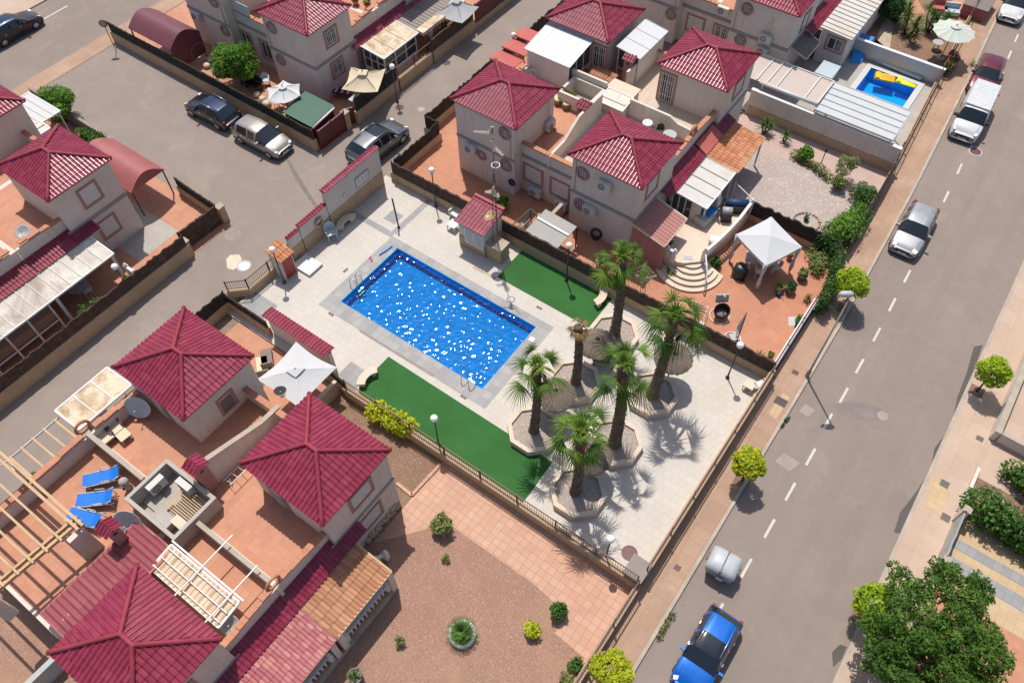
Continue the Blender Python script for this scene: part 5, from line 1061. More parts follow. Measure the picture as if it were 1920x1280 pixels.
def car(label, x, y, ang, prof, L, W, pt, group=None, roof=None, rails_=False, blind=False, cat='car', name='parked_car', wiper=True, roof_end=1.0):
    t = thing(name, label, cat, (x,y,0), ang, group); hw = W/2; rings = []
    for f, ws, zb, zt, tw in prof:
        X = L/2-f*L; w_ = hw*ws; cabin = zt-zb > .2
        half = [(w_*.90,.24),(w_*.985,.36),(w_,zb*.72),(w_*.975,zb),(w_*tw if cabin else w_*.93, zt-.07 if cabin else zb+(zt-zb)*.55),(w_*tw*.86,zt-.005),(w_*tw*.45 if cabin else w_*.5,zt+.012)]
        rings.append([(X,a,b) for a,b in half]+[(X,-a,b) for a,b in half[::-1]])
    n = len(rings[0]); body = MB(); ws_ = MB(); rw = MB(); sl_ = MB(); sr = MB(); rf = MB(); vs = [p for r in rings for p in r]
    B, WS, RW, SL, SR, RF = [], [], [], [], [], []
    for i in range(len(rings)-1):
        f0, f1 = prof[i], prof[i+1]; c0, c1 = f0[3]-f0[2] > .2, f1[3]-f1[2] > .2
        for j in range(n-1):
            q = (i*n+j, (i+1)*n+j, (i+1)*n+j+1, i*n+j+1); top = 4 <= j <= n-6; side = j in (3, n-5)
            if not c0 and c1 and top: WS.append(q)
            elif c0 and not c1 and top and not blind: RW.append(q)
            elif side and (c0 or c1) and f1[0]-f0[0] > .05 and not (blind and f0[0] > .42): (SL if j == 3 else SR).append(q)
            elif roof and c0 and c1 and top and .40 <= f0[0] < roof_end: RF.append(q)
            else: B.append(q)
    B += [tuple(range(n))[::-1], tuple((len(rings)-1)*n+k for k in range(n))]
    def mk(fs, nm, mt, par=t, smooth=True):
        if not fs: return None
        used = sorted({k for f in fs for k in f}); mp = {k: i for i, k in enumerate(used)}; m = MB(); m.add([vs[k] for k in used], [tuple(mp[k] for k in f)[::-1] for f in fs], smooth); o = m.build(nm, mt, par, local=True)
        return o
    bd = mk(B, 'body', pt); mk(WS, 'windshield', 'car_glass'); mk(RW, 'rear_window', 'car_glass'); mk(SL, 'side_window', 'car_glass'); mk(SR, 'side_window', 'car_glass'); mk(RF, 'roof_panel', roof)
    for m in bd.modifiers: pass
    m = MB(); m.obox((0,0,.26),(L*.94,W*.93,.16)); m.build('underbody', 'black_plastic', t, local=True)
    m = MB(); m.tube([(L/2-.03-.10*abs(k)**2, k*hw*.80, .42) for k in (-1,-.6,0,.6,1)], .085, 8); m.build('front_bumper', 'black_plastic', t, local=True)
    m = MB(); m.tube([(-L/2+.04+.06*abs(k)**2, k*hw*.82, .45) for k in (-1,-.6,0,.6,1)], .085, 8); m.build('rear_bumper', pt, t, local=True)
    rr = .32 if prof in (HATCH, MPV) else .36
    for sx in (L*.315, -L*.30):
        for sy in (1, -1):
            m = MB(); yc = sy*(hw-.09); m.tube([(sx,yc-.105,rr),(sx,yc-.08,rr),(sx,yc+.08,rr),(sx,yc+.105,rr)], [rr*.88,rr,rr,rr*.88], 20); wh = m.build('wheel', 'rubber', t, local=True)
            m = MB(); yo = yc+sy*.108; m.tube([(sx,yo-sy*.01,rr),(sx,yo+sy*.004,rr)], [rr*.64]*2, 16)
            m.build('rim', 'hub_metal', wh, local=True)
    zb = prof[2][2]
    for sy in (1, -1):
        m = MB(); m.obox((L/2-.17,sy*hw*.70,zb*.90),(.20,.26,.10),0,Matrix.Rotation(-sy*.5,3,'Z')@Matrix.Rotation(.35,3,'Y')); m.build('headlight', 'lens', t, local=True)
        m = MB(); m.obox((-L/2+.07,sy*hw*.80,prof[-3][2]*.86),(.10,.16,.22),0); m.build('tail_light', 'tail_red', t, local=True)
        m = MB(); xm = L/2-prof[5][0]*L+.30; m.obox((xm,sy*(hw+.09),prof[5][2]+.06),(.12,.22,.15)); m.build('mirror', pt if pt not in ('paint_white',) else 'black_plastic', t, local=True)
        for hx in (.17, -.085, -.30):
            m = MB(); m.box(hx*L-.008,sy*(hw-.02),.36,hx*L+.008,sy*(hw+.006),prof[6][2]-.02); m.build('door_seam', 'black_plastic', t, local=True)
        m = MB(); m.bar((L*.16-.2,sy*(hw+.004),.52),(-L*.30,sy*(hw+.004),.55),.02,.05); m.build('side_trim', 'black_plastic', t, local=True)
        m = MB(); m.bar((L/2-prof[3][0]*L+.02,sy*hw*.74,prof[3][3]+.012),(L/2-prof[2][0]*L+.14,sy*hw*.66,prof[2][3]+.012),.014,.01); m.build('bonnet_seam', 'black_plastic', t, local=True)
        for hx in (.06, -.22):
            m = MB(); m.bar((hx*L-.08,sy*(hw+.004),prof[6][2]-.10),(hx*L+.08,sy*(hw+.004),prof[6][2]-.10),.03); m.build('door_handle', 'steel', t, local=True)
        if rails_: m = MB(); zt = prof[7][3]; m.tube([(L/2-prof[6][0]*L,sy*hw*.66,zt-.0),(L/2-prof[7][0]*L,sy*hw*.66,zt+.045),(L/2-prof[9][0]*L,sy*hw*.64,zt-.01)],.022,6); m.build('roof_rail', 'steel', t, local=True)
    m = MB(); m.obox((L/2+.035,0,.42),(.02,.5,.11)); m.build('number_plate', 'white_plastic', t, local=True)
    m = MB(); m.obox((L/2-.02,0,.56),(.06,W*.5,.09)); m.build('grille', 'black_plastic', t, local=True)
    if wiper: m = MB(); i5 = prof[4]; z0 = i5[3]+.02; X = L/2-i5[0]*L-.03; m.bar((X,-.5*hw,z0),(X-.12,.25*hw,z0+.09),.02); m.bar((X,.1*hw,z0),(X-.12,.75*hw,z0+.07),.02); m.build('wiper', 'black_plastic', t, local=True)
    return t
def road_dir(y): a, b = samp(EL,[y-1])[0], samp(EL,[y+1])[0]; return math.atan2(b[1]-a[1], b[0]-a[0])
def street_car(label, px, py, z, back, *a, **k):
    x, y = G(px, py, z); an = road_dir(y)+PI; return car(label, x-math.cos(an)*back, y-math.sin(an)*back, an, *a, group='cars parked along the kerb', **k)
street_car('silver hatchback parked alone at the kerb beside the pebble garden hedge', 1690, 475, .35, 2.1, HATCH, 4.2, 1.72, 'paint_silver')
vn = street_car('white van with long ribbed roof parked in front of the maroon car', 1802, 260, .35, 2.35, VAN, 4.75, 1.85, 'paint_white', blind=True, name='parked_van', cat='van')
m = MB(); m.obox((-.75,0,1.865),(3.0,1.55,.06)); pr_ = m.build('roof_panel', 'paint_white', vn, local=True)
for i in range(9): m = MB(); m.bar((-2.1+.34*i,-.74,1.897),(-2.1+.34*i,.74,1.897),.04,.014); m.build('roof_rib', 'white_paint', pr_, local=True)
street_car('maroon hatchback parked close behind the white van', 1852, 140, 1.15, -.95+1.75, HATCH, 4.1, 1.72, 'paint_maroon')
street_car('white hatchback cut by the top right corner of the picture', 1890, 38, .4, 2.1, HATCH, 4.2, 1.74, 'paint_white')
x, y = G(1372, 1150, .85); bc_ = car('bright blue crossover with dark roof and silver rails parked at the bottom of the street', x-.14, y-1.92, -PI/2, SUV, 4.25, 1.82, 'paint_blue', 'cars parked along the kerb', roof='car_glass', rails_=True, roof_end=.6)
bc_.scale = (.89, .89, .89)
x, y = G(708, 263, .8); car('graphite estate with glass roof passing the tile capped wall', x, y, PI/2-.03, SUV, 4.5, 1.85, 'paint_graphite', roof='car_glass', rails_=True, roof_end=.6)
x, y = G(490, 254, .75); car('champagne coloured minivan parked below the green shed', x, y, .02, MPV, 4.2, 1.74, 'paint_champagne', 'cars in the parking area')
x, y = G(397, 203, .75); car('black hatchback with blue sheen parked by the screened wall', x, y, PI+.02, HATCH, 4.1, 1.75, 'paint_black', 'cars in the parking area', roof='paint_navy', rails_=True)
x, y = G(20, 48, .75); car('dark saloon with blue reflections parked at the top left road edge', x, y, PI/2, HATCH, 4.4, 1.76, 'paint_dark_wine', roof='paint_navy')

# ================================================================== STREET FURNITURE
def globe_lamp(label, px, py, h=3.1, group='globe lamps', mat='iron_dark', r=.19, z=0.05):
    x, y = G(px, py, h); t = thing('globe_lamp', label, 'lamp post', (x,y,z), 0, group); m = MB(); m.lathe((x,y),[(.11,0),(.11,.10),(.055,.16),(.04,.7),(.032,h-r-z-.02)],10,True,z); m.build('pole', mat, t)
    m = MB(); m.lathe((x,y),[(.09,0),(.09,.05),(.05,.08)],12,False,h-r-.06); m.build('collar', mat, t); m = MB(); m.ball((x,y,h),r,20); m.build('globe', 'globe_glass', t); return t
globe_lamp('white globe lamp on dark post by the brush fence near the lane corner', 809, 319)
globe_lamp('white globe lamp standing in the smaller green lawn', 1067, 460)
globe_lamp('white globe lamp by the brush fence near the plastic chair and stool', 1388, 647)
globe_lamp('white globe lamp at the railing beside the coiled hose and rusty cover', 1145, 1010, 2.9)
globe_lamp('white globe lamp standing at the edge of the long green lawn', 814, 784, 3.0)
globe_lamp('white globe lamp beside the small tiled cabinet with red door', 510, 468, 2.95)
globe_lamp('white globe lamp on the lane wall beside the conservatory', 735, 125, 2.9, mat='iron_brown'); globe_lamp('white globe lamp at the porch end of the mouldy awning', 215, 500, 2.7, mat='iron_brown'); globe_lamp('white globe lamp among the rocks beside the orange tree', 401, 132, 1.8, mat='iron_brown'); globe_lamp('small white globe lamp at the lane beside the red canopy humps', 963, 66, 2.6, mat='iron_brown')
x, y = G(1512, 707); tx, ty = G(1588, 552, 7.1); t = thing('street_lamp', 'tall grey street lamp leaning its head over the road', 'street lamp', (x,y,.1)); m = MB(); m.lathe((x,y),[(.11,0),(.11,.5),(.06,.6),(.038,6.6)],10,True,.1); m.build('pole', 'slab', t)
hd = Vector((tx-x, ty-y, 0)); m = MB(); m.tube([(x,y,6.6),(x+hd.x*.3,y+hd.y*.3,6.95),(tx,ty,7.1)],.035,8); m.build('arm', 'alu_grey', t); m = MB(); d = hd.normalized() if hd.length > .05 else Vector((1,0,0)); m.tube([(tx-d.x*.3,ty-d.y*.3,7.1),(tx-d.x*.15,ty-d.y*.15,7.13),(tx+d.x*.25,ty+d.y*.25,7.12),(tx+d.x*.38,ty+d.y*.38,7.1)],[.07,.16,.15,.05],12); m.build('lamp_head', 'container_grey', t)
x, y = G(218, 96); t = thing('road_sign', 'round road sign on leaning pole at the corner of the parking area', 'road sign', (x,y,0)); m = MB(); m.tube([(x,y,0),(x-.02,y+.02,2.35)],.03,8); m.build('pole', 'iron_brown', t); m = MB(); m.tube([(x,y,2.3),(x+.03,y-.03,2.3)],.3,22); m.build('disc', 'taupe', t); m = MB(); m.tube([(x+.028,y-.028,2.3),(x+.04,y-.04,2.3)],.2,22); m.build('face', 'stone', t)
# wheeled bin container
def bin_container(px, py):
    x, y = G(px, py, .7); t = thing('waste_container', 'grey domed waste container standing at the kerb near the blue car', 'waste container', (x,y,0), R_(4)); m = MB(); prof = [(.52,.12),(.60,.6),(.66,.95),(.66,1.0)]; vs = []
    for r, z in prof: vs += [(sx*r*1.02, sy*r*.82, z) for sx, sy in ((-1,-1),(1,-1),(1,1),(-1,1))]
    m.add(vs, [(3,2,1,0)]+[(i*4+k,i*4+(k+1)%4,(i+1)*4+(k+1)%4,(i+1)*4+k) for i in range(3) for k in range(4)]+[(12,13,14,15)]); m.build('body', 'alu_grey', t, local=True)
    for sx in (-1, 1):
        m = MB(); n = 8; vs = []; fs = []
        for i in range(n+1):
            a = PI*i/n; yy = -math.cos(a)*.60; zz = 1.02+.34*math.sin(a)**.7; vs += [(sx*.03,yy,zz),(sx*.40,yy,zz),(sx*.64,yy*.94,zz-.06*math.sin(a)-.02),(sx*.70,yy*.9,1.0)]
        for i in range(n):
            for k in range(3): q = (i*4+k,i*4+k+1,(i+1)*4+k+1,(i+1)*4+k); fs.append(q if sx > 0 else q[::-1])
        m.add(vs, fs, True); m.build('lid', 'container_grey', t, local=True)
    m = MB(); m.obox((0,0,1.14),(.07,1.16,.34)); m.build('lid_bar', 'taupe', t, local=True)
    for sx in (-1,1):
        for sy in (-1,1): m = MB(); m.tube([(sx*.42-.03,sy*.34,.09),(sx*.42+.03,sy*.34,.09)],.09,12); m.build('wheel', 'rubber', t, local=True)
    m = MB(); m.tube([(-.75,-.2,.92),(-.78,0,.92),(-.75,.2,.92)],.04,8); m.tube([(.75,-.2,.92),(.78,0,.92),(.75,.2,.92)],.04,8); m.build('handle', 'taupe', t, local=True)
    m = MB(); m.obox((.1,-.60,.55),(.3,.02,.25)); m.build('sticker', 'dirty_white', t, local=True)
bin_container(1355, 1060)

# ================================================================== POOL FURNITURE
def octagon_planter(label, cx, cy, R=1.42, h=.46):
    t = thing('octagon_planter', label, 'planter', (cx,cy,DZ), 0, 'octagonal palm planters'); a0 = PI/8; P = lambda r, z: [(cx+r*math.cos(a0+2*PI*k/8), cy+r*math.sin(a0+2*PI*k/8), z) for k in range(8)]
    m = MB(); vs = P(R,DZ)+P(R,h)+P(R-.24,h)+P(R-.24,h-.2); m.add(vs, [(i*8+k,i*8+(k+1)%8,(i+1)*8+(k+1)%8,(i+1)*8+k) for i in range(3) for k in range(8)]); m.build('curb', 'planter_stone', t)
    m = MB(); vs = P(R-.235,h-.13)+[(cx,cy,h-.09)]; m.add(vs, [(k,(k+1)%8,8) for k in range(8)]); m.build('gravel', 'planter_gravel', t); return t
PL = [(-7.05,14.85),(-10.72,16.42),(-7.0,18.2),(-10.6,20.05),(-6.92,21.75),(-10.55,23.85)]
for (cx, cy), l in zip(PL, ('octagonal stone planter nearest the long railing','octagonal stone planter touching the end of the long lawn','octagonal stone planter between three palms and lowest parasol','octagonal stone planter holding the dying palm','octagonal stone planter nearest the rightmost parasol','octagonal stone planter at the end of the smaller lawn')): octagon_planter(l, cx, cy)
def top_of(px, py, z): return (*G(px, py, z), z)
palm('leafy fan palm nearest the long railing with broad crown', (-7.15,14.75,.3), top_of(1087,812,6.2), .2, 15, seed=1, size=1.15)
palm('fan palm beside the end of the long lawn', (-10.7,16.35,.3), top_of(1005,692,5.9), .19, 12, seed=2, size=1.08)
palm('fan palm with thick shaggy neck in the middle of the group', (-6.98,18.1,.3), top_of(1168,690,6.6), .25, 12, seed=3, size=1.15, hang=.65)
palm('dying fan palm with brown drooping fronds', (-10.55,20.0,.3), top_of(1083,612,4.8), .2, 9, seed=4, dead=True, size=.85)
palm('tallest fan palm leaning towards the brush fence', (-6.88,21.65,.3), top_of(1262,598,6.7), .23, 14, seed=5, size=1.22, hang=.6)
palm('fan palm at the end of the smaller lawn by the fence', (-10.5,23.85,.3), top_of(1165,488,6.4), .22, 13, seed=6, size=1.14)
def straw_parasol(label, px, py, h=2.3, R=1.0):
    x, y = G(px, py, h); t = thing('straw_parasol', label, 'straw parasol', (x,y,DZ), 0, 'straw parasols among the palms'); m = MB(); m.cyl((x,y),.045,DZ,h+.25,10); m.build('pole', 'wood_grey', t)
    m = MB(); n = 44; prof = [(.06,.26),(.3,.20),(.55,.08),(.8,-.06),(1.0,-.2),(1.0,-.28),(.5,-.02)]; vs = []; fs = []
    for j, (r, z) in enumerate(prof):
        for k in range(n): q = random.uniform(.965,1.03) if j >= 3 else 1; vs.append((x+R*r*q*math.cos(2*PI*k/n), y+R*r*q*math.sin(2*PI*k/n), h+z+(.018 if k % 2 else -.012)*(j > 0)))
    for j in range(len(prof)-1): fs += [(j*n+k,j*n+(k+1)%n,(j+1)*n+(k+1)%n,(j+1)*n+k)[::-1] for k in range(n)]
    m.add(vs, fs); m.build('thatch', 'straw', t)
    V = []; Q = []
    for i in range(420): a = random.random()*2*PI; r = R*random.uniform(.15,.93); zz = h+.24-.36*(r/R)-.06*(r/R)**2; blade_fan(V, Q, (x+r*math.cos(a),y+r*math.sin(a),zz+.02), (math.cos(a),math.sin(a),-.42), random.uniform(.16,.3), .03, .05, 2)
    np_mesh('loose_straw', np.array(V), len(Q), Q, 'straw', t); m = MB(); m.lathe((x,y),[(.12,0),(.09,.12),(.03,.2)],12,True,h+.24); m.build('cap', 'straw', t); return t
straw_parasol('straw parasol nearest the brush fence casting a round shadow on the deck', 1264, 667); straw_parasol('straw parasol behind the dying palm shading red seats', 1120, 640); straw_parasol('straw parasol beside the palm at the end of the long lawn', 1042, 735, 2.1); straw_parasol('straw parasol half hidden under the leafy palm nearest the railing', 1110, 850, 2.1)
def curved_bench(label, px, py, a0, a1, R=.95, z=.0):
    x, y = G(px, py, .4); am = (a0+a1)/2; cx, cy = x-R*math.cos(am), y-R*math.sin(am); t = thing('stone_bench', label, 'bench', (x,y,DZ), 0, 'curved stone benches'); n = 10
    def arc(r0, r1, z0, z1, b0=a0, b1=a1):
        m = MB(); vs = []
        for i in range(n+1): a = b0+(b1-b0)*i/n; c, s = math.cos(a), math.sin(a); vs += [(cx+r0*c,cy+r0*s,z0),(cx+r1*c,cy+r1*s,z0),(cx+r1*c,cy+r1*s,z1),(cx+r0*c,cy+r0*s,z1)]
        fs = [(i*4+k,i*4+(k+1)%4,(i+1)*4+(k+1)%4,(i+1)*4+k)[::-1] for i in range(n) for k in range(4)]+[(0,1,2,3),(n*4+3,n*4+2,n*4+1,n*4)]; m.add(vs, fs); return m
    arc(R-.22,R+.22,.40,.48).build('seat', 'planter_stone', t)
    for f in (.08, .75): arc(R-.17,R+.17,DZ,.40,a0+(a1-a0)*f,a0+(a1-a0)*(f+.17)).build('leg', 'planter_stone', t)
curved_bench('curved pale stone bench at the end of the smaller green lawn', 1130, 556, -.5, .9); curved_bench('curved stone bench in the shade of the tall pool wall', 645, 412, 2.0, 4.1, .7); curved_bench('curved pale stone bench at the near corner of the long green lawn', 686, 703, PI-.8, PI+.7, .9)
# pump house with tiled roof
t = thing('pump_house', 'small pump house with red tiled roof and white doors beside the pool', 'pump house', (-20.7,25.4,DZ)); m = MB(); m.box(-21.7,24.4,DZ,-19.85,26.15,2.15); m.build('wall', 'stucco', t); m = MB(); m.box(-21.73,24.37,DZ,-19.82,26.1,.95); m.build('base', 'stucco_tan', t)
m = MB(); m.wallpoly((-21.7,26.05),(-19.85,26.05),[(0,2.1),(1,2.1),(1,2.5),(0,2.5)],.16); m.wallpoly((-19.93,24.4),(-19.93,26.1),[(0,2.1),(1,2.1),(1,2.5),(0,2.12)],.16); m.wallpoly((-21.62,24.4),(-21.62,26.1),[(0,2.1),(1,2.1),(1,2.5),(0,2.12)],.16); m.build('gable', 'stucco', t)
m = MB(); tile_sheet(m, (-21.85,24.15,2.18), (1,0,0), (0,2.1,.42), 2.15, 2.14, .24, .36); rf = m.build('roof', 'roof_tile', t); m = MB(); m.bar((-21.85,26.22,2.64),(-19.7,26.22,2.64),.2,.12); m.build('ridge_cap', 'ridge_red', rf)
for a in (-20.95, -20.25): m = MB(); m.box(a-.33,24.36,.55,a+.33,24.40,1.75); d = m.build('door', 'white_paint', t); m = MB(); [m.box(a-.26,24.345,.7+.11*i,a+.26,24.362,.76+.11*i) for i in range(9)]; m.build('louvre', 'dirty_white', d)
m = MB(); m.box(-21.5,24.385,1.5,-21.3,24.402,1.7); m.build('sign', 'alu_grey', t)
t = thing('masonry_block', 'low tan masonry block carrying the lattice mast beside the pump house', 'masonry block', (-19.3,24.95,DZ)); m = MB(); m.box(-19.8,24.5,DZ,-18.75,25.35,1.12); m.build('body', 'stucco_tan', t); m = MB(); m.box(-19.84,24.46,1.12,-18.71,25.39,1.2); m.build('cap', 'kerb', t)
t = thing('antenna_mast', 'lattice antenna mast with yagi aerials and brass dish above the pump house', 'antenna mast', (-19.35,24.9,1.2)); bx_, by_ = -19.35, 24.9; m = MB(); ht = 6.6; leg = [(bx_+.19*math.cos(a),by_+.19*math.sin(a)) for a in (PI/2,PI/2+2*PI/3,PI/2+4*PI/3)]; tp = lambda p, z: (bx_+(p[0]-bx_)*(1-.55*(z-1.2)/(ht-1.2)), by_+(p[1]-by_)*(1-.55*(z-1.2)/(ht-1.2)), z)
for p in leg: m.tube([tp(p,1.2),tp(p,ht)],.018,5)
k = 0; z = 1.3
while z < ht-.3:
    for i in range(3): m.bar(tp(leg[i],z),tp(leg[(i+1)%3],z+.3),.012); m.bar(tp(leg[i],z),tp(leg[(i+1)%3],z),.012)
    z += .3
m.build('lattice', 'iron_brown', t); m = MB(); m.tube([(bx_,by_,ht-.6),(bx_,by_,9.6)],.022,6); m.build('top_pole', 'iron_dark', t)
def yagi(z, ang, L=.95, mat='planter_stone'):
    d = Vector((math.cos(ang),math.sin(ang),.05)); s = Vector((-math.sin(ang),math.cos(ang),0)); m = MB(); c = Vector((bx_,by_,z)); m.bar(c,c+d*L,.025)
    for i in range(9): p = c+d*(.2+L*.85*i/9); m.bar(p-s*(.16-.008*i),p+s*(.16-.008*i),.014)
    m.bar(c-s*.05+Vector((0,0,.35)),c+d*.12+Vector((0,0,.02)),.05,.16); m.bar(c+Vector((0,0,-.35)),c+d*.12,.05,.16); m.build('aerial', mat, t)
yagi(9.35, PI+.55); yagi(8.5, -.35); yagi(5.3, PI+.7, .4); yagi(5.3, -.5, .4)
m = MB(); m.torus((bx_+.22,by_-.1,7.4), .22, .028, 'z', 22, 6); m.build('ring_aerial', 'white_paint', t)
def dish_mesh(parent, c, n_, R=.45, mat='dish_grey', depth=.16):
    N = Vector(n_).normalized(); Q = N.to_track_quat('Z','Y').to_matrix(); m = MB(); k = 22; vs = []; pr = [(.02,0),(.35,.14*depth),(.7,.5*depth),(1,depth),(1.02,depth-.01),(.7,.5*depth-.02),(.02,-.02)]
    for r, z in pr: vs += [Vector(c)+Q@Vector((R*r*math.cos(2*PI*i/k),R*r*math.sin(2*PI*i/k),z)) for i in range(k)]
    m.add(vs, [(j*k+i,j*k+(i+1)%k,(j+1)*k+(i+1)%k,(j+1)*k+i) for j in range(len(pr)-1) for i in range(k)], True); o = m.build('reflector', mat, parent)
    m = MB(); f = Vector(c)+N*R*.75; m.tube([Vector(c)+Q@Vector((0,-R*.95,depth*.9)), f],.012,5); m.tube([f-N*.06,f+N*.05],.035,8); m.build('feed_arm', 'alu_grey', parent); return o
dish_mesh(t, (bx_-.15,by_-.25,3.5), (-.35,-.25,.9), .36, 'brass', .1)
def dish(label, px, py, z, n_, R, zf, mat='dish_grey'):
    x, y = G(px, py, z); t = thing('satellite_dish', label, 'satellite dish', (x,y,zf)); dish_mesh(t, (x,y,z), n_, R, mat); m = MB(); m.tube([(x,y,zf),(x,y,z-.02)],.03,8); m.cyl((x,y),.16,zf,zf+.04,12); m.build('mast', 'alu_grey', t); return t
dish('large blue grey satellite dish in the shade below the upper left tower roof', 260, 760, 3.7, (.5,-.75,.35), .62, 2.9, 'dish_blue'); dish('pale blue satellite dish beside the concrete well and small tiled chimney', 242, 975, 3.8, (.45,-.7,.45), .62, 2.9, 'dish_blue'); dish('wire grey satellite dish on the orange tiled terrace at the left', 45, 436, 3.6, (.3,-.3,.9), .42, 2.9); dish('small grey satellite dish beside the white square parasol', 524, 728, 3.5, (.8,-.5,.2), .3, 2.9); dish('pale satellite dish on the terrace wall behind the yellow cushioned chairs', 998, 140, 3.7, (.3,-.9,.4), .35, 2.9); dish('wire dish at the end of the cream lath awning', 432, 1168, 3.5, (.4,-.4,.8), .4, 2.9)
# small tiled cabinet
t = thing('tiled_cabinet', 'narrow white cabinet with orange tiled roof and red door', 'cabinet', (-28.7,16.7,DZ)); m = MB(); m.box(-29.2,16.25,DZ,-28.25,17.15,1.75); m.build('body', 'stucco_white', t); m = MB(); m.box(-28.245,16.33,DZ+.06,-28.21,17.07,1.62); m.build('door', 'door_red', t)
m = MB(); tile_sheet(m, (-28.1,16.15,1.72), (0,1,0), (-1.2,0,.35), 1.1, 1.25, .24, .42); m.build('roof', 'roof_tile_orange', t); m = MB(); m.wallpoly((-29.2,16.27),(-28.25,16.27),[(0,1.7),(1,1.7),(1,1.76),(0,2.0)],.05); m.wallpoly((-29.2,17.13),(-28.25,17.13),[(0,1.7),(1,1.7),(1,1.76),(0,2.0)],.05); m.build('gable', 'stucco_white', t)
t = thing('sun_mattress', 'thick white sun mattress lying on the deck beside the tiled cabinet', 'mattress', (-28.0,17.7,DZ)); m = MB(); m.box(-28.65,17.2,DZ+.02,-27.3,18.3,.24); m.build('cushion', 'white_plastic', t); m = MB(); m.box(-28.62,17.23,DZ,-27.33,18.27,DZ+.04); m.build('base', 'alu_grey', t)
t = thing('shower_post', 'dark slanted shower post on a grey square of the deck', 'shower', (*G(748,428),DZ)); bx2, by2 = G(748,428); ex, ey = G(735,371,2.2); m = MB(); m.tube([(bx2,by2,DZ),(ex,ey,2.2)],.05,8); m.build('post', 'iron_dark', t); m = MB(); m.tube([(ex,ey,2.2),(ex+.12,ey-.1,2.28)],.06,8); m.build('head', 'steel', t); m = MB(); m.cyl((bx2,by2),.09,DZ,DZ+.05,12); m.build('foot', 'iron_dark', t)
sheet('shower_tray', [(*[G(738,408)[0]-.45, G(738,408)[1]-.45], G(738,408)[0]+.45, G(738,408)[1]+.45)], DZ+.003, 'grey_tile')
def ladder(label, x, y, dx, dy):
    t = thing('pool_ladder', label, 'pool ladder', (x,y,DZ), 0, 'pool ladders'); s = Vector((-dy,dx,0))*.25
    for k in (1,-1): c = Vector((x,y,DZ))+s*k; d = Vector((dx,dy,0)); m = MB(); m.tube([c-d*.35,c-d*.35+Vector((0,0,.5)),c-d*.2+Vector((0,0,.72)),c+Vector((0,0,.74)),c+d*.16+Vector((0,0,.6)),c+d*.2+Vector((0,0,-.9))],.024,8); m.build('handrail', 'steel', t)
    for z in (-.25,-.55): m = MB(); c = Vector((x,y,DZ+z))+Vector((dx,dy,0))*.2; m.bar(c-s,c+s,.09,.03); m.build('step', 'steel', t)
ladder('chrome pool handrail at the lane end of the blue pool', PX0, 18.4, 1, 0); ladder('pair of chrome handrails at the near corner of the blue pool', -15.3, PY0, 0, 1)
def skimmer(label, px, py, a=0, mat='iron_brown', w_=.36, h_=.14): x, y = G(px, py, DZ); t = thing('skimmer_cover', label, 'skimmer cover', (x,y,DZ), a, 'pool edge covers'); m = MB(); m.obox((0,0,.012),(w_,h_,.014)); m.build('lid', mat, t, local=True); m = MB(); m.torus((0,0,.02), .04, .008, 'z', 10, 5); m.build('finger_ring', 'alu_grey', t, local=True)
skimmer('small brown drain cover left of the blue pool', 648, 507, PI/2); skimmer('small brown drain cover by the lane corner of the coping', 621, 589); skimmer('small brown drain cover below the near corner ladder', 869, 744); skimmer('small brown drain cover beside the smaller lawn', 1011, 577); skimmer('square white skimmer lid at the street end of the coping', 997, 636, 0, 'white_plastic', .3, .3)
blot('deck_channel', [(885,503),(890,500),(931,521),(928,525)], DZ+.006, 'stone')
blot('deck_channel', [(673,622),(677,620),(815,703),(811,707)], DZ+.008, 'wood_grey')
x, y = G(725, 469, .1); t = thing('pool_noodle', 'blue foam noodle lying at the lane corner of the pool', 'pool noodle', (x,y,DZ)); m = MB(); m.tube([(x-.1,y-.55,DZ+.045),(x,y,DZ+.05),(x+.05,y+.45,DZ+.045)],.045,10); m.build('foam', 'blue_cloth', t); m = MB(); m.tube([(x-.1,y-.56,DZ+.045),(x-.095,y-.55,DZ+.045)],.02,8); m.build('bore', 'navy', t)
for k, (px, py) in enumerate(((694,484),(697,489))): x, y = G(px, py, DZ); t = thing('flip_flop', 'red flip flop lying on the coping beside the blue noodle', 'flip flop', (x,y,DZ), .5*k, 'red flip flops'); m = MB(); m.lathe((0,0),[(.06,0),(.065,.02),(.055,.03)],12,True,0,0,2.0); m.build('sole', 'flower_pink', t, local=True); m = MB(); m.torus((0,.02,.03),.05,.01,'y',10,5,0,PI); m.build('strap', 'gate_red', t, local=True)
# chairs and tables
def plastic_chair(label, x, y, a, mat='white_plastic', z=DZ, group='moulded chairs', s=1.0):
    t = thing('garden_chair', label, 'chair', (x,y,z), a, group); m = MB(); m.obox((0,0,.43),(.46,.46,.035)); m.build('seat', mat, t, local=True)
    m = MB(); n = 7; vs = []; fs = []
    for i in range(n+1): b = -1.1+2.2*i/n; vs += [(-.23*math.cos(b*.9)-.02,.26*math.sin(b),.45),(-.30*math.cos(b*.9)-.03,.29*math.sin(b),.88-.12*abs(b)/1.1)]
    fs = [(2*i,2*i+2,2*i+3,2*i+1) for i in range(n)]; m.add(vs, fs, True); m.build('backrest', mat, t, local=True)
    for sx in (.2,-.2):
        for sy in (.2,-.2): m = MB(); m.bar((sx*1.1,sy*1.1,0),(sx,sy,.43),.04); m.build('leg', mat, t, local=True)
    for sy in (.26,-.26): m = MB(); m.bar((-.22,sy,.64),(.18,sy,.62),.05,.03); m.bar((.18,sy,.62),(.2,sy*.95,.43),.035); m.build('armrest', mat, t, local=True)
    if s != 1: t.scale = (s,)*3
    return t
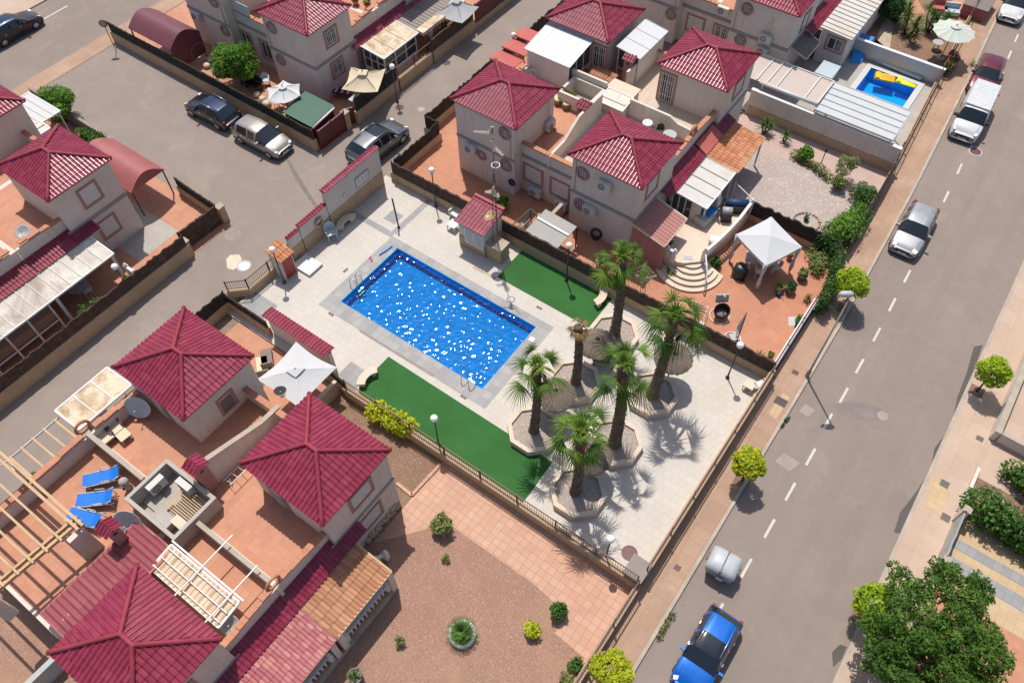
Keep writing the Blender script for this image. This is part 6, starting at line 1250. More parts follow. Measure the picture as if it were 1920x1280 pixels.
def round_table(label, x, y, R=.4, h=.72, mat='white_plastic', z=DZ, legs='white_plastic'):
    t = thing('round_table', label, 'table', (x,y,z)); m = MB(); m.lathe((0,0),[(R,0),(R,.03),(R-.02,.035)],22,False,h-.03); m.build('tabletop', mat, t, local=True)
    for k in range(4): a = PI/4+k*PI/2; m = MB(); m.bar((R*.3*math.cos(a),R*.3*math.sin(a),h-.03),(R*.75*math.cos(a),R*.75*math.sin(a),0),.035); m.build('leg', legs, t, local=True)
    return t
def stool_table(label, x, y, w_=.5, h=.42, mat='white_plastic', z=DZ, a=0):
    t = thing('side_table', label, 'table', (x,y,z), a); m = MB(); m.obox((0,0,h),(w_,w_,.05)); m.build('tabletop', mat, t, local=True)
    for sx in (1,-1):
        for sy in (1,-1): m = MB(); m.bar((sx*w_*.42,sy*w_*.42,0),(sx*w_*.42,sy*w_*.42,h),.05); m.build('leg', mat, t, local=True)
    return t
x, y = G(621,437,.5); plastic_chair('pale blue plastic chair in the wall shade near the yellow ring', x, y, -.5, 'dish_blue', s=1.25)
x, y = G(1426,722,.4); plastic_chair('white plastic chair in the fence corner nearest the street', x, y, 2.6); x, y = G(1405,722,.35); stool_table('tan square plastic stool beside the white chair in the fence corner', x, y, .55, .4, 'sink_cream')
def armchair(label, px, py, a, ott=None):
    x, y = G(px, py, .4); t = thing('armchair', label, 'armchair', (x,y,DZ), a); m = MB(); m.obox((0,0,.38),(.72,.7,.14)); m.build('seat', 'white_plastic', t, local=True); m = MB(); m.obox((-.36,0,.56),(.1,.8,.5),0); m.build('backrest', 'dirty_white', t, local=True)
    for sy in (.4,-.4): m = MB(); m.obox((0,sy,.45),(.74,.09,.36)); m.build('armrest', 'dirty_white', t, local=True)
    for sx in (.32,-.32):
        for sy in (.34,-.34): m = MB(); m.bar((sx,sy,0),(sx,sy,.32),.05); m.build('leg', 'dirty_white', t, local=True)
armchair('white woven armchair with cushion beside the pump house', 858, 400, -PI/2-.1); x, y = G(850,421,.4); stool_table('white padded footstool in front of the white armchair', x, y, .62, .42)
x, y = G(1128,675,.3); t = thing('red_seat', 'dark red folding seat in the shade of the straw parasol', 'seat', (x,y,DZ), .4); m = MB(); m.obox((0,0,.4),(.95,.5,.06)); m.build('seat', 'gate_red', t, local=True); m = MB(); m.obox((0,.3,.62),(.95,.05,.45),0,Matrix.Rotation(-.3,3,'X')); m.build('backrest', 'gate_red', t, local=True)
for sx in (.42,-.42): m = MB(); m.bar((sx,-.22,0),(sx,.28,.6),.035); m.bar((sx,.24,0),(sx,-.22,.4),.035); m.build('leg', 'iron_dark', t, local=True)
x, y = G(1148,1022); t = thing('hose', 'thin grey hose coiled on the deck beside the lower globe lamp', 'hose', (x,y,DZ)); m = MB(); m.tube([(x+.35*math.cos(a*.3)*(1-a*.008),y+.3*math.sin(a*.3)*(1+a*.004),DZ+.015+.0004*a) for a in range(64)],.014,6); m.build('coil', 'alu_grey', t); m = MB(); m.tube([(x+.35,y,DZ+.02),(x+.55,y+.12,DZ+.02)],.022,6); m.build('nozzle', 'brass', t)

# ================================================================== VEGETATION
def globe_tree(label, px, py, h=1.9, R=.72, mat='leaf_lime', n=3000, base=None, seed=1):
    x, y = G(px, py, h); R *= 1.24; t = thing('clipped_tree', label, 'tree', (x,y,.1), 0, 'clipped round street trees'); bx, by = (x, y) if base is None else G(*base, .1)
    m = MB(); m.tube([(bx,by,.1),((x+bx)/2+.02,(y+by)/2,.7),(x,y,h)],[.055,.045,.03],8); [m.tube([(x,y,h-.5),(x+.3*math.cos(a),y+.3*math.sin(a),h+.1)],[.025,.01],5) for a in (0,1.6,3.1,4.6)]; m.build('trunk', 'bark', t)
    bl = [(x,y,h,R*.78,R*.78,R*.72)]; r = random.Random(seed)
    for i in range(26): a = r.random()*2*PI; e = math.asin(r.uniform(-.7,1)); bl.append((x+R*.72*math.cos(a)*math.cos(e),y+R*.72*math.sin(a)*math.cos(e),h+R*.68*math.sin(e),R*.3,R*.3,R*.28))
    leaf_mesh('crown', mat, t, bl, int(n*1.7), .078, shell=.72); m = MB(); m.box(bx-.35,by-.35,.09,bx+.35,by+.35,.107); m.build('tree_pit', 'brown_soil', t); return t
globe_tree('clipped lime green street tree beside the ivy hedge and lamp head', 1601, 530, 1.95, .80, base=(1582,580), seed=2)
globe_tree('clipped yellow green street tree beside the pool deck railing', 1405, 868, 1.95, .68, 'leaf_yellow', base=(1391,900), seed=3)
globe_tree('clipped yellow green street tree cut by the bottom edge', 1147, 1258, 1.95, .74, 'leaf_yellow', seed=4)
globe_tree('clipped lime street tree on the far pavement by the villa wall', 1863, 696, 1.95, .70, base=(1831,733), seed=5)
globe_tree('clipped lime street tree half hidden behind the big dark tree', 1642, 1130, 1.9, .75, seed=6)
# big tree at lower right
def big_tree():
    x, y = G(1752, 1195, 2.9); t = thing('broadleaf_tree', 'big dark green broadleaf tree over the far pavement at lower right', 'tree', (x,y,.06)); m = MB(); limbs(m, (x,y,.06), (x,y,3.0), .22, 1.9, 9, 5); m.build('trunk', 'bark', t)
    bl = []; r = random.Random(11)
    for (px, py, z, R) in ((1700,1120,3.2,1.15),(1760,1100,3.4,1.1),(1820,1130,3.2,1.1),(1838,1190,3.0,1.1),(1852,1245,2.6,1.0),(1800,1200,3.9,1.5),(1720,1190,3.8,1.5),(1660,1200,3.0,1.2),(1640,1170,2.6,.75),(1690,1260,3.2,1.3),(1780,1270,3.4,1.5),(1730,1330,3.0,1.4),(1840,1310,2.8,1.3),(1655,1245,2.6,.9),(1685,1075,2.6,.62),(1775,1075,2.8,.75),(1830,1095,2.8,.7)):
        gx, gy = G(px, py, z); R *= .93; bl.append((gx,gy,z-.1,R*.62,R*.62,R*.45))
        for k in range(11):
            a = 2*PI*k/11+r.uniform(-.3,.3); e = r.uniform(-.25,1.35); q = R*r.uniform(.62,.95); cr_ = R*r.uniform(.20,.34); bl.append((gx+q*math.cos(a)*math.cos(e),gy+q*math.sin(a)*math.cos(e),z+q*.78*math.sin(e),cr_,cr_,cr_*.8))
    leaf_mesh('crown', 'leaf_mid', t, bl, 30000, .088, shell=.6)
big_tree()
def hedge(label, pts, wd, h, mat, n, size, cat='hedge', z=0.02, flowers=None, name='hedge', bumps=.22):
    c = Vector((sum(p[0] for p in pts)/len(pts), sum(p[1] for p in pts)/len(pts), z)); t = thing(name, label, cat, c); bl = []; r = random.Random(len(pts)*7+n)
    for a, b in zip(pts, pts[1:]):
        L = math.dist(a, b); k = max(2, round(L/(wd*.42)))
        for i in range(k+1):
            f = i/k; q = r.uniform(1-bumps,1+bumps); bl.append((a[0]+(b[0]-a[0])*f+r.uniform(-.1,.1)*wd, a[1]+(b[1]-a[1])*f+r.uniform(-.1,.1)*wd, z+h*.52*q, wd*.5*q, wd*.5*q, h*.5*q))
    m = MB(); [m.tube([(b[0],b[1],z),(b[0]+.05,b[1],z+h*.5)],[.03,.02],5) for b in bl[::2]]; m.build('stems', 'bark', t); leaf_mesh('foliage', mat, t, bl, n, size)
    if flowers: fl_ = leaf_mesh('flowers', flowers[0], t, [(b[0],b[1],b[2]+h*.12,b[3]*.95,b[4]*.95,b[5]*.85) for b in bl], flowers[1], .09, shell=.92); fl_['kind'] = 'stuff'
    return t
hedge('tall clipped ivy hedge between sun patio and street pavement', [G(1578,478,1.5), G(1566,520,1.5), G(1549,560,1.5)], .75, 1.75, 'ivy', 5200, .085, bumps=.06)
hedge('long oleander hedge with pink flowers beside the villa driveway', [(8.9,24.85),(10.3,24.75),(12.0,24.6),(14.5,24.5)], 1.55, 1.7, 'leaf_green', 7500, .12, flowers=('flower_pale', 110), z=.07)
hedge('dark plants in the bed above the far villa wall', [(9.6,27.9),(10.6,27.6),(12,27.5)], 1.2, 1.2, 'leaf_green', 1800, .12, z=.07); hedge('low dark shrubs at the right edge above the villa wall', [(10.6,31.2),(11.6,31.3)], 1.0, .9, 'leaf_dark', 900, .12, z=.07)
hedge('ivy clump where the dark brush fence meets the clipped hedge', [(-3.9,36.2),(-2.9,36.1)], .8, 1.6, 'ivy', 1300, .10)
hedge('feathery bright green shrub mass inside the pebble garden corner', [G(1568,440,.8), G(1590,425,.8), G(1607,405,.8)], 1.5, 1.5, 'leaf_bright', 4200, .10, cat='shrub')
bush('round clipped dark green shrub at the street corner of the pebble garden', G(1619,367,.6), .85, 1.25, 'leaf_green', 2600, .07, k=9, seed=3)
bush('yellow green shrub between round shrub and feathery mass', G(1612,394,.5), .42, .8, 'leaf_olive', 700, .07, seed=4)
bush('pale airy shrub on a short stem above the dark garden shrubs', G(1585,312,1.1), .72, 1.9, 'leaf_pale', 1500, .07, name='small_tree', seed=5, cat='tree')
hedge('brownish low shrub row along the edge of the pebble circle', [G(1490,290,.3), G(1530,312,.3), G(1552,330,.3)], .6, .6, 'leaf_olive', 1100, .08, cat='shrub'); bush('bright green leafy shrub in the border row of the pebble garden', G(1512,288,.6), .5, 1.1, 'leaf_bright', 700, .12, seed=7)
bush('dark rounded shrub with dry side under the pale airy shrub', G(1572,345,.4), .6, .9, 'leaf_olive', 1000, .09, seed=8)
spiky('tall three headed yucca beside the orange tiled awning', G(1433,250), [(0,0,.9),(.25,.1,.6),(-.2,-.15,.5)], blades=52, L=.6); spiky('smaller yucca right of the three headed yucca', G(1468,265), [(0,0,.6),(.2,-.15,.4)], blades=44, L=.55)
for lab, px, py, s in (('big clumped yucca with many heads behind the grey coped wall',1700,68,1),('yucca group leaning towards the sage parasol',1740,60,2),('dark yucca group beside the annex roof',1678,40,3)):
    r = random.Random(s); spiky(lab, G(px,py), [(r.uniform(-.8,.8),r.uniform(-.7,.7),r.uniform(.7,1.7)) for _ in range(7)], blades=60, L=.75, W=.06)
bush('dark tree crown beside the ribbed annex roof at the top', G(1672,8,1.5), 1.1, 2.4, 'leaf_dark', 1800, .12, name='small_tree', cat='tree', seed=9)
hedge('pink flowering oleander beside the street railing near the plunge pool', [G(1790,108,.8), G(1776,128,.7)], .8, 1.3, 'leaf_green', 900, .10, flowers=('flower_pink', 160), cat='shrub', name='oleander')
spiky('weedy yellow flower stalk on the pavement beside the maroon car', G(1820,125), [(0,0,.15)], blades=22, L=.5, mat='leaf_olive', name='weed', cat='weed', z=.1)
hedge('straggly grass tufts along the kerb near the waste container', [G(1262,1150,.05), G(1244,1178,.05), G(1235,1195,.05)], .28, .25, 'leaf_olive', 260, .06, cat='weeds', z=.0, name='weed_tuft'); hedge('small weeds at the kerb above the globe tree by the railing', [G(1478,782,.05), G(1465,800,.05)], .2, .2, 'leaf_green', 140, .05, cat='weeds', z=.0, name='weed_tuft')
# gravel garden
t = thing('garden_edging', 'brick edging round the soil strip beside the tiled path', 'edging', (*G(775,910),.02)); pts_ = [G3(826,870,.06), G3(772,928,.06), G3(744,905,.06)]
for i in range(2): m = MB(); m.bar(pts_[i], pts_[i+1], .16, .10); m.build('edge_bricks', 'path_tile', t)
bush('leafy green shrub at the corner of the gravel garden by the tiled path', G(826,985,.5), .55, 1.0, 'leaf_olive', 900, .10, seed=11); bush('rounded green shrub beside the dark edging of the tiled path', G(1047,1147,.4), .45, .8, 'leaf_green', 800, .08, seed=12); bush('yellow green shrub standing alone in the gravel near the path corner', G(997,1182,.3), .42, .6, 'leaf_yellow', 600, .08, seed=13); bush('tiny dry succulent clump in the middle of the gravel garden', G(836,1047,.15), .22, .3, 'leaf_olive', 180, .06, seed=14)
bush('small dark shrub in the narrow bed by the red street railing', G(1080,1246,.3), .35, .55, 'leaf_green', 350, .08, seed=15); bush('small flowering shrub at the bottom of the narrow street bed', G(1063,1274,.3), .35, .5, 'leaf_olive', 350, .08, seed=16); bush('small succulent with orange pots beside the porch shadow', G(750,1203,.2), .25, .4, 'leaf_olive', 220, .07, seed=17)
hedge('yellow flowering shrub sprawling over the railing beside the long lawn', [G(705,770,.7), G(735,785,.7), G(765,803,.7)], 1.0, 1.2, 'leaf_yellow', 2000, .13, cat='shrub', name='flowering_shrub')
x, y = G(867, 1190); t = thing('ring_planter', 'white rendered ring planter holding a sago palm', 'planter', (x,y,.02)); m = MB(); m.lathe((x,y),[(.58,0),(.60,.02),(.60,.27),(.52,.30),(.46,.27),(.46,.12)],30,False,.01); m.build('ring', 'white_paint', t); m = MB(); m.cyl((x,y),.47,.02,.16,24); m.build('soil', 'brown_soil', t)
def cycad(label, x, y, z, n=44, L=.75):
    t = thing('sago_palm', label, 'sago palm', (x,y,z)); m = MB(); m.lathe((x,y),[(.13,0),(.16,.1),(.12,.3)],12,True,z); m.build('trunk', 'palm_bark', t); V = []; Q = []
    for i in range(n):
        a = i*2.4; e = 1.3-1.35*(i/n); d = Vector((math.cos(a)*math.cos(e),math.sin(a)*math.cos(e),math.sin(e))); s = d.cross(Vector((0,0,1))).normalized(); r = random.random()
        for k in range(12):
            f = .15+.8*k/11; p = Vector((x,y,z+.28))+d*L*f-Vector((0,0,.25*L*f*f))
            for sg in (1,-1): blade_fan(V, Q, p, s*sg+d*.7, .17*(1-.6*abs(f-.5)), .028, .1, 2, r)
    np_mesh('crown', np.array(V), len(Q), Q, 'leaf_green', t)
cycad('dark green sago palm growing in the white ring planter', x, y, .15); bush('low green filler plant beside the sago palm inside the ring', (x+.22,y-.18), .2, .3, 'leaf_dark', 250, .06, seed=21, z=.15)
# north west garden
tree('orange_tree', 'bright green orange tree behind the dark screened parking wall', G(440,116,1.9), 1.85, 1.6, 1.6, 'leaf_bright', 8500, .11, k=16, seed=4)
tree('feathery_tree', 'feathery bright green tree beside the white gridded pergola', G(105,194,1.5), 1.45, 1.35, 1.15, 'leaf_bright', 6500, .10, k=13, seed=6); hedge('dark green shrubs behind the low wall next to the salmon carport', [G(152,248,.5), G(172,255,.5), G(188,266,.5)], .95, 1.0, 'leaf_green', 1500, .1, cat='shrub')
spiky('small fan palm under the white pyramid parasol by the lane', G(830,52), [(0,0,1.3)], mat='palm_leaf', blades=60, L=.9, W=.09, name='small_palm', cat='palm'); hedge('climbing shrubs over the dark slatted lane wall below the parasol', [(-34.9,37.8),(-34.9,40)], .9, 1.6, 'leaf_green', 1300, .1, cat='shrub')
hedge('green plants in the porch shade below the mouldy awning', [(-35.1,7.4),(-35.1,8.9)], .7, 1.2, 'leaf_green', 900, .1, cat='shrub'); bush('bright fern by the globe lamp at the porch', G(236,520,.6), .3, .6, 'leaf_bright', 220, .1, seed=31); bush('bright green leafy plant behind the pump house roof', G(940,378,.6), .45, 1.0, 'leaf_bright', 450, .13, seed=32)
# sun patio planting
spiky('large agave like plant in the patio corner by the street fence', G(1432,688), [(0,0,.25),(-.5,.3,.2),(.35,-.3,.2)], mat='leaf_olive', blades=34, L=.55, W=.07, name='agave', cat='agave')
spiky('olive green grassy palm hanging over the brush fence below the tallest palm', G(1300,622,.8), [(0,0,.7),(.5,-.3,.6),(-.4,.2,.6)], mat='leaf_olive', blades=50, L=.75, W=.05, name='grass_palm', cat='plant')
hedge('pale leaved shrubs filling the corner bed behind the white gazebo', [G(1525,475,.4), G(1535,500,.4), G(1545,465,.5)], 1.0, .8, 'leaf_pale', 1400, .09, cat='shrub'); spiky('dark bromeliad plants behind the gazebo by the brush fence', G(1530,468), [(0,0,.3),(.5,.1,.3)], mat='leaf_dark', blades=30, L=.5, W=.06, name='bromeliad', cat='plant'); bush('rock border plants left of the semicircular steps', G(1258,512,.2), .4, .45, 'leaf_olive', 380, .07, seed=41); bush('green potted shrub at the right foot of the semicircular steps', G(1342,490,.4), .4, .7, 'leaf_green', 420, .09, seed=42)
def pot_plant(label, px, py, r=.22, h=.4, mat='leaf_green', pot='pot_terracotta', n=260, z=.02, R=.3, kind='bush'):
    x, y = G(px, py, z); t = thing('potted_plant', label, 'potted plant', (x,y,z), 0, 'potted plants'); m = MB(); m.lathe((x,y),[(r*.7,0),(r,h*.85),(r*1.12,h*.86),(r*1.12,h),(r*.9,h),(r*.88,h*.85)],18,False,z); m.build('pot', pot, t)
    if kind == 'bush': leaf_mesh('foliage', mat, t, clump_blobs((x,y,z+h+R*.6), R, R*.8, 5, n), n, .08)
    else:
        V = []; Q = []
        for i in range(30): a = random.random()*2*PI; e = random.uniform(.1,1.4); blade_fan(V, Q, (x,y,z+h), (math.cos(a)*math.cos(e),math.sin(a)*math.cos(e),math.sin(e)), R*1.5, .05, .35, 3)
        np_mesh('foliage', np.array(V), len(Q), Q, mat, t)
pot_plant('leafy plant in a brown pot nearest the gazebo shadow edge', 1460, 545, mat='leaf_bright', R=.35, kind='spiky'); pot_plant('dark purple plant in a yellowish pot on the sun patio', 1480, 547, r=.28, mat='leaf_dark', pot='wicker', R=.3); pot_plant('pale plant in a grey pot beside the corner shrubs', 1502, 522, r=.28, mat='leaf_pale', pot='taupe', R=.32); pot_plant('green plant in a black pot against the street fence', 1497, 610, r=.26, mat='leaf_bright', pot='black_plastic', R=.3); pot_plant('small olive plant on the patio near the street fence', 1512, 563, r=.18, h=.2, mat='leaf_olive', R=.35, kind='spiky'); pot_plant('yellow flowered pot hanging by the right gazebo leg', 1479, 485, r=.18, h=.35, mat='leaf_yellow', pot='pot_terracotta', R=.18); pot_plant('plant in the round barrel pot beside the brush fence', 1127, 500, r=.33, h=.55, mat='leaf_pale', pot='wood', R=.25); pot_plant('green plant in a bowl on the terrace at the bottom beside the porch', 668, 1270, r=.3, h=.4, mat='leaf_green', pot='taupe', R=.35, kind='spiky'); pot_plant('potted cactus on the patio in the corner of the agave', 1443, 672, r=.15, h=.3, mat='leaf_olive', R=.18)
for lab, px, py, mt in (('green plastic tub plant on the terrace wall at the top','667','8','leaf_bright'),('pale pot plant on the terrace wall at the top','690','15','leaf_pale'),('small orange pot plant on the terrace wall at the top','715','5','leaf_olive')): pot_plant(lab, int(px), int(py), r=.25, h=.35, mat=mt, R=.28, z=2.95)
# stone ring bed
x, y = G(1512, 417); t = thing('stone_ring', 'ring of rough stones with a small plant in the pebble garden', 'stone ring', (x,y,.02))
for i in range(22): a = 2*PI*i/22; m = MB(); m.ball((x+.78*math.cos(a),y+.78*math.sin(a),.08), random.uniform(.07,.12), 7, .8); m.build('stone', 'stone', t)
leaf_mesh('plant', 'leaf_green', t, [(x-.1,y+.1,.25,.16,.16,.22)], 120, .08)

# ================================================================== TERRACES AND GARDENS: FURNITURE
def lounger(label, x, y, a, z=2.92, back=.55, mat='blue_sling', frame='white_plastic', group='blue sun loungers on the roof terrace', L=1.9):
    t = thing('sun_lounger', label, 'sun lounger', (x,y,z), a, group); h = .34; b0 = L*.22
    m = MB(); n = 8; vs = []
    for i in range(n+1): f = i/n; xx = -L/2+f*(L/2+b0); vs += [(xx,-.29,h+.03+.015*math.sin(f*9)),(xx,.29,h+.03+.015*math.sin(f*9))]
    for i in range(1, 6): f = i/5; d = (L/2-b0)*f; vs += [(b0+d*math.cos(back),-.29,h+.03+d*math.sin(back)),(b0+d*math.cos(back),.29,h+.03+d*math.sin(back))]
    k = len(vs)//2; m.add(vs, [(2*i,2*i+2,2*i+3,2*i+1) for i in range(k-1)], True); m.build('sling', mat, t, local=True)
    for sy in (.33,-.33):
        m = MB(); m.tube([(-L/2-.03,sy,h),(b0,sy,h),(L/2-.05,sy,h)],.028,6); m.build('side_rail', frame, t, local=True); m = MB(); m.tube([(b0,sy,h+.02),(b0+(L/2-b0)*math.cos(back),sy,h+.02+(L/2-b0)*math.sin(back))],.024,6); m.build('back_rail', frame, t, local=True)
        for xx in (-L*.38, L*.36): m = MB(); m.tube([(xx,sy,h),(xx+.06,sy,0)],.026,6); m.build('leg', frame, t, local=True)
        m = MB(); m.tube([(-.1,sy,h),(-.05,sy*1.08,h+.18),(.32,sy*1.08,h+.18),(.36,sy,h)],.022,6); m.build('armrest', frame, t, local=True)
    return t
def ang2(a, b, z): p, q = G(*a, z), G(*b, z); return math.atan2(q[1]-p[1], q[0]-p[0]), ((p[0]+q[0])/2, (p[1]+q[1])/2)
for lab, a, b in (('blue sun lounger nearest the concrete well and upper wall',(161,900),(222,886)),('blue sun lounger between two others on the roof terrace',(148,937),(212,930)),('blue sun lounger half under the timber pergola beam',(130,962),(190,978))): an, c = ang2(a, b, 3.3); lounger(lab, *c, an, L=1.72)
def recliner(label, px, py, a, mat='taupe', cush='cushion_cream', z=2.92):
    x, y = G(px, py, z+.35); t = thing('lounge_chair', label, 'lounge chair', (x,y,z), a, 'dark recliners on the terrace'); m = MB(); m.obox((.1,0,.36),(.75,.55,.09)); m.build('seat', cush, t, local=True); m = MB(); m.obox((-.42,0,.62),(.08,.58,.7),0,Matrix.Rotation(-.55,3,'Y')); m.build('backrest', mat, t, local=True)
    for sy in (.33,-.33): m = MB(); m.obox((-.02,sy,.5),(.7,.07,.06)); m.build('armrest', 'black_plastic', t, local=True)
    for sx in (-.25,.4):
        for sy in (.3,-.3): m = MB(); m.bar((sx,sy,0),(sx,sy,.48),.05); m.build('leg', 'black_plastic', t, local=True)
an, _ = ang2((195,795),(215,815),3.2); recliner('dark recliner with cream seat nearest the round ring', 195, 815, an); recliner('dark recliner with cream seat beside the cream footstool', 212, 799, an); x, y = G(232, 816, 3.2); stool_table('cream cushioned footstool in front of the dark recliner', x, y, .55, .34, 'cushion_cream', 2.92, an)
for lab, px, py in (('olive wicker lounge chair with yellow cushion nearest the terrace wall',1052,182),('olive wicker lounge chair with yellow cushion nearest the small tiled chimney',1068,190)):
    x, y = G(px, py, 3.2); t = thing('wicker_lounger', lab, 'lounge chair', (x,y,2.92), -PI/2+.1, 'yellow cushioned wicker chairs'); m = MB(); m.lathe((.25,0),[(.42,0),(.44,.22),(.40,.25)],20,True,.1,0,.75); m.build('base', 'wicker', t, local=True); m = MB(); m.lathe((.25,0),[(.38,0),(.39,.05),(.36,.08)],20,True,.35,0,.75); m.build('cushion', 'canvas_cream', t, local=True)
    m = MB(); Q = Matrix.Rotation(-1.1,3,'Y'); vs = [Vector((-.2,0,.72))+Q@Vector((.48*math.cos(b),.31*math.sin(b),0)) for b in [2*PI*i/20 for i in range(20)]]; m.add(vs+[v+Vector((-.06,0,-.03)) for v in vs], [tuple(range(20)), tuple(range(20,40))[::-1]]+[(i,20+i,20+(i+1)%20,(i+1)%20) for i in range(20)]); m.build('backrest', 'cushion_olive', t, local=True)
def parasol(label, px, py, h, R, sides, mat, rise=.45, sag=.10, a0=0, z=.02, valance=.0, base='concrete', vent=True, pole='iron_dark', group=None, sq=None, tilt=(0,0)):
    x, y = G(px, py, h); t = thing('parasol', label, 'parasol', (x,y,z), 0, group); m = MB(); m.cyl((x,y),.03,z,h+rise*.8,8); m.build('pole', pole, t); m = MB(); m.lathe((x,y),[(.28,0),(.28,.06),(.06,.10)],16,False,z); m.build('base', base, t)
    m = MB(); nr = 7; k = sides*6; vs = [(x,y,h+rise)]
    for j in range(1, nr+1):
        f = j/nr
        for i in range(k):
            s = i/6; i0 = int(s); u = s-i0; A = a0+2*PI*i0/sides; B = a0+2*PI*(i0+1)/sides; cx = (math.cos(A)*(1-u)+math.cos(B)*u); cy = (math.sin(A)*(1-u)+math.sin(B)*u); ins = 1-.07*math.sin(PI*u)*f
            vs.append((x+R*f*cx*ins, y+R*f*cy*ins, h+rise*(1-f)-sag*math.sin(PI*f)*.5-sag*math.sin(PI*u)*f+.03*rise*math.sin(i*1.7+j)*.3+tilt[0]*R*f*cx+tilt[1]*R*f*cy))
    fs = [(0,1+i,1+(i+1)%k) for i in range(k)]+[(1+(j-1)*k+i,1+j*k+i,1+j*k+(i+1)%k,1+(j-1)*k+(i+1)%k) for j in range(1,nr) for i in range(k)]; m.add(vs, fs, False); can = m.build('canopy', mat, t)
    m = MB(); [m.tube([(x,y,h+rise-.05),(x+R*.97*math.cos(a0+2*PI*i/sides),y+R*.97*math.sin(a0+2*PI*i/sides),h-.04+tilt[0]*R*math.cos(a0+2*PI*i/sides)+tilt[1]*R*math.sin(a0+2*PI*i/sides))],.014,5) for i in range(sides)]; m.build('ribs', pole, t)
    if vent: m = MB(); q = R*.24; vs = [(x,y,h+rise+.06)]+[(x+q*math.cos(a0+2*PI*i/sides),y+q*math.sin(a0+2*PI*i/sides),h+rise*.80+.03) for i in range(sides)]; m.add(vs, [(0,1+i,1+(i+1)%sides) for i in range(sides)]); m.build('vent_cap', mat, can)
    m = MB(); m.lathe((x,y),[(.05,0),(.04,.07),(.01,.10)],10,True,h+rise+.04); m.build('finial', pole, t); return t
parasol('white square parasol between two red roofs beside the tile capped wall', 557, 700, 2.35, 2.0, 4, 'canvas_white', .42, .10, PI/4+.02, pole='white_paint')
parasol('cream square parasol with curled corners beside the conservatory', 682, 148, 2.3, 1.75, 4, 'canvas_cream', .6, .22, PI/4+.5)
parasol('grey white hexagonal parasol next to the green shed', 532, 172, 2.2, 1.25, 6, 'canvas_pale_grey', .45, .12, .3)
parasol('white pyramid parasol on the lane terrace at the top', 857, 20, 2.4, 1.65, 4, 'canvas_white', .9, .15, PI/4+.1)
parasol('sage green round parasol in the yucca garden by the street', 1789, 58, 2.3, 1.5, 12, 'canvas_sage', .4, .06, 0)
# white gazebo
gx, gy = G(1440, 453, 2.6); t = thing('gazebo', 'white peaked gazebo with curtained legs on the sun patio', 'gazebo', (gx,gy,.02), 0); gx, gy = -6.25, 33.2; H = 2.3; c = [(-7.95,32.55),(-5.55,31.4),(-4.5,33.85),(-6.9,35.0)]; gx = sum(p[0] for p in c)/4; gy = sum(p[1] for p in c)/4; t.location = (gx,gy,.02)
m = MB(); k = 8; n = 6; vs = [(gx,gy,H+.42)]
for j in range(1, n+1):
    f = j/n
    for i in range(4*k): s = i/k; i0 = int(s); u = s-i0; A = Vector(c[i0]); B = Vector(c[(i0+1)%4]); p = A.lerp(B,u); vs.append((gx+(p.x-gx)*f, gy+(p.y-gy)*f, H+.42*(1-f)**1.1-.05*math.sin(PI*u)*f))
K = 4*k; m.add(vs, [(0,1+i,1+(i+1)%K) for i in range(K)]+[(1+(j-1)*K+i,1+j*K+i,1+j*K+(i+1)%K,1+(j-1)*K+(i+1)%K) for j in range(1,n) for i in range(K)]); can = m.build('canopy', 'canvas_white', t)
m = MB(); vs = [];
for i in range(K+1): s = (i%K)/k; i0 = int(s); u = s-i0; p = Vector(c[i0]).lerp(Vector(c[(i0+1)%4]),u); vs += [(p.x,p.y,H-.05*math.sin(PI*u)+.0),(p.x,p.y,H-.2-.03*(i%2))]
m.add(vs, [(2*i,2*i+2,2*i+3,2*i+1) for i in range(K)]); m.build('valance', 'canvas_white', can)
for p in c: q = Vector(p).lerp(Vector((gx,gy)),.06); m = MB(); m.bar((q.x,q.y,.02),(q.x,q.y,H-.05),.05); m.build('leg', 'iron_dark', t); m = MB(); m.lathe((q.x,q.y),[(.05,0),(.13,.5),(.07,1.1),(.12,1.7),(.14,2.15)],10,True,.1); m.build('curtain', 'canvas_white', t)
t = thing('dining_table', 'long grey table in the gazebo shade', 'table', (gx,gy,.02), .42); m = MB(); m.obox((0,0,.74),(1.8,.9,.04)); m.build('tabletop', 'dish_grey', t, local=True)
for sx in (.8,-.8):
    for sy in (.38,-.38): m = MB(); m.bar((sx,sy,0),(sx,sy,.72),.05); m.build('leg', 'white_paint', t, local=True)
for k_, (dx, dy, a) in enumerate(((-.6,-.95,PI/2+.42),(.25,-.65,PI/2+.42),(.9,.2,PI+.42))): plastic_chair('white chair at the table under the white gazebo', gx+dx, gy+dy, a, z=.02, group='chairs under the white gazebo')
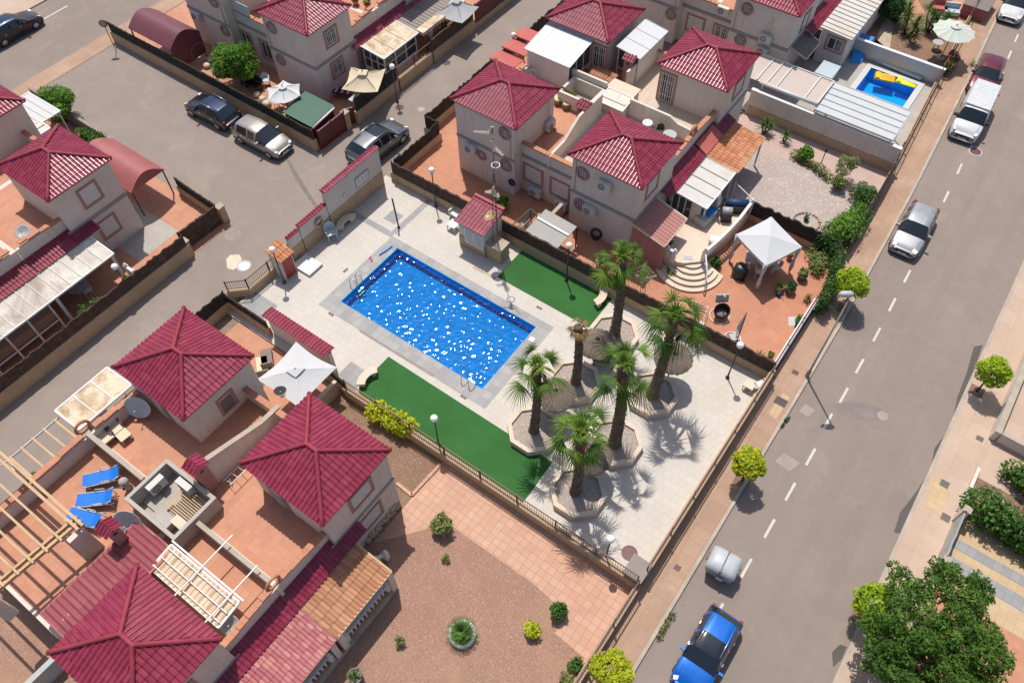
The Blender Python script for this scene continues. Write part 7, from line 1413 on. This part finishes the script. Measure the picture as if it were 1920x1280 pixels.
# steps, raised terrace and balustrade
scx, scy, tz = -9.6, 30.9, .9
t = thing('entrance_steps', 'five semicircular tan steps rising to the house terrace', 'steps', (scx,scy,0))
for i in range(5):
    r = 2.05-.32*i; h = tz*(i+1)/6; m = MB(); n = 26; vs = []
    for k in range(n+1): a = -PI*.93+PI*1.0*k/n-.05; vs.append((scx+r*math.cos(a), scy+r*math.sin(a)))
    vs += [(scx+r*.6, scy+.5), (scx-r*.9, scy+.5)]; m.prism(vs, .005, h); m.build('step', 'planter_stone', t)
sheet('house_terrace', [[(-11.0,29.9),(-10.3,29.9),(-9.7,30.15),(-8.9,30.9),(-8.95,32.0),(-8.6,33.5),(-8.45,36.25),(-13.1,36.25),(-13.1,31.3),(-11.0,31.3)]], tz, 'planter_stone', .88)
def balustrade(label, pts, z0, h=.75, mat='white_paint', n_=6, post=True, top='white_paint', group=None, cat='balustrade'):
    t = thing('balustrade', label, cat, (sum(p[0] for p in pts)/len(pts),sum(p[1] for p in pts)/len(pts),z0), 0, group); m = MB()
    for a, b in zip(pts, pts[1:]): m.bar((*a,z0+h),(*b,z0+h),.17,.09)
    m.build('handrail', top, t)
    for a, b in zip(pts, pts[1:]):
        k = max(1, round(math.dist(a,b)/.22))
        for i in range(k): f = (i+.5)/k; m = MB(); m.lathe((a[0]+(b[0]-a[0])*f,a[1]+(b[1]-a[1])*f),[(.05,0),(.035,.08),(.065,.24),(.03,.45),(.05,h-.05)],8,True,z0); m.build('baluster', mat, t)
    if post:
        for p in (pts[0], pts[-1]): m = MB(); m.box(p[0]-.11,p[1]-.11,z0-.05,p[0]+.11,p[1]+.11,z0+h+.1); m.build('newel', mat, t); m = MB(); m.ball((p[0],p[1],z0+h+.18),.10,10); m.build('finial', mat, t)
    return t
balustrade('curved white balustrade from the semicircular steps to the lattice screen', [(-8.95,31.0),(-8.75,32.0),(-8.6,33.2),(-8.5,34.6),(-8.5,36.1)], tz); balustrade('short white balustrade at the pink canopy side of the steps', [(-10.85,30.0),(-10.35,29.95)], tz, .7)
balustrade('white balustrade under the orange clay tiled porch roof', [(-11.4,3.2),(-11.4,5.9)], .35, .7); balustrade('white balustrade under the faded pink porch roof', [(-11.4,-3.2),(-11.4,2.2)], .35, .7); balustrade('small white balustrade beside the house corner and tiled porch', [G(705,1047,.8), G(722,1036,.8)], .1, .65); balustrade('white balustrade at the porch end of the long mouldy awning', [(-36.0,11.2),(-35.2,11.2)], .1, .75)
sheet('porch_floor', [(-13.6,-5,-11.3,6.2)], .34, 'terracotta', .3); sheet('stone_plinth', [(-11.3,-5,-11.15,6.2)], .3, 'stone', .28)
t = thing('rubble_plinth', 'rubble stone facing along the foot of the tower house wall', 'plinth', (-13.7,8.2,.3)); m = MB()
for i in range(46): m.ball((-13.72,7.0+random.random()*2.4,.08+random.random()*.5), random.uniform(.10,.17), 7, .9)
m.build('stones', 'stone', t)
fence('lattice_screen', 'white lattice screen beside the orange awning and pebble garden', 'lattice', [(-10.1,37.2),(-8.6,36.5)], 0, rail=1.5, rail_mat='white_paint', post=1.6)
t = thing('handrail', 'white handrail running down the right side of the steps', 'handrail', (-8.5,30.2,0)); m = MB(); m.tube([(-8.95,31.0,tz+.8),(-8.25,30.2,.95),(-7.95,29.5,.6)],.045,8); m.build('rail', 'white_paint', t)
for p, z0, z1 in (((-8.25,30.2),.5,.95),((-7.95,29.5),.02,.6)): m = MB(); m.tube([(*p,z0),(*p,z1)],.03,8); m.build('post', 'white_paint', t)
t = thing('door_mat', 'grey door mat at the top of the semicircular steps', 'door mat', (*G(1290,483,tz),tz)); x, y = G(1290,483,tz); m = MB(); m.obox((x,y,tz+.012),(.62,.34,.02),.5); m.build('mat', 'alu_grey', t); m = MB(); m.obox((x,y,tz+.026),(.5,.22,.008),.5); m.build('centre', 'dish_grey', t)
t = thing('chest', 'long box under a blue cloth on the house terrace', 'storage chest', (*G(1325,405,tz+.4),tz)); x, y = G(1325,405,tz+.3); m = MB(); m.obox((x,y,tz+.3),(.75,1.5,.6),-.12); m.build('box', 'dish_grey', t); m = MB(); m.obox((x+.02,y+.15,tz+.615),(.62,.9,.05),-.12); m.build('cloth', 'blue_cloth', t)
for lab, px, py, s_ in (('black covered barbecue behind the curved balustrade nearest the lattice',1380,385,(1.5,.7,.7)),('black barbecue with grey lid beside the curved balustrade',1362,402,(.6,.6,.85))): x, y = G(px,py,tz+.4); t = thing('barbecue', lab, 'barbecue', (x,y,tz), .5); m = MB(); m.obox((0,0,s_[2]*.4),(s_[0],s_[1],s_[2]*.8)); m.build('body', 'black_plastic', t, local=True); m = MB(); m.tube([(-s_[0]*.46,0,s_[2]*.8),(s_[0]*.46,0,s_[2]*.8)],s_[1]*.42,12); m.build('lid', 'navy' if s_[0] > 1 else 'dish_grey', t, local=True)
x, y = G(1338,448,tz+.4); stool_table('white square table by the curved balustrade', x, y, .5, .45, 'white_plastic', tz, .4)
x, y = G(1345,370,2.6); t = thing('closed_parasol', 'closed white parasol standing beside the white sheet awning', 'parasol', (x,y,tz)); x, y = -10.05, 34.6; m = MB(); m.lathe((x,y),[(.05,0),(.14,.3),(.10,.8),(.03,1.15)],10,True,tz+.7); m.build('folded_canopy', 'canvas_white', t); m = MB(); m.cyl((x,y),.025,tz,tz+2.0,8); m.build('pole', 'white_paint', t)
t = thing('glazed_front', 'dark glazed porch front under the white sheet awning', 'glazed porch', (-11.4,33.5,tz)); g = MB(); g.add([(-12.9,33.45,tz),(-11.2,33.45,tz),(-11.2,33.45,2.35),(-12.9,33.45,2.35)],[(0,1,2,3)]); g.build('pane', 'window_glass', t); p = MB(); [p.bar((-12.9+.43*i,33.44,tz),(-12.9+.43*i,33.44,2.4),.06) for i in range(5)]; p.bar((-12.9,33.44,2.38),(-11.2,33.44,2.38),.08); p.build('frame', 'white_paint', t); m = MB(); m.box(-11.2,33.4,tz,-10.6,33.6,2.35); m.build('wall', 'stucco', t)
# sun patio things
x, y = G(1352, 585, .5); t = thing('egg_chair', 'dark round egg chair with grey hood and white hoop stand', 'egg chair', (x,y,.02), -.9); m = MB(); Q = Matrix.Rotation(.9,3,'Y')
vs = []; k = 18; pr = [(.02,-.30),(.28,-.24),(.42,-.06),(.47,.12),(.44,.14),(.38,-.02),(.25,-.18),(.02,-.24)]
for r, z in pr: vs += [Vector((0,0,.62))+Q@Vector((r*math.cos(2*PI*i/k),r*math.sin(2*PI*i/k),z)) for i in range(k)]
m.add(vs, [(j*k+i,j*k+(i+1)%k,(j+1)*k+(i+1)%k,(j+1)*k+i) for j in range(len(pr)-1) for i in range(k)], True); m.build('shell', 'black_plastic', t, local=True); m = MB(); m.lathe((0,0),[(.36,0),(.30,.10),(.05,.14)],16,True,.42); m.build('cushion', 'taupe', t, local=True); m = MB(); m.torus((-.05,0,.04),.55,.03,'z',28,6); m.tube([(-.55,0,.04),(-.62,0,.9),(-.45,0,1.55),(-.1,0,1.7)],.03,8); m.build('stand', 'white_paint', t, local=True); m = MB(); m.obox((-.42,0,1.2),(.1,.7,.5),0,Matrix.Rotation(-.3,3,'Y')); m.build('hood', 'dish_grey', t, local=True)
x, y = G(1376, 628, .4); t = thing('hammock_chair', 'leaf shaped hanging chair on white stand with rounded base', 'hanging chair', (x,y,.02), .8); m = MB(); m.torus((0,0,.04),.45,.035,'z',24,6); m.build('base_ring', 'white_paint', t, local=True); m = MB(); m.tube([(0,-.4,.05),(.1,-.3,.8),(.35,.1,1.6),(.5,.35,1.9)],.03,8); m.build('stand', 'iron_dark', t, local=True)
m = MB(); m.add([(0,-.25,.4),(.25,-.05,.55),(.55,.4,1.85),(.1,.15,.9)],[(0,1,2,3)]); m.build('fabric', 'canvas_pale_grey', t, local=True); m = MB(); m.obox((0,-.1,.3),(.5,.5,.16)); m.build('cushion', 'dish_grey', t, local=True)
x, y = G(1388, 508, .4); t = thing('covered_stove', 'black covered box standing alone left of the gazebo', 'covered barbecue', (x,y,.02), .15); m = MB(); pr = [(.44,0),(.46,.3),(.40,.75),(.22,.86)]; vs = []
for r, z in pr: vs += [(r*math.cos(PI/4+PI/8*(1 if q % 2 else -1)*1.0+PI/2*(q//2)), r*1.0*math.sin(PI/4+PI/8*(1 if q % 2 else -1)*1.0+PI/2*(q//2)), z) for q in range(8)]
m.add(vs, [(j*8+i,j*8+(i+1)%8,(j+1)*8+(i+1)%8,(j+1)*8+i) for j in range(3) for i in range(8)]+[tuple(range(24,32))], True); m.build('cover', 'dark_cover', t, local=True); m = MB(); m.obox((0,0,.04),(.8,.8,.06)); m.build('base', 'black_plastic', t, local=True)
x, y = G(1200, 545); t = thing('clothes_airer', 'white rotary clothes airer beside the striped canopy wall', 'clothes airer', (x,y,.02)); m = MB(); m.cyl((x,y),.025,.02,1.5,8); m.build('pole', 'white_paint', t); m = MB()
for k in range(4): a = .4+k*PI/2; m.bar((x,y,1.1),(x+.75*math.cos(a),y+.75*math.sin(a),1.55),.025)
m.build('arms', 'white_paint', t); m = MB()
for r in (.3,.5,.72):
    for k in range(4): a, b = .4+k*PI/2, .4+(k+1)*PI/2; zz = 1.1+.45*r/.75; m.bar((x+r*math.cos(a),y+r*math.sin(a),zz),(x+r*math.cos(b),y+r*math.sin(b),zz),.006)
m.build('lines', 'white_paint', t)
t = thing('goal_frame', 'thin white tubular frame standing on the patio by the tallest palm', 'frame', (*G(1310,590),.02)); m = MB(); pts_ = [G3(1288,560,.02), G3(1328,575,.6), G3(1313,615,.6), G3(1316,608,.02)]; m.tube(pts_,.022,6); m.build('tube', 'white_paint', t); m = MB(); m.obox(G3(1316,606,.06),(.3,.2,.1)); m.build('foot', 'white_plastic', t)
blot('paving_slab', [(1478,594),(1491,594),(1490,612),(1478,611)], .03, 'alu_grey')
x, y = G(1459, 555); t = thing('watering_can', 'small dark watering can on the patio below the pots', 'watering can', (x,y,.02)); m = MB(); m.cyl((x,y),.12,.02,.32,12); m.build('body', 'navy', t); m = MB(); m.tube([(x+.1,y,.1),(x+.3,y-.05,.36)],.02,6); m.torus((x-.12,y,.24),.09,.014,'y',14,5); m.build('spout', 'navy', t)
# yard with grey shelter
t = thing('lean_to_shelter', 'grey translucent shelter with white ridge bars behind the brush fence', 'shelter', (-15.7,28.2,0)); a_ = [G3(1023,392,1.75), G3(1082,425,1.75), G3(1045,466,1.35), G3(985,432,1.35)]; b_ = [G3(1023,392,1.75), G3(1055,400,1.9), G3(1082,425,1.75)]
m = MB(); m.add(a_+[p-Vector((0,0,.04)) for p in a_], [(3,2,1,0),(4,5,6,7)]+[(i,i+4,(i+1)%4+4,(i+1)%4) for i in range(4)]); m.build('roof', 'shelter_grey', t)
m = MB(); m.bar(a_[0].lerp(a_[3],.42)+Vector((0,0,.04)), a_[1].lerp(a_[2],.42)+Vector((0,0,.04)), .14, .05); m.build('ridge_bar', 'white_paint', t)
for p in a_: m = MB(); m.bar((p.x,p.y,.02), p, .06); m.build('post', 'iron_dark', t)
t = thing('windbreak', 'green cloth windbreak frame beside the grey shelter', 'windbreak', (*G(985,412),0)); m = MB(); ps_ = [G3(958,424,.9), G3(995,392,.9), G3(1006,402,.9)]; m.bar(ps_[0], ps_[1], .06); m.bar(ps_[1], ps_[2], .06); m.build('rail', 'dark_green', t); m = MB(); [m.bar((p.x,p.y,.02), p, .05) for p in ps_]; m.build('post', 'dark_green', t)
t = thing('pipe_bundle', 'bundle of grey pipes lying between windbreak and shelter', 'pipes', (*G(985,415),.02)); [MB().tube([G3(972,424+3*i,.1+.05*i), G3(994,402+3*i,.1+.05*i)], .035, 6).build('pipe', 'alu_grey', t) for i in range(4)]
x, y = G(1118, 437, .5); t = thing('hose_reel', 'dark coiled hose leaning on the wall behind the grey shelter', 'hose reel', (x,y,.02)); m = MB(); m.torus((x,y,.45),.3,.08,(Vector((1,.2,0)).normalized(),Vector((0,.2,1)).normalized()),20,8); m.build('coil', 'black_plastic', t); m = MB(); m.cyl((x,y),.2,.02,.08,12); m.build('foot', 'iron_dark', t)
a, z = ony(961, 341, YS5); t = thing('hose_reel', 'dark hose coil hanging on the tower wall below the round window', 'hose reel', (a,YS5,z)); m = MB(); m.torus((a,YS5-.08,z),.2,.07,'y',20,8); m.build('coil', 'navy', t); m = MB(); m.box(a-.05,YS5-.06,z-.05,a+.05,YS5,z+.25); m.build('hook', 'iron_dark', t)
# terrace of the middle tower house
x, y = G(1213,238,3.3); t = thing('wash_basin', 'white pedestal basin on the terrace by the party wall', 'basin', (x,y,2.92)); m = MB(); m.lathe((x,y),[(.1,0),(.08,.5),(.3,.62),(.33,.72),(.28,.72),(.1,.62)],18,True,2.92); m.build('bowl', 'white_plastic', t); m = MB(); m.tube([(x,y+.25,3.6),(x,y+.25,3.8),(x,y+.1,3.8)],.02,6); m.build('tap', 'steel', t)
x, y = G(1256,252,3.6); round_table('grey round table on the terrace beside the ring topped parapet', x, y, .42, .7, 'dish_grey', 2.92, 'alu_grey'); x, y = G(1236,244,3.5); plastic_chair('dark chair at the round table on the roof terrace', x, y, -1.6, 'dark_cover', 2.92, 'chairs on roof terraces')
# plunge pool
qx0, qx1, qy0, qy1 = -7.85, -4.45, 51.75, 55.1; ps = MB(); ps.quad((qx0,qy0,-.9),(qx1,qy0,-.9),(qx1,qy1,-.9),(qx0,qy1,-.9))
for a, b in (((qx0,qy0),(qx1,qy0)),((qx1,qy0),(qx1,qy1)),((qx1,qy1),(qx0,qy1)),((qx0,qy1),(qx0,qy0))): ps.quad((*a,-.9),(*b,-.9),(*b,.1),(*a,.1))
ps.box(qx0+.5,qy0+.02,-.89,qx1-.5,qy0+1.0,-.6); ps.build('plunge_pool_basin', 'pool_tile_baked_light', None, 'structure'); sheet('plunge_pool_water', [(qx0+.02,qy0+.02,qx1-.02,qy1-.02)], -.08, 'small_pool_water')
sheet('plunge_pool_coping', [(qx0-.4,qy0-.4,qx0,qy1+.4),(qx1,qy0-.4,qx1+.4,qy1+.4),(qx0,qy0-.4,qx1,qy0),(qx0,qy1,qx1,qy1+.4)], .10, 'canvas_white', .09)
def lilo(label, a, b, w_, mat, dots=None):
    an, c = ang2(a, b, .0); L = math.dist(G(*a), G(*b)); t = thing('air_bed', label, 'air bed', (*c,-.06), an); m = MB(); n = 5
    for i in range(n): yy = -w_/2+w_*(i+.5)/n; m.tube([(-L/2,yy,.06),(-L/2+.06,yy,.075),(L/2-.06,yy,.075),(L/2,yy,.06)],[w_/n*.35,w_/n*.55,w_/n*.55,w_/n*.35],10)
    m.build('air_tubes', mat, t, local=True); m = MB(); m.obox((-L*.36,0,.17),(L*.2,w_*.9,.1)); m.build('pillow', mat, t, local=True)
    if dots: m = MB(); m.obox((-L*.18,0,.145),(.22,.22,.02)); m.obox((L*.18,0,.145),(.5,.3,.012)); m.build('print', dots, t, local=True)
lilo('orange yellow air bed with printed square floating in the plunge pool', (1640,142), (1678,150), .8, 'yellow_float', 'flower_orange'); lilo('lime yellow air bed floating against the plunge pool coping', (1681,150), (1718,162), .62, 'lime_float')
t = thing('pool_cover_roll', 'rolled pale pool cover lying behind the plunge pool', 'pool cover', (*G(1690,133),.02)); m = MB(); m.tube([G3(1642,113,.2), G3(1728,148,.2)],.16,12); m.build('roll', 'dish_blue', t); m = MB(); m.tube([G3(1640,105,.25), G3(1665,118,.25)],.09,8); m.tube([G3(1650,110,.35), G3(1700,133,.3)],.08,8); m.build('loose_end', 'canvas_white', t)
x, y = G(1705, 131, .2); t = thing('wicker_basket', 'round wicker basket behind the rolled pool cover', 'basket', (x,y,.02)); m = MB(); m.lathe((x,y),[(.3,0),(.42,.38),(.36,.38),(.27,.05)],20,False,.02); m.build('bowl', 'pot_terracotta', t); m = MB(); m.torus((x,y,.4),.39,.035,'z',24,6); m.build('rim', 'brass', t)
x, y = G(1723, 137, .2); t = thing('pool_pump', 'small blue pump beside the wicker basket', 'pump', (x,y,.02)); m = MB(); m.obox((x,y,.17),(.35,.3,.3)); m.build('case', 'blue_cloth', t); m = MB(); m.cyl((x,y),.08,.32,.42,10); m.build('cap', 'navy', t)
t = thing('storage_box', 'pale blue lidded storage box outside the annex', 'storage box', (*G(1553,130,.8),.02)); x, y = G(1552,131,.8); m = MB(); m.obox((x,y,.4),(1.2,1.6,.75)); m.build('body', 'dirty_white', t); m = MB(); m.obox((x,y,.80),(1.28,1.7,.07)); m.build('lid', 'dish_blue', t)
t = thing('blue_tarp', 'deep blue tarpaulin stretched beside the annex wall', 'tarpaulin', (*G(1608,95),.02)); p_ = [G3(1592,118,.05), G3(1614,120,.05), G3(1640,70,1.1), G3(1615,62,1.1)]; m = MB(); m.add(p_+[q-Vector((0,0,.03)) for q in p_], [(0,1,2,3),(7,6,5,4)]+[(i,i+4,(i+1)%4+4,(i+1)%4) for i in range(4)]); m.build('sheet', 'blue_cloth', t); m = MB(); [m.bar((q.x,q.y,.02),q,.04) for q in p_[2:]]; m.build('stake', 'alu_grey', t)
for lab, px, py, mt in (('red cushioned garden seat at the top beside the street railing',1762,14,'red_felt'),('grey blue rattan seat at the top beside the red seat',1785,20,'dish_blue')): x, y = G(px,py,.4); t = thing('garden_armchair', lab, 'armchair', (x,y,.02), .4); m = MB(); m.obox((0,0,.3),(1.1,.7,.28)); m.build('seat', mt, t, local=True); m = MB(); m.obox((0,.35,.58),(1.1,.14,.5)); m.build('backrest', mt, t, local=True)
x, y = G(1832, 14, .4); t = thing('brown_shed', 'brown topped store box beside the street railing at the top', 'store', (x,y,.02)); m = MB(); m.obox((x,y,.5),(1.8,2.6,1.0)); m.build('body', 'carport_red', t); m = MB(); m.obox((x,y,1.03),(1.9,2.7,.07)); m.build('lid', 'taupe', t)
x, y = G(1758,82,.5); round_table('small round table in the yucca garden shade', x, y, .38, .6, 'dish_grey', .02, 'alu_grey')
x, y = G(1540, 305); t = thing('garden_lamp', 'short black garden lamp post in the shrub border', 'garden lamp', (x,y,.02)); m = MB(); m.cyl((x,y),.03,.02,.9,8); m.build('pole', 'iron_dark', t); m = MB(); m.lathe((x,y),[(.08,0),(.11,.18),(.02,.28)],8,False,.9); m.build('lantern', 'black_plastic', t)
# north west garden furniture
x, y = G(498,150,.45); plastic_chair('blue grey reclining chair beside the hexagonal parasol', x, y, -.6, 'dish_blue', .02, 'garden chairs by the parking wall'); x, y = G(520,190,.6); round_table('grey round table under the hexagonal parasol', x, y, .45, .7, 'dish_grey', .02)
t = thing('garden_bench', 'dark slatted garden bench behind the screened parking wall', 'bench', (*G(478,166),.02), .1); [MB().obox((-.6+.13*i,0,.42),(.10,.55,.04)).build('slat', 'dark_cover', t, local=True) for i in range(10)]; m = MB(); m.obox((0,.3,.7),(1.3,.05,.45)); m.build('backrest', 'dark_cover', t, local=True); [MB().bar((sx,0,0),(sx,0,.42),.06,.5).build('leg', 'iron_dark', t, local=True) for sx in (-.55,.55)]
t = thing('swing_seat', 'red and white striped seat cushion below the cream parasol', 'swing seat', (*G(643,170,.5),.02), .4); m = MB(); m.obox((0,0,.45),(1.4,.65,.12)); m.build('seat', 'gate_red', t, local=True); [MB().obox((-.45+.45*i,0,.515),(.14,.66,.012)).build('stripe', 'canvas_white', t, local=True) for i in range(3)]; [MB().bar((sx,-.3,0),(sx,-.3,.45),.05).build('leg', 'wood', t, local=True) for sx in (-.65,.65)]
x, y = G(668,188,.6); stool_table('cluttered small table under the cream parasol', x, y, .8, .7, 'dish_blue', .02)
for i, (px, py) in enumerate(((395,112),(407,122),(388,124),(415,115),(482,178),(492,186),(500,195))): x, y = G(px,py,.15); t = thing('boulder', 'pale sandy boulder near the orange tree' if i < 4 else 'pale boulder beside the hexagonal parasol', 'boulder', (x,y,.02), i, 'boulders in the corner garden' if i < 4 else 'boulders by the parasol'); m = MB(); m.ball((0,0,.16),random.uniform(.22,.36),8,.65); m.build('rock', 'sink_cream', t, local=True); m = MB(); m.ball((.22,.1,.08),.13,7,.7); m.build('chip', 'stone', t, local=True)
t = thing('arbour_ring', 'thin metal ring arbour beside the wine red carport', 'arbour', (*G(374,100),.02)); x, y = G(374,100,.6); m = MB(); m.torus((x,y,.75),.65,.025,'x',26,6); m.build('ring', 'alu_grey', t); m = MB(); m.bar((x,y-.5,.02),(x,y+.5,.02),.05); m.build('foot', 'alu_grey', t)
# porch furniture in the west block
x, y = G(146,538,.6); round_table('grey garden table under the long mouldy awning', x, y, .6, .7, 'dish_grey', .02); x, y = G(164,545,.4); plastic_chair('pale blue plastic chair at the table under the mouldy awning', x, y, 3.0, 'dish_blue', .02)
# patio with square parasol
for lab, px, py, mt in (('dark framed lounge seat beside the white square parasol',500,672,'taupe'),('cream cushioned lounge seat at the tower corner',492,686,'cushion_cream')): x, y = G(px,py,.35); t = thing('lounge_chair', lab, 'lounge chair', (x,y,.02), .9); m = MB(); m.obox((0,0,.34),(.6,1.2,.1)); m.build('seat', mt, t, local=True); m = MB(); [m.bar((sx,sy,0),(sx,sy,.34),.05) for sx in (.27,-.27) for sy in (.55,-.55)]; m.build('legs', 'taupe', t, local=True); m = MB(); m.obox((0,-.62,.55),(.6,.06,.45)); m.build('backrest', 'wood_grey', t, local=True)
t = thing('clothes_rack', 'white folding clothes rack leaning on the sloping party wall', 'clothes rack', (-19.6,6.4,2.92)); m = MB()
for i in range(9): m.bar((-19.75,4.9+.38*i,3.2),(-19.2,4.9+.38*i,3.45),.02)
m.bar((-19.75,4.8,3.2),(-19.75,8.1,3.2),.03); m.bar((-19.2,4.8,3.45),(-19.2,8.1,3.45),.03); m.build('bars', 'white_paint', t); m = MB(); [m.bar((-19.5,yy,2.92),(-19.5,yy,3.3),.03) for yy in (5,6.5,8)]; m.build('leg', 'white_paint', t)
